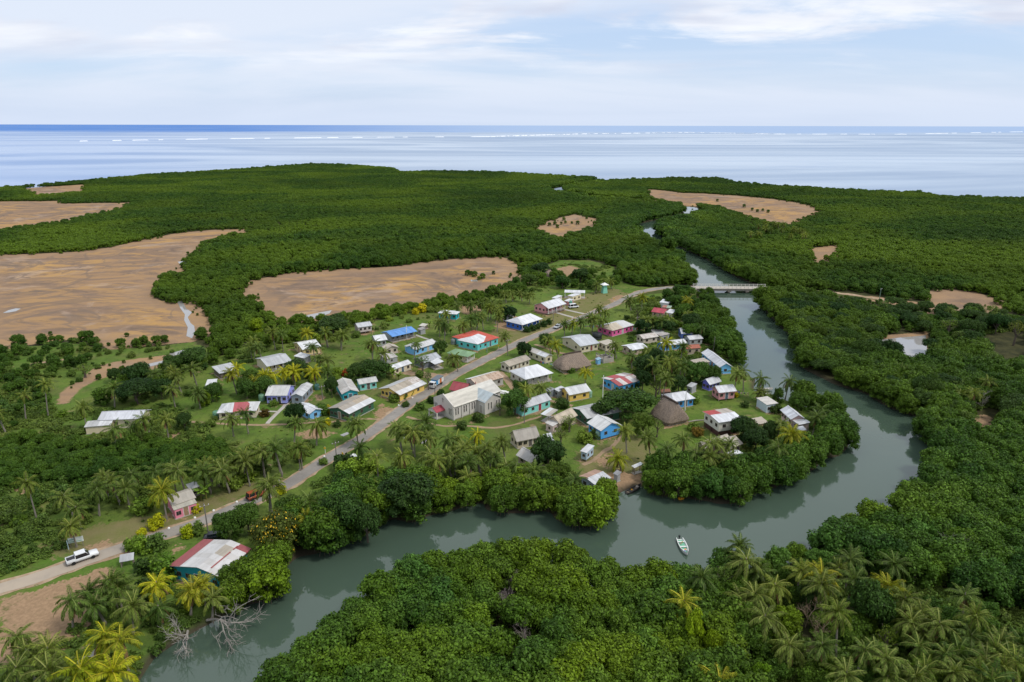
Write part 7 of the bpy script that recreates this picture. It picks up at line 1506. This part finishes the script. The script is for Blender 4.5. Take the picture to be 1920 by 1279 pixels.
for a_ in [(2, (640, 860), 190, 4.6, 'broad', (.9, .98, .78), 'wide spreading dark green'), (2, (470, 915), 70, 3.2, 'broad', DK, 'dark low spreading'), (2, (105, 1205), 120, 5.2, 'broad', DK, 'big round dark green'), (6, (1340, 450), 190, 6.0, 'broad', DK, 'huge domed dark green'), (6, (900, 600), 170, 6.0, 'broad', (.85, .95, .9), 'broad mid green'), (6, (1060, 650), 110, 5.0, 'broad', DK, 'dense dark green'), (6, (760, 700), 130, 5.0, 'mang', (1, 1, 1), 'rounded waterside'),
    (6, (420, 730), 170, 5.5, 'flower', (1.3, .95, .75), 'yellow flowering olive'), (6, (230, 625), 105, 4.2, 'broad', (1.1, 1.2, .9), 'compact dark leaved'), (6, (90, 670), 95, 4.0, 'broad', (1.1, 1.2, .9), 'low domed green'), (6, (370, 1030), 150, 4.5, 'mang', (1.4, 1.3, .7), 'bright yellowish waterside'), (6, (250, 980), 80, 3.5, 'mang', (1.2, 1.2, .9), 'small waterside'),
    (7, (930, 830), 135, 4.5, 'mang', BRT, 'bright green rounded waterside'), (7, (760, 840), 85, 3.8, 'mang', (1.1, 1.1, 1.2), 'bluish green waterside'), (7, (690, 610), 95, 4.0, 'broad', OLV, 'rusty olive'), (7, (620, 690), 80, 4.0, 'broad', DK, 'shady dark'), (8, (720, 590), 100, 4.2, 'broad', DK, 'domed dark green'), (8, (810, 665), 95, 4.0, 'broad', DK, 'wide dark green'), (8, (900, 610), 60, 3.5, 'broad', DK, 'low dark green'), (8, (1100, 415), 75, 4.2, 'broad', BRT, 'leafy bright green'), (8, (960, 370), 40, 3, 'mang', DK, 'small dark'),
    (4, (930, 620), 160, 5.0, 'spread', DK, 'wide dark rain'), (4, (1110, 610), 80, 4.0, 'broad', DK, 'dark'), (4, (940, 510), 90, 4.5, 'broad', (1, 1, 1), 'rounded green'), (4, (1340, 400), 100, 4.5, 'broad', (1.1, 1.15, 1.1), 'broad pale green'), (4, (1200, 440), 70, 4, 'broad', (.9, 1, 1), 'green'), (4, (790, 520), 50, 3, 'broad', DK, 'small dark'), (4, (1270, 840), 55, 3.2, 'broad', DK, 'compact dark'), (4, (1410, 680), 40, 3, 'mang', OLV, 'bushy yellowish'), (4, (1490, 620), 45, 3, 'broad', (1, 1.1, 1), 'leafy green'), (4, (1530, 320), 55, 3.6, 'mang', (1, 1, 1), 'round green'), (4, (1770, 185), 48, 4, 'mang', (1.9, 1.6, .7), 'lime green round'), (4, (580, 490), 65, 2.8, 'sparse', (1.2, 1.1, 1.0), 'pale greyish bush'), (4, (1690, 600), 60, 3.6, 'broad', (1.2, 1.2, .9), 'leafy light green'),
    (3, (430, 600), 75, 4, 'broad', (1.25, 1.3, 1), 'bright leafy'), (3, (300, 615), 65, 3.6, 'broad', (1.1, 1.2, 1), 'leafy round'), (3, (60, 640), 55, 3.4, 'broad', (1, 1.1, 1), 'green'), (3, (1190, 480), 105, 4.2, 'broad', (.8, .9, .8), 'large dark leafy'), (3, (1070, 500), 70, 3.6, 'broad', (1, 1, .9), 'leafy'), (3, (890, 600), 50, 4, 'broad', DK, 'dark slim'), (3, (640, 785), 75, 3.8, 'broad', DK, 'dense dark'), (3, (1520, 440), 55, 4, 'sparse', (.7, .9, 1.1), 'blue green feathery'), (3, (1560, 550), 32, 4, 'sparse', (.6, .8, .8), 'slim dark'), (3, (900, 180), 110, 4.2, 'broad', DK, 'dark rounded'), (3, (650, 480), 90, 4.2, 'broad', DK, 'dark leafy'), (3, (330, 540), 60, 3.5, 'broad', (1.2, 1.2, .8), 'leafy'),
    (1, (1350, 850), 95, 4.5, 'broad', (1.05, 1.2, .95), 'tall leafy green'), (1, (1390, 775), 60, 4.5, 'broad', (1, 1.1, .9), 'leafy green'), (1, (1245, 900), 32, 2.6, 'sparse', DK, 'slim dark'), (1, (1415, 490), 55, 3.4, 'broad', DK, 'bushy dark'), (1, (1310, 240), 60, 4.2, 'broad', DK, 'dark round'), (1, (90, 300), 80, 4, 'broad', DK, 'dark rounded'), (1, (830, 480), 50, 3.6, 'broad', (.9, 1, .9), 'leafy green'), (1, (1560, 430), 50, 3.5, 'broad', (1, 1, .8), 'bushy'), (1, (835, 810), 30, 2.6, 'broad', (.9, 1, .9), 'small leafy'),
    (2, (780, 610), 95, 5, 'broad', DK, 'dark tangled'), (2, (850, 560), 70, 5, 'broad', DK, 'dark leafy'), (2, (1130, 645), 85, 4.6, 'broad', (1.25, 1.35, 1.1), 'light leafy green'), (2, (760, 700), 55, 4, 'broad', DK, 'shady dark'), (2, (1010, 730), 60, 3.6, 'broad', DK, 'dark low'), (2, (725, 235), 48, 4.2, 'sparse', (.75, .8, .85), 'bare grey branched'), (2, (850, 760), 55, 3.2, 'sparse', (.6, .5, .5), 'leafless brown'), (2, (250, 1000), 62, 3.0, 'sparse', (1.0, 1.05, 1.1), 'greyish bushy'), (2, (190, 1090), 60, 3.4, 'sparse', (.9, .9, .8), 'thin brownish'), (2, (760, 1010), 80, 4, 'broad', OLV, 'olive leafy'), (2, (860, 1030), 50, 3.2, 'sparse', (1.1, 1.1, 1.2), 'pale grey'), (2, (1240, 660), 70, 4, 'broad', OLV, 'brownish olive'), (2, (1090, 300), 70, 4.5, 'broad', DK, 'dark leafy'), (2, (900, 330), 80, 4, 'broad', DK, 'dark broad'), (2, (760, 330), 60, 4, 'broad', DK, 'dark green'),
    ('M', (1345, 880), 50, 4.5, 'broad', DK, 'dense dark'), ('M', (1245, 920), 48, 4, 'broad', (1.2, 1.25, .8), 'bright green round'), ('M', (1060, 905), 45, 3.5, 'broad', (1, 1, .9), 'green'), ('M', (1120, 845), 50, 4, 'broad', DK, 'dark'),
    ('R', (1010, 350), 75, 5, 'broad', DK, 'dark leaning'), ('R', (1560, 190), 95, 5.5, 'spread', (1.1, 1.1, 1.0), 'flat topped'), ('R', (1400, 190), 60, 5, 'sparse', (1.3, 1.2, 1.0), 'pale feathery'), ('R', (1740, 150), 75, 5.5, 'spread', (.9, 1, 1), 'flat topped dark'), ('R', (1250, 600), 110, 5.5, 'spread', (1.2, 1.15, .9), 'olive flat topped'), ('R', (830, 340), 100, 5.5, 'spread', (1.2, 1.15, .9), 'wide olive'), ('R', (700, 260), 90, 5.5, 'spread', (1.1, 1.15, .95), 'wide pale green'), ('R', (1870, 220), 60, 6, 'sparse', (1.2, 1.0, .9), 'half bare'), ('R', (500, 230), 60, 5, 'spread', OLV, 'olive brown'),
    ('B', (1070, 700), 130, 5.5, 'broad', (.72, .85, .75), 'huge glossy dark'), ('B', (1150, 900), 70, 3.5, 'sparse', (1.6, 1.2, .7), 'yellowish brown'), ('B', (60, 850), 60, 5, 'mang', (2.0, 1.7, .7), 'lime yellow'), ('B', (170, 930), 55, 4, 'mang', (1.9, 1.6, .7), 'yellow green'), ('B', (440, 1100), 50, 3, 'mang', (1.4, 1.5, .8), 'bright green'), ('B', (230, 560), 60, 4.5, 'sparse', (.9, 1.0, 1.0), 'thin grey green'), ('B', (720, 650), 70, 4, 'broad', DK, 'shadowed dark')]:
    tree(*a_)
# bushes
def bush(c, q, s=1.0, tint=(1, 1, 1), adj='round green', kind=0):
    p = cat_(c, q); o = place('shrub' if kind == 0 else 'banana_plant', (SHRUB if kind == 0 else BANANA)[int(RNG.integers(0, 4 if kind == 0 else 2))], None, (p.x, p.y, G - .02), float(RNG.uniform(0, 6.28))); o.scale = (s, s, s); o.color = (*tint, 1)
    PLANTS.append((o, 'shrub' if kind == 0 else 'banana plant', adj, (p.x, p.y)))
YB = (3.6, 2.3, .35); DKB = (.45, .55, .6); RB = (3.0, .35, .5)
for c, q, s, t_, ad in [(1, (1358, 350), 1.5, DKB, 'clipped dark'), (1, (1432, 378), 1.4, DKB, 'clipped dark'), (1, (1472, 368), 1.4, DKB, 'clipped dark'), (1, (1502, 358), 1.3, DKB, 'clipped dark'), (1, (1550, 340), 1.4, DKB, 'clipped dark'), (1, (1582, 325), 1.3, DKB, 'clipped dark'), (2, (645, 292), 1.2, DKB, 'clipped dark'), (5, (1080, 478), 1.5, YB, 'bright yellow'), (5, (985, 530), .9, YB, 'bright yellow'), (5, (1305, 535), 1.3, (3.2, 2.3, .3), 'yellow green'), (5, (1362, 365), 1.0, YB, 'bright yellow'), (5, (1000, 370), 2.0, (1.1, 1.2, .8), 'upright green'), (5, (1365, 520), 1.3, (1, 1, .9), 'round green'), (5, (1080, 630), 1.9, (.7, .8, .8), 'loose dark'), (5, (1005, 640), 1.8, (1.5, 1.5, .8), 'tall thin'), (5, (935, 630), 1.6, (1.4, 1.4, .9), 'feathery pale'),
    (1, (690, 918), 1.3, (.8, .9, .8), 'round green'), (1, (775, 868), 1.2, DKB, 'dark'), (1, (590, 895), 1.0, DKB, 'small dark'), (1, (1095, 995), 1.4, DKB, 'dark'), (1, (985, 1050), 1.4, DKB, 'dark'), (1, (1680, 905), 1.7, DKB, 'round dark'), (1, (690, 690), 1.3, (.7, .8, .7), 'dark'), (1, (610, 820), 1.4, (1, 1, .8), 'leafy'), (1, (570, 840), 1.3, (1, 1, .8), 'leafy'), (1, (520, 860), 1.3, (1, 1, .8), 'leafy'), (1, (700, 240), 2.2, (3.2, 2.0, .3), 'yellow'), (1, (660, 255), 1.5, (3.0, 1.9, .3), 'yellow'), (1, (180, 680), 1.3, RB, 'crimson'), (1, (940, 820), .9, (1, 1, 1), 'small green'),
    (3, (880, 790), 1.2, (3.4, 1.7, .3), 'golden'), (3, (915, 805), 1.2, (2.6, 1.2, .3), 'orange green'), (3, (855, 880), 1.1, YB, 'bright yellow'), (3, (930, 885), 1.0, DKB, 'dark'), (3, (430, 815), 1.2, (.8, .35, .4), 'maroon'), (3, (490, 740), 1.1, (1.1, 1.2, .9), 'slim green'), (3, (840, 800), 1.8, (.9, 1, .8), 'leafy'), (3, (1360, 690), 1.5, (.9, 1, .8), 'hedge like'), (3, (1410, 670), 1.5, (1, 1, .8), 'hedge like'), (3, (1330, 710), 1.4, (1, 1, .8), 'hedge like'), (3, (1490, 600), 1.3, (.9, .9, .8), 'dark leafy'), (3, (1060, 270), 1.3, (.6, .7, .6), 'upright dark'), (3, (990, 530), 1.0, RB, 'crimson'),
    (2, (1105, 1060), 1.3, (.9, 1, .8), 'leafy'), (2, (440, 1110), 1.5, DKB, 'dark'), (2, (260, 660), 1.2, (.9, 1, .8), 'low green'), (2, (540, 400), 1.2, (.8, .9, .8), 'leafy'), (2, (1100, 870), 1.6, (1, 1.1, .9), 'broad leafy'), (8, (935, 495), 1.5, DKB, 'dark'), (8, (725, 455), 1.1, DKB, 'small dark'), (8, (660, 385), .9, YB, 'yellow'), (7, (735, 310), 1.4, (1.2, 1.3, .9), 'bright leafy'), (7, (870, 400), 1.8, (1.1, 1.15, .8), 'loose green'), (7, (720, 160), 1.6, DKB, 'round dark'), (7, (1650, 360), 1.5, (1.3, .6, .5), 'reddish'), (6, (145, 430), 1.9, (1.2, 1.1, .8), 'upright olive'), (6, (255, 360), 1.6, (1.3, 1.3, .8), 'leafy'), (6, (210, 370), 1.5, (1.2, 1.2, .8), 'leafy'), (6, (465, 465), 1.2, YB, 'yellow'), (6, (940, 350), 2.6, (1.6, 1.7, .9), 'bright green'), (6, (1090, 330), 2.6, (1.5, 1.6, .9), 'bright green'), (6, (765, 262), 1.0, (1, 1.05, 1), 'airy roadside'), (6, (900, 290), 2.2, DKB, 'dark slim'), ('L', (1440, 370), 2.6, (1.1, 1.25, .7), 'leafy bright green'), ('L', (1230, 330), 1.6, DKB, 'low dark'), ('L', (1280, 540), 1.8, DKB, 'dark'), ('L', (1840, 360), 1.5, (.8, .9, .9), 'thin')]:
    bush(c, q, s, t_, ad)
for c, q, s in [(5, (1420, 200), 1.2), (5, (1430, 280), 1.2), (5, (1395, 290), 1.1), (1, (545, 720), 1.1), (1, (460, 690), 1.2), (1, (500, 700), 1.1), (2, (1090, 870), 1.0), (1, (880, 380), 1.0), (1, (905, 400), 1.0), (4, (1500, 715), 1.0), (2, (560, 560), 1.1), (3, (1260, 520), 1.2), (3, (1290, 540), 1.2), (1, (760, 345), 1.0), (2, (1215, 430), 1.1)]: bush(c, q, s * 1.2, (1.2, 1.3, .8), 'broad leaved', 1)
# filling bushes in the rough corners of the village, single plants too
FILL = [(W([(440, 700), (520, 690), (600, 700), (690, 690), (720, 720), (690, 740), (620, 735), (560, 720), (500, 730), (440, 735)]), 5.0, .8, 1.8), (W([(0, 700), (60, 720), (110, 780), (200, 760), (250, 770), (200, 800), (150, 810), (60, 830), (0, 820)]), 7.5, .8, 1.8),
    (W([(0, 930), (60, 920), (140, 935), (240, 915), (310, 925), (230, 960), (120, 1000), (60, 1030), (0, 1040)]), 6.5, .9, 2.2), (W([(980, 860), (1040, 880), (1090, 900), (1150, 920), (1140, 935), (1060, 930), (990, 900)]), 4.0, .7, 1.6), (W([(1180, 690), (1240, 640), (1320, 670), (1340, 690), (1290, 720), (1200, 720)]), 4.5, .9, 1.9),
    (W([(560, 610), (640, 600), (720, 590), (830, 570), (920, 560), (920, 575), (840, 590), (740, 610), (640, 640), (560, 640)]), 5.5, .7, 1.6), (W([(280, 830), (420, 845), (560, 840), (640, 845), (600, 870), (520, 880), (440, 890), (420, 870), (300, 850)]), 4.0, .7, 1.5), (W([(1200, 560), (1300, 570), (1310, 640), (1250, 640), (1200, 600)]), 5.5, .8, 1.8), (W([(1390, 810), (1440, 790), (1500, 800), (1480, 840), (1400, 850), (1330, 860)]), 4.0, .8, 1.8), (W([(250, 1190), (330, 1120), (400, 1100), (420, 1130), (330, 1190), (270, 1250)]), 3.6, .6, 1.4), (W([(1600, 740), (1700, 720), (1850, 780), (1900, 830), (1800, 820), (1700, 780)]), 5.0, 1., 2.2)]
for poly, s, lo, hi in FILL:
    q = np.array(poly); Pp = jgrid(q[:, 0].min(), q[:, 0].max(), q[:, 1].min(), q[:, 1].max(), s, RNG, .5); Pp = Pp[inside(Pp, poly)]; Pp = Pp[free_land(Pp, .5, 1.0)]
    for p in Pp:
        if RNG.uniform() < .3: continue
        bad = False
        for fx, fy, fa, fl, fw in FOOT:
            ca, sa = math.cos(-fa), math.sin(-fa); u_, v_ = (p[0] - fx) * ca - (p[1] - fy) * sa, (p[0] - fx) * sa + (p[1] - fy) * ca
            if abs(u_) < fl + .8 and abs(v_) < fw + .8: bad = True; break
        if bad or len([1 for z_ in PLANTS if z_[1] == 'shrub']) > 285: continue
        o = place('shrub', SHRUB[int(RNG.integers(0, 4))], None, (p[0], p[1], G - .02), float(RNG.uniform(0, 6.28))); sc = float(RNG.uniform(lo, hi)); o.scale = (sc, sc, sc * float(RNG.uniform(.8, 1.2))); k = int(RNG.integers(0, 4)); o.color = (*[(1, 1, 1), (.6, .7, .6), (1.4, 1.4, .8), (.8, .9, 1.0)][k], 1)
        PLANTS.append((o, 'shrub', ['leafy green', 'dark', 'light green', 'greyish green'][k], (p[0], p[1])))
# low ground plants: vines and weeds that nobody could count
G_P = []; G_S = []
for poly, s, lo, hi, k_ in [(W([(0, 700), (110, 775), (330, 760), (420, 830), (300, 900), (250, 930), (130, 960), (120, 1050), (0, 1085), (-150, 1120), (-150, 720)]), 1.5, .6, 1.5, .55), (W([(100, 1200), (270, 1090), (350, 1085), (440, 1110), (400, 1150), (300, 1220), (240, 1290), (60, 1330), (-60, 1300)]), 1.5, .5, 1.2, .5), (W([(500, 960), (620, 890), (900, 870), (1080, 890), (1140, 940), (1000, 960), (800, 965), (600, 1030)]), 1.6, .6, 1.4, .6), (W([(1340, 1060), (1480, 1010), (1700, 1060), (1990, 1180), (1990, 1420), (1380, 1420)]), 1.7, .8, 1.9, .75), (W([(440, 690), (700, 600), (1000, 550), (1150, 500), (1040, 495), (980, 550), (700, 595), (500, 620), (400, 680)]), 2.0, .6, 1.3, .5), (W([(1180, 560), (1300, 555), (1390, 680), (1300, 730), (1180, 720)]), 1.8, .6, 1.3, .45), (W([(280, 825), (640, 835), (560, 900), (300, 880)]), 1.6, .5, 1.2, .45),
    (W([(1200, 880), (1380, 850), (1500, 780), (1600, 800), (1500, 890), (1250, 925)]), 1.8, .6, 1.4, .6), (W([(1560, 720), (1920, 700), (1990, 900), (1750, 850)]), 2.0, .8, 1.8, .6), (W([(1820, 620), (1940, 605), (1960, 700), (1840, 700)]), 1.2, .7, 1.5, .8), (CLEAR, 2.6, .2, .5, .10)]:
    q = np.array(poly); Pp = jgrid(q[:, 0].min(), q[:, 0].max(), q[:, 1].min(), q[:, 1].max(), s, RNG, .6); Pp = Pp[inside(Pp, poly)]; Pp = Pp[RNG.uniform(size=len(Pp)) < k_ * (0.4 + 1.1 * vnoise(Pp, 7.0, .4))]; Pp = Pp[free_land(Pp, .5, .6)]; Pp = Pp[in_frame(Pp, 1.0, .15)]
    for t_ in PATHS: Pp = Pp[polyd(Pp, t_) > 1.6]
    for fx, fy, fa, fl, fw in FOOT:
        d_ = Pp - np.array([fx, fy]); ca, sa = math.cos(-fa), math.sin(-fa); u_, v_ = d_[:, 0] * ca - d_[:, 1] * sa, d_[:, 0] * sa + d_[:, 1] * ca; Pp = Pp[~((np.abs(u_) < fl + .6) & (np.abs(v_) < fw + .6))]
    G_P.append(Pp); G_S.append(RNG.uniform(lo, hi, len(Pp)))
scatter('undergrowth', z3(np.concatenate(G_P), G - .05), np.concatenate(G_S), WEED, 'low green vines and weeds creeping over rough ground', None, [(1.5, 1.5, .9), (1.1, 1.25, .8), (1.7, 1.6, .9)])
L_P = []
for poly, s, k_ in [(W([(-60, 665), (60, 645), (190, 640), (340, 650), (300, 690), (180, 705), (110, 760), (60, 810), (-60, 815)]), 2.4, .38), (W([(0, 905), (150, 905), (250, 915), (180, 960), (110, 1040), (0, 1080), (-150, 1120), (-150, 900)]), 2.4, .26), (W([(100, 790), (160, 740), (330, 720), (420, 720), (420, 800), (330, 815), (200, 830)]), 3.4, .25), (W([(560, 640), (700, 600), (900, 565), (1000, 545), (1000, 560), (840, 592), (700, 622), (580, 660)]), 3.4, .3)]:
    q = np.array(poly); Pp = jgrid(q[:, 0].min(), q[:, 0].max(), q[:, 1].min(), q[:, 1].max(), s, RNG, .6); Pp = Pp[inside(Pp, poly)]; Pp = Pp[RNG.uniform(size=len(Pp)) < k_]; Pp = Pp[free_land(Pp, .3, .6)]
    for fx, fy, fa, fl, fw in FOOT: Pp = Pp[np.hypot(Pp[:, 0] - fx, Pp[:, 1] - fy) > max(fl, fw) + .8]
    L_P.append(Pp)
L_P = np.concatenate(L_P); scatter('light_scrub', z3(L_P, G - .05), RNG.uniform(.35, 1.3, len(L_P)), SHRUB, 'pale green scrub on the slopes and rough land at left', None, [(1.3, 1.35, .8), (.95, 1.15, .8), (1.6, 1.5, .8), (.8, .95, .7)])
# dead trees
def dead(p, me, label, s=1.0, rx=0.0, ry=0.0):
    o = place('dead_tree', me, None, p, float(RNG.uniform(0, 6.28))); o.scale = (s, s, s)
    if rx or ry: o.rotation_euler = (rx, ry, o.rotation_euler[2])
    tag(o, label, 'dead tree', 'dead grey trees'); return o
big = bare_tree(5, 3.6, .24, (.3, -.2), 4, 1.0)
o = dead(at(352, 1183), bare_tree(5, 3.0, .14, (.6, -.5), 4, 1.1, None, (3, 4)), 'fallen bleached dead tree with branches hanging over the creek', 1.45); o.rotation_euler = (R(38), R(25), R(-20))
o = dead(at(388, 1163), bare_tree(8, 3.0, .13, (.5, -.2), 4, 1.1, None, (3, 4)), 'second bleached tangle of bare branches leaning over the water', 1.7); o.rotation_euler = (R(30), R(40), R(10))
for i, (d_, lb) in enumerate(zip(DEAD_SPOTS, ('bare grey thicket nearest the creek in the foreground wood', 'bare grey thicket in the middle of the foreground wood', 'bare grey thicket just below the middle one', 'wide bare grey thicket on the left of a pair', 'wide bare grey thicket on the right of a pair', 'bare grey thicket at the bottom edge of the wood'))):
    q = (d_.x, d_.y, G); dead(q, bare_tree(20 + i, 1.9, .07, (0, 0), 4, .85, M_GREYTWIG, (4, 5)), lb, 1.15)
dead(cat_('B', (1520, 480)), bare_tree(31, 2.4, .1, (.2, 0), 4, .9, M_DEAD), 'bare grey tree in a gap of the right foreground wood', 1.3); dead(cat_('R', (1620, 770)), bare_tree(33, 2.6, .12, (0, 0), 4, .7, M_DEAD), 'whitish dead tree beside the bare clearing on the right bank', 1.1); dead(cat_('B', (690, 830)), bare_tree(35, 2.0, .07, (0, 0), 4, 1.0, plain('dry_twig', (.30, .22, .15), .9)), 'dry brown thicket among the right foreground palms', 1.3); dead(cat_('B', (740, 900)), bare_tree(36, 1.8, .06, (0, 0), 4, 1.0, plain('dry_twig', (.30, .22, .15), .9)), 'second dry brown thicket, below the first, among the palms', 1.3)
# ------------------------------------------------------------------ plants told apart by what they stand beside
for nm, px in (('the lower left corner', (60, 1230)), ('the yellow corner palms', (215, 1215)), ('the bare earth field', (150, 1130)), ('the left palm row', (230, 900)), ('the middle palm row', (520, 860)), ('the far palm clump', (1450, 430)), ('the far bend wood', (1380, 440)), ('the right bank pond', (1700, 650)), ('the right bank clearing', (1830, 790)),
               ('the foreground cove', (1330, 1090)), ('the right foreground palms', (1480, 1150)), ('the tall palm grove', (1540, 1060)), ('the tall leaning palm', (1565, 1200)), ('the lower right corner', (1840, 1230)), ('the upper right grove', (1660, 1080)), ('the right grove edge', (1800, 1130)), ('the middle right grove', (1700, 1180)), ('the lower grove', (1640, 1250)),
               ('the middle salt flat', (760, 585)), ('the big salt flat', (330, 650)), ('the muddy track', (180, 720)), ('the left scrub', (60, 760)), ('the left slope', (40, 960)), ('the roadside grass', (300, 960)), ('the creek bank trees', (700, 930)), ('the lower church palms', (830, 850)), ('the church wood edge', (900, 880)), ('the peninsula palms', (1320, 840)), ('the peninsula tip', (1520, 800)), ('the little landing', (1200, 890)), ('the village green', (1140, 700)), ('the upper creek trees', (1330, 600)), ('the central clump', (1240, 700)), ('the creek palms', (1400, 710)), ('the road bend', (1160, 560)), ('the hill clearing', (1070, 505))):
    v = at(*px); LAND.append((nm, (v.x, v.y), 3.0))
NUM = 'zero one two three four five six seven eight nine ten eleven twelve thirteen fourteen fifteen sixteen seventeen eighteen nineteen twenty'.split()
ORD = 'zeroth first second third fourth fifth sixth seventh eighth ninth tenth eleventh twelfth thirteenth fourteenth fifteenth sixteenth seventeenth eighteenth nineteenth twentieth'.split()
GRP = {}
for r_, cat, adj, xy in PLANTS:
    best = min(LAND, key=lambda s: math.hypot(s[1][0] - xy[0], s[1][1] - xy[1]) - .6 * s[2])
    GRP.setdefault((cat, best[0]), []).append((proj((xy[0], xy[1], 3.0))[0], r_, adj))
for (cat, short), mem in GRP.items():
    mem.sort(key=lambda m: m[0]); n = len(mem)
    for i, (_, r_, adj) in enumerate(mem):
        near_ = 'by' if short[:9] in ('the left ', 'the right') or True else ''
        noun = {'coconut palm': 'palm', 'tree': 'tree', 'shrub': 'shrub', 'banana plant': 'banana'}[cat]
        if n == 1: lb = '%s %s %s %s' % (adj, cat, 'growing beside', short)
        else:
            o_ = 'leftmost' if i == 0 else 'rightmost' if i == n - 1 else (ORD[i + 1] if i < 20 else str(i + 1)) + ' from left'
            lb = '%s %s, %s of %s %ss beside %s' % ('green' if cat == 'banana plant' else adj, noun, o_, NUM[n] if n <= 20 else str(n), noun, short)
        tag(r_, lb, {'coconut palm': 'palm'}.get(cat, cat), {'coconut palm': 'coconut palms', 'tree': 'broadleaf trees', 'shrub': 'village shrubs', 'banana plant': 'banana plants'}[cat])
print('PLANTS', {k: sum(1 for p in PLANTS if p[1] == k) for k in ('coconut palm', 'tree', 'shrub', 'banana plant')}, 'OBJ', len(bpy.data.objects), 'maxgrp', max((len(v), k) for k, v in GRP.items()))
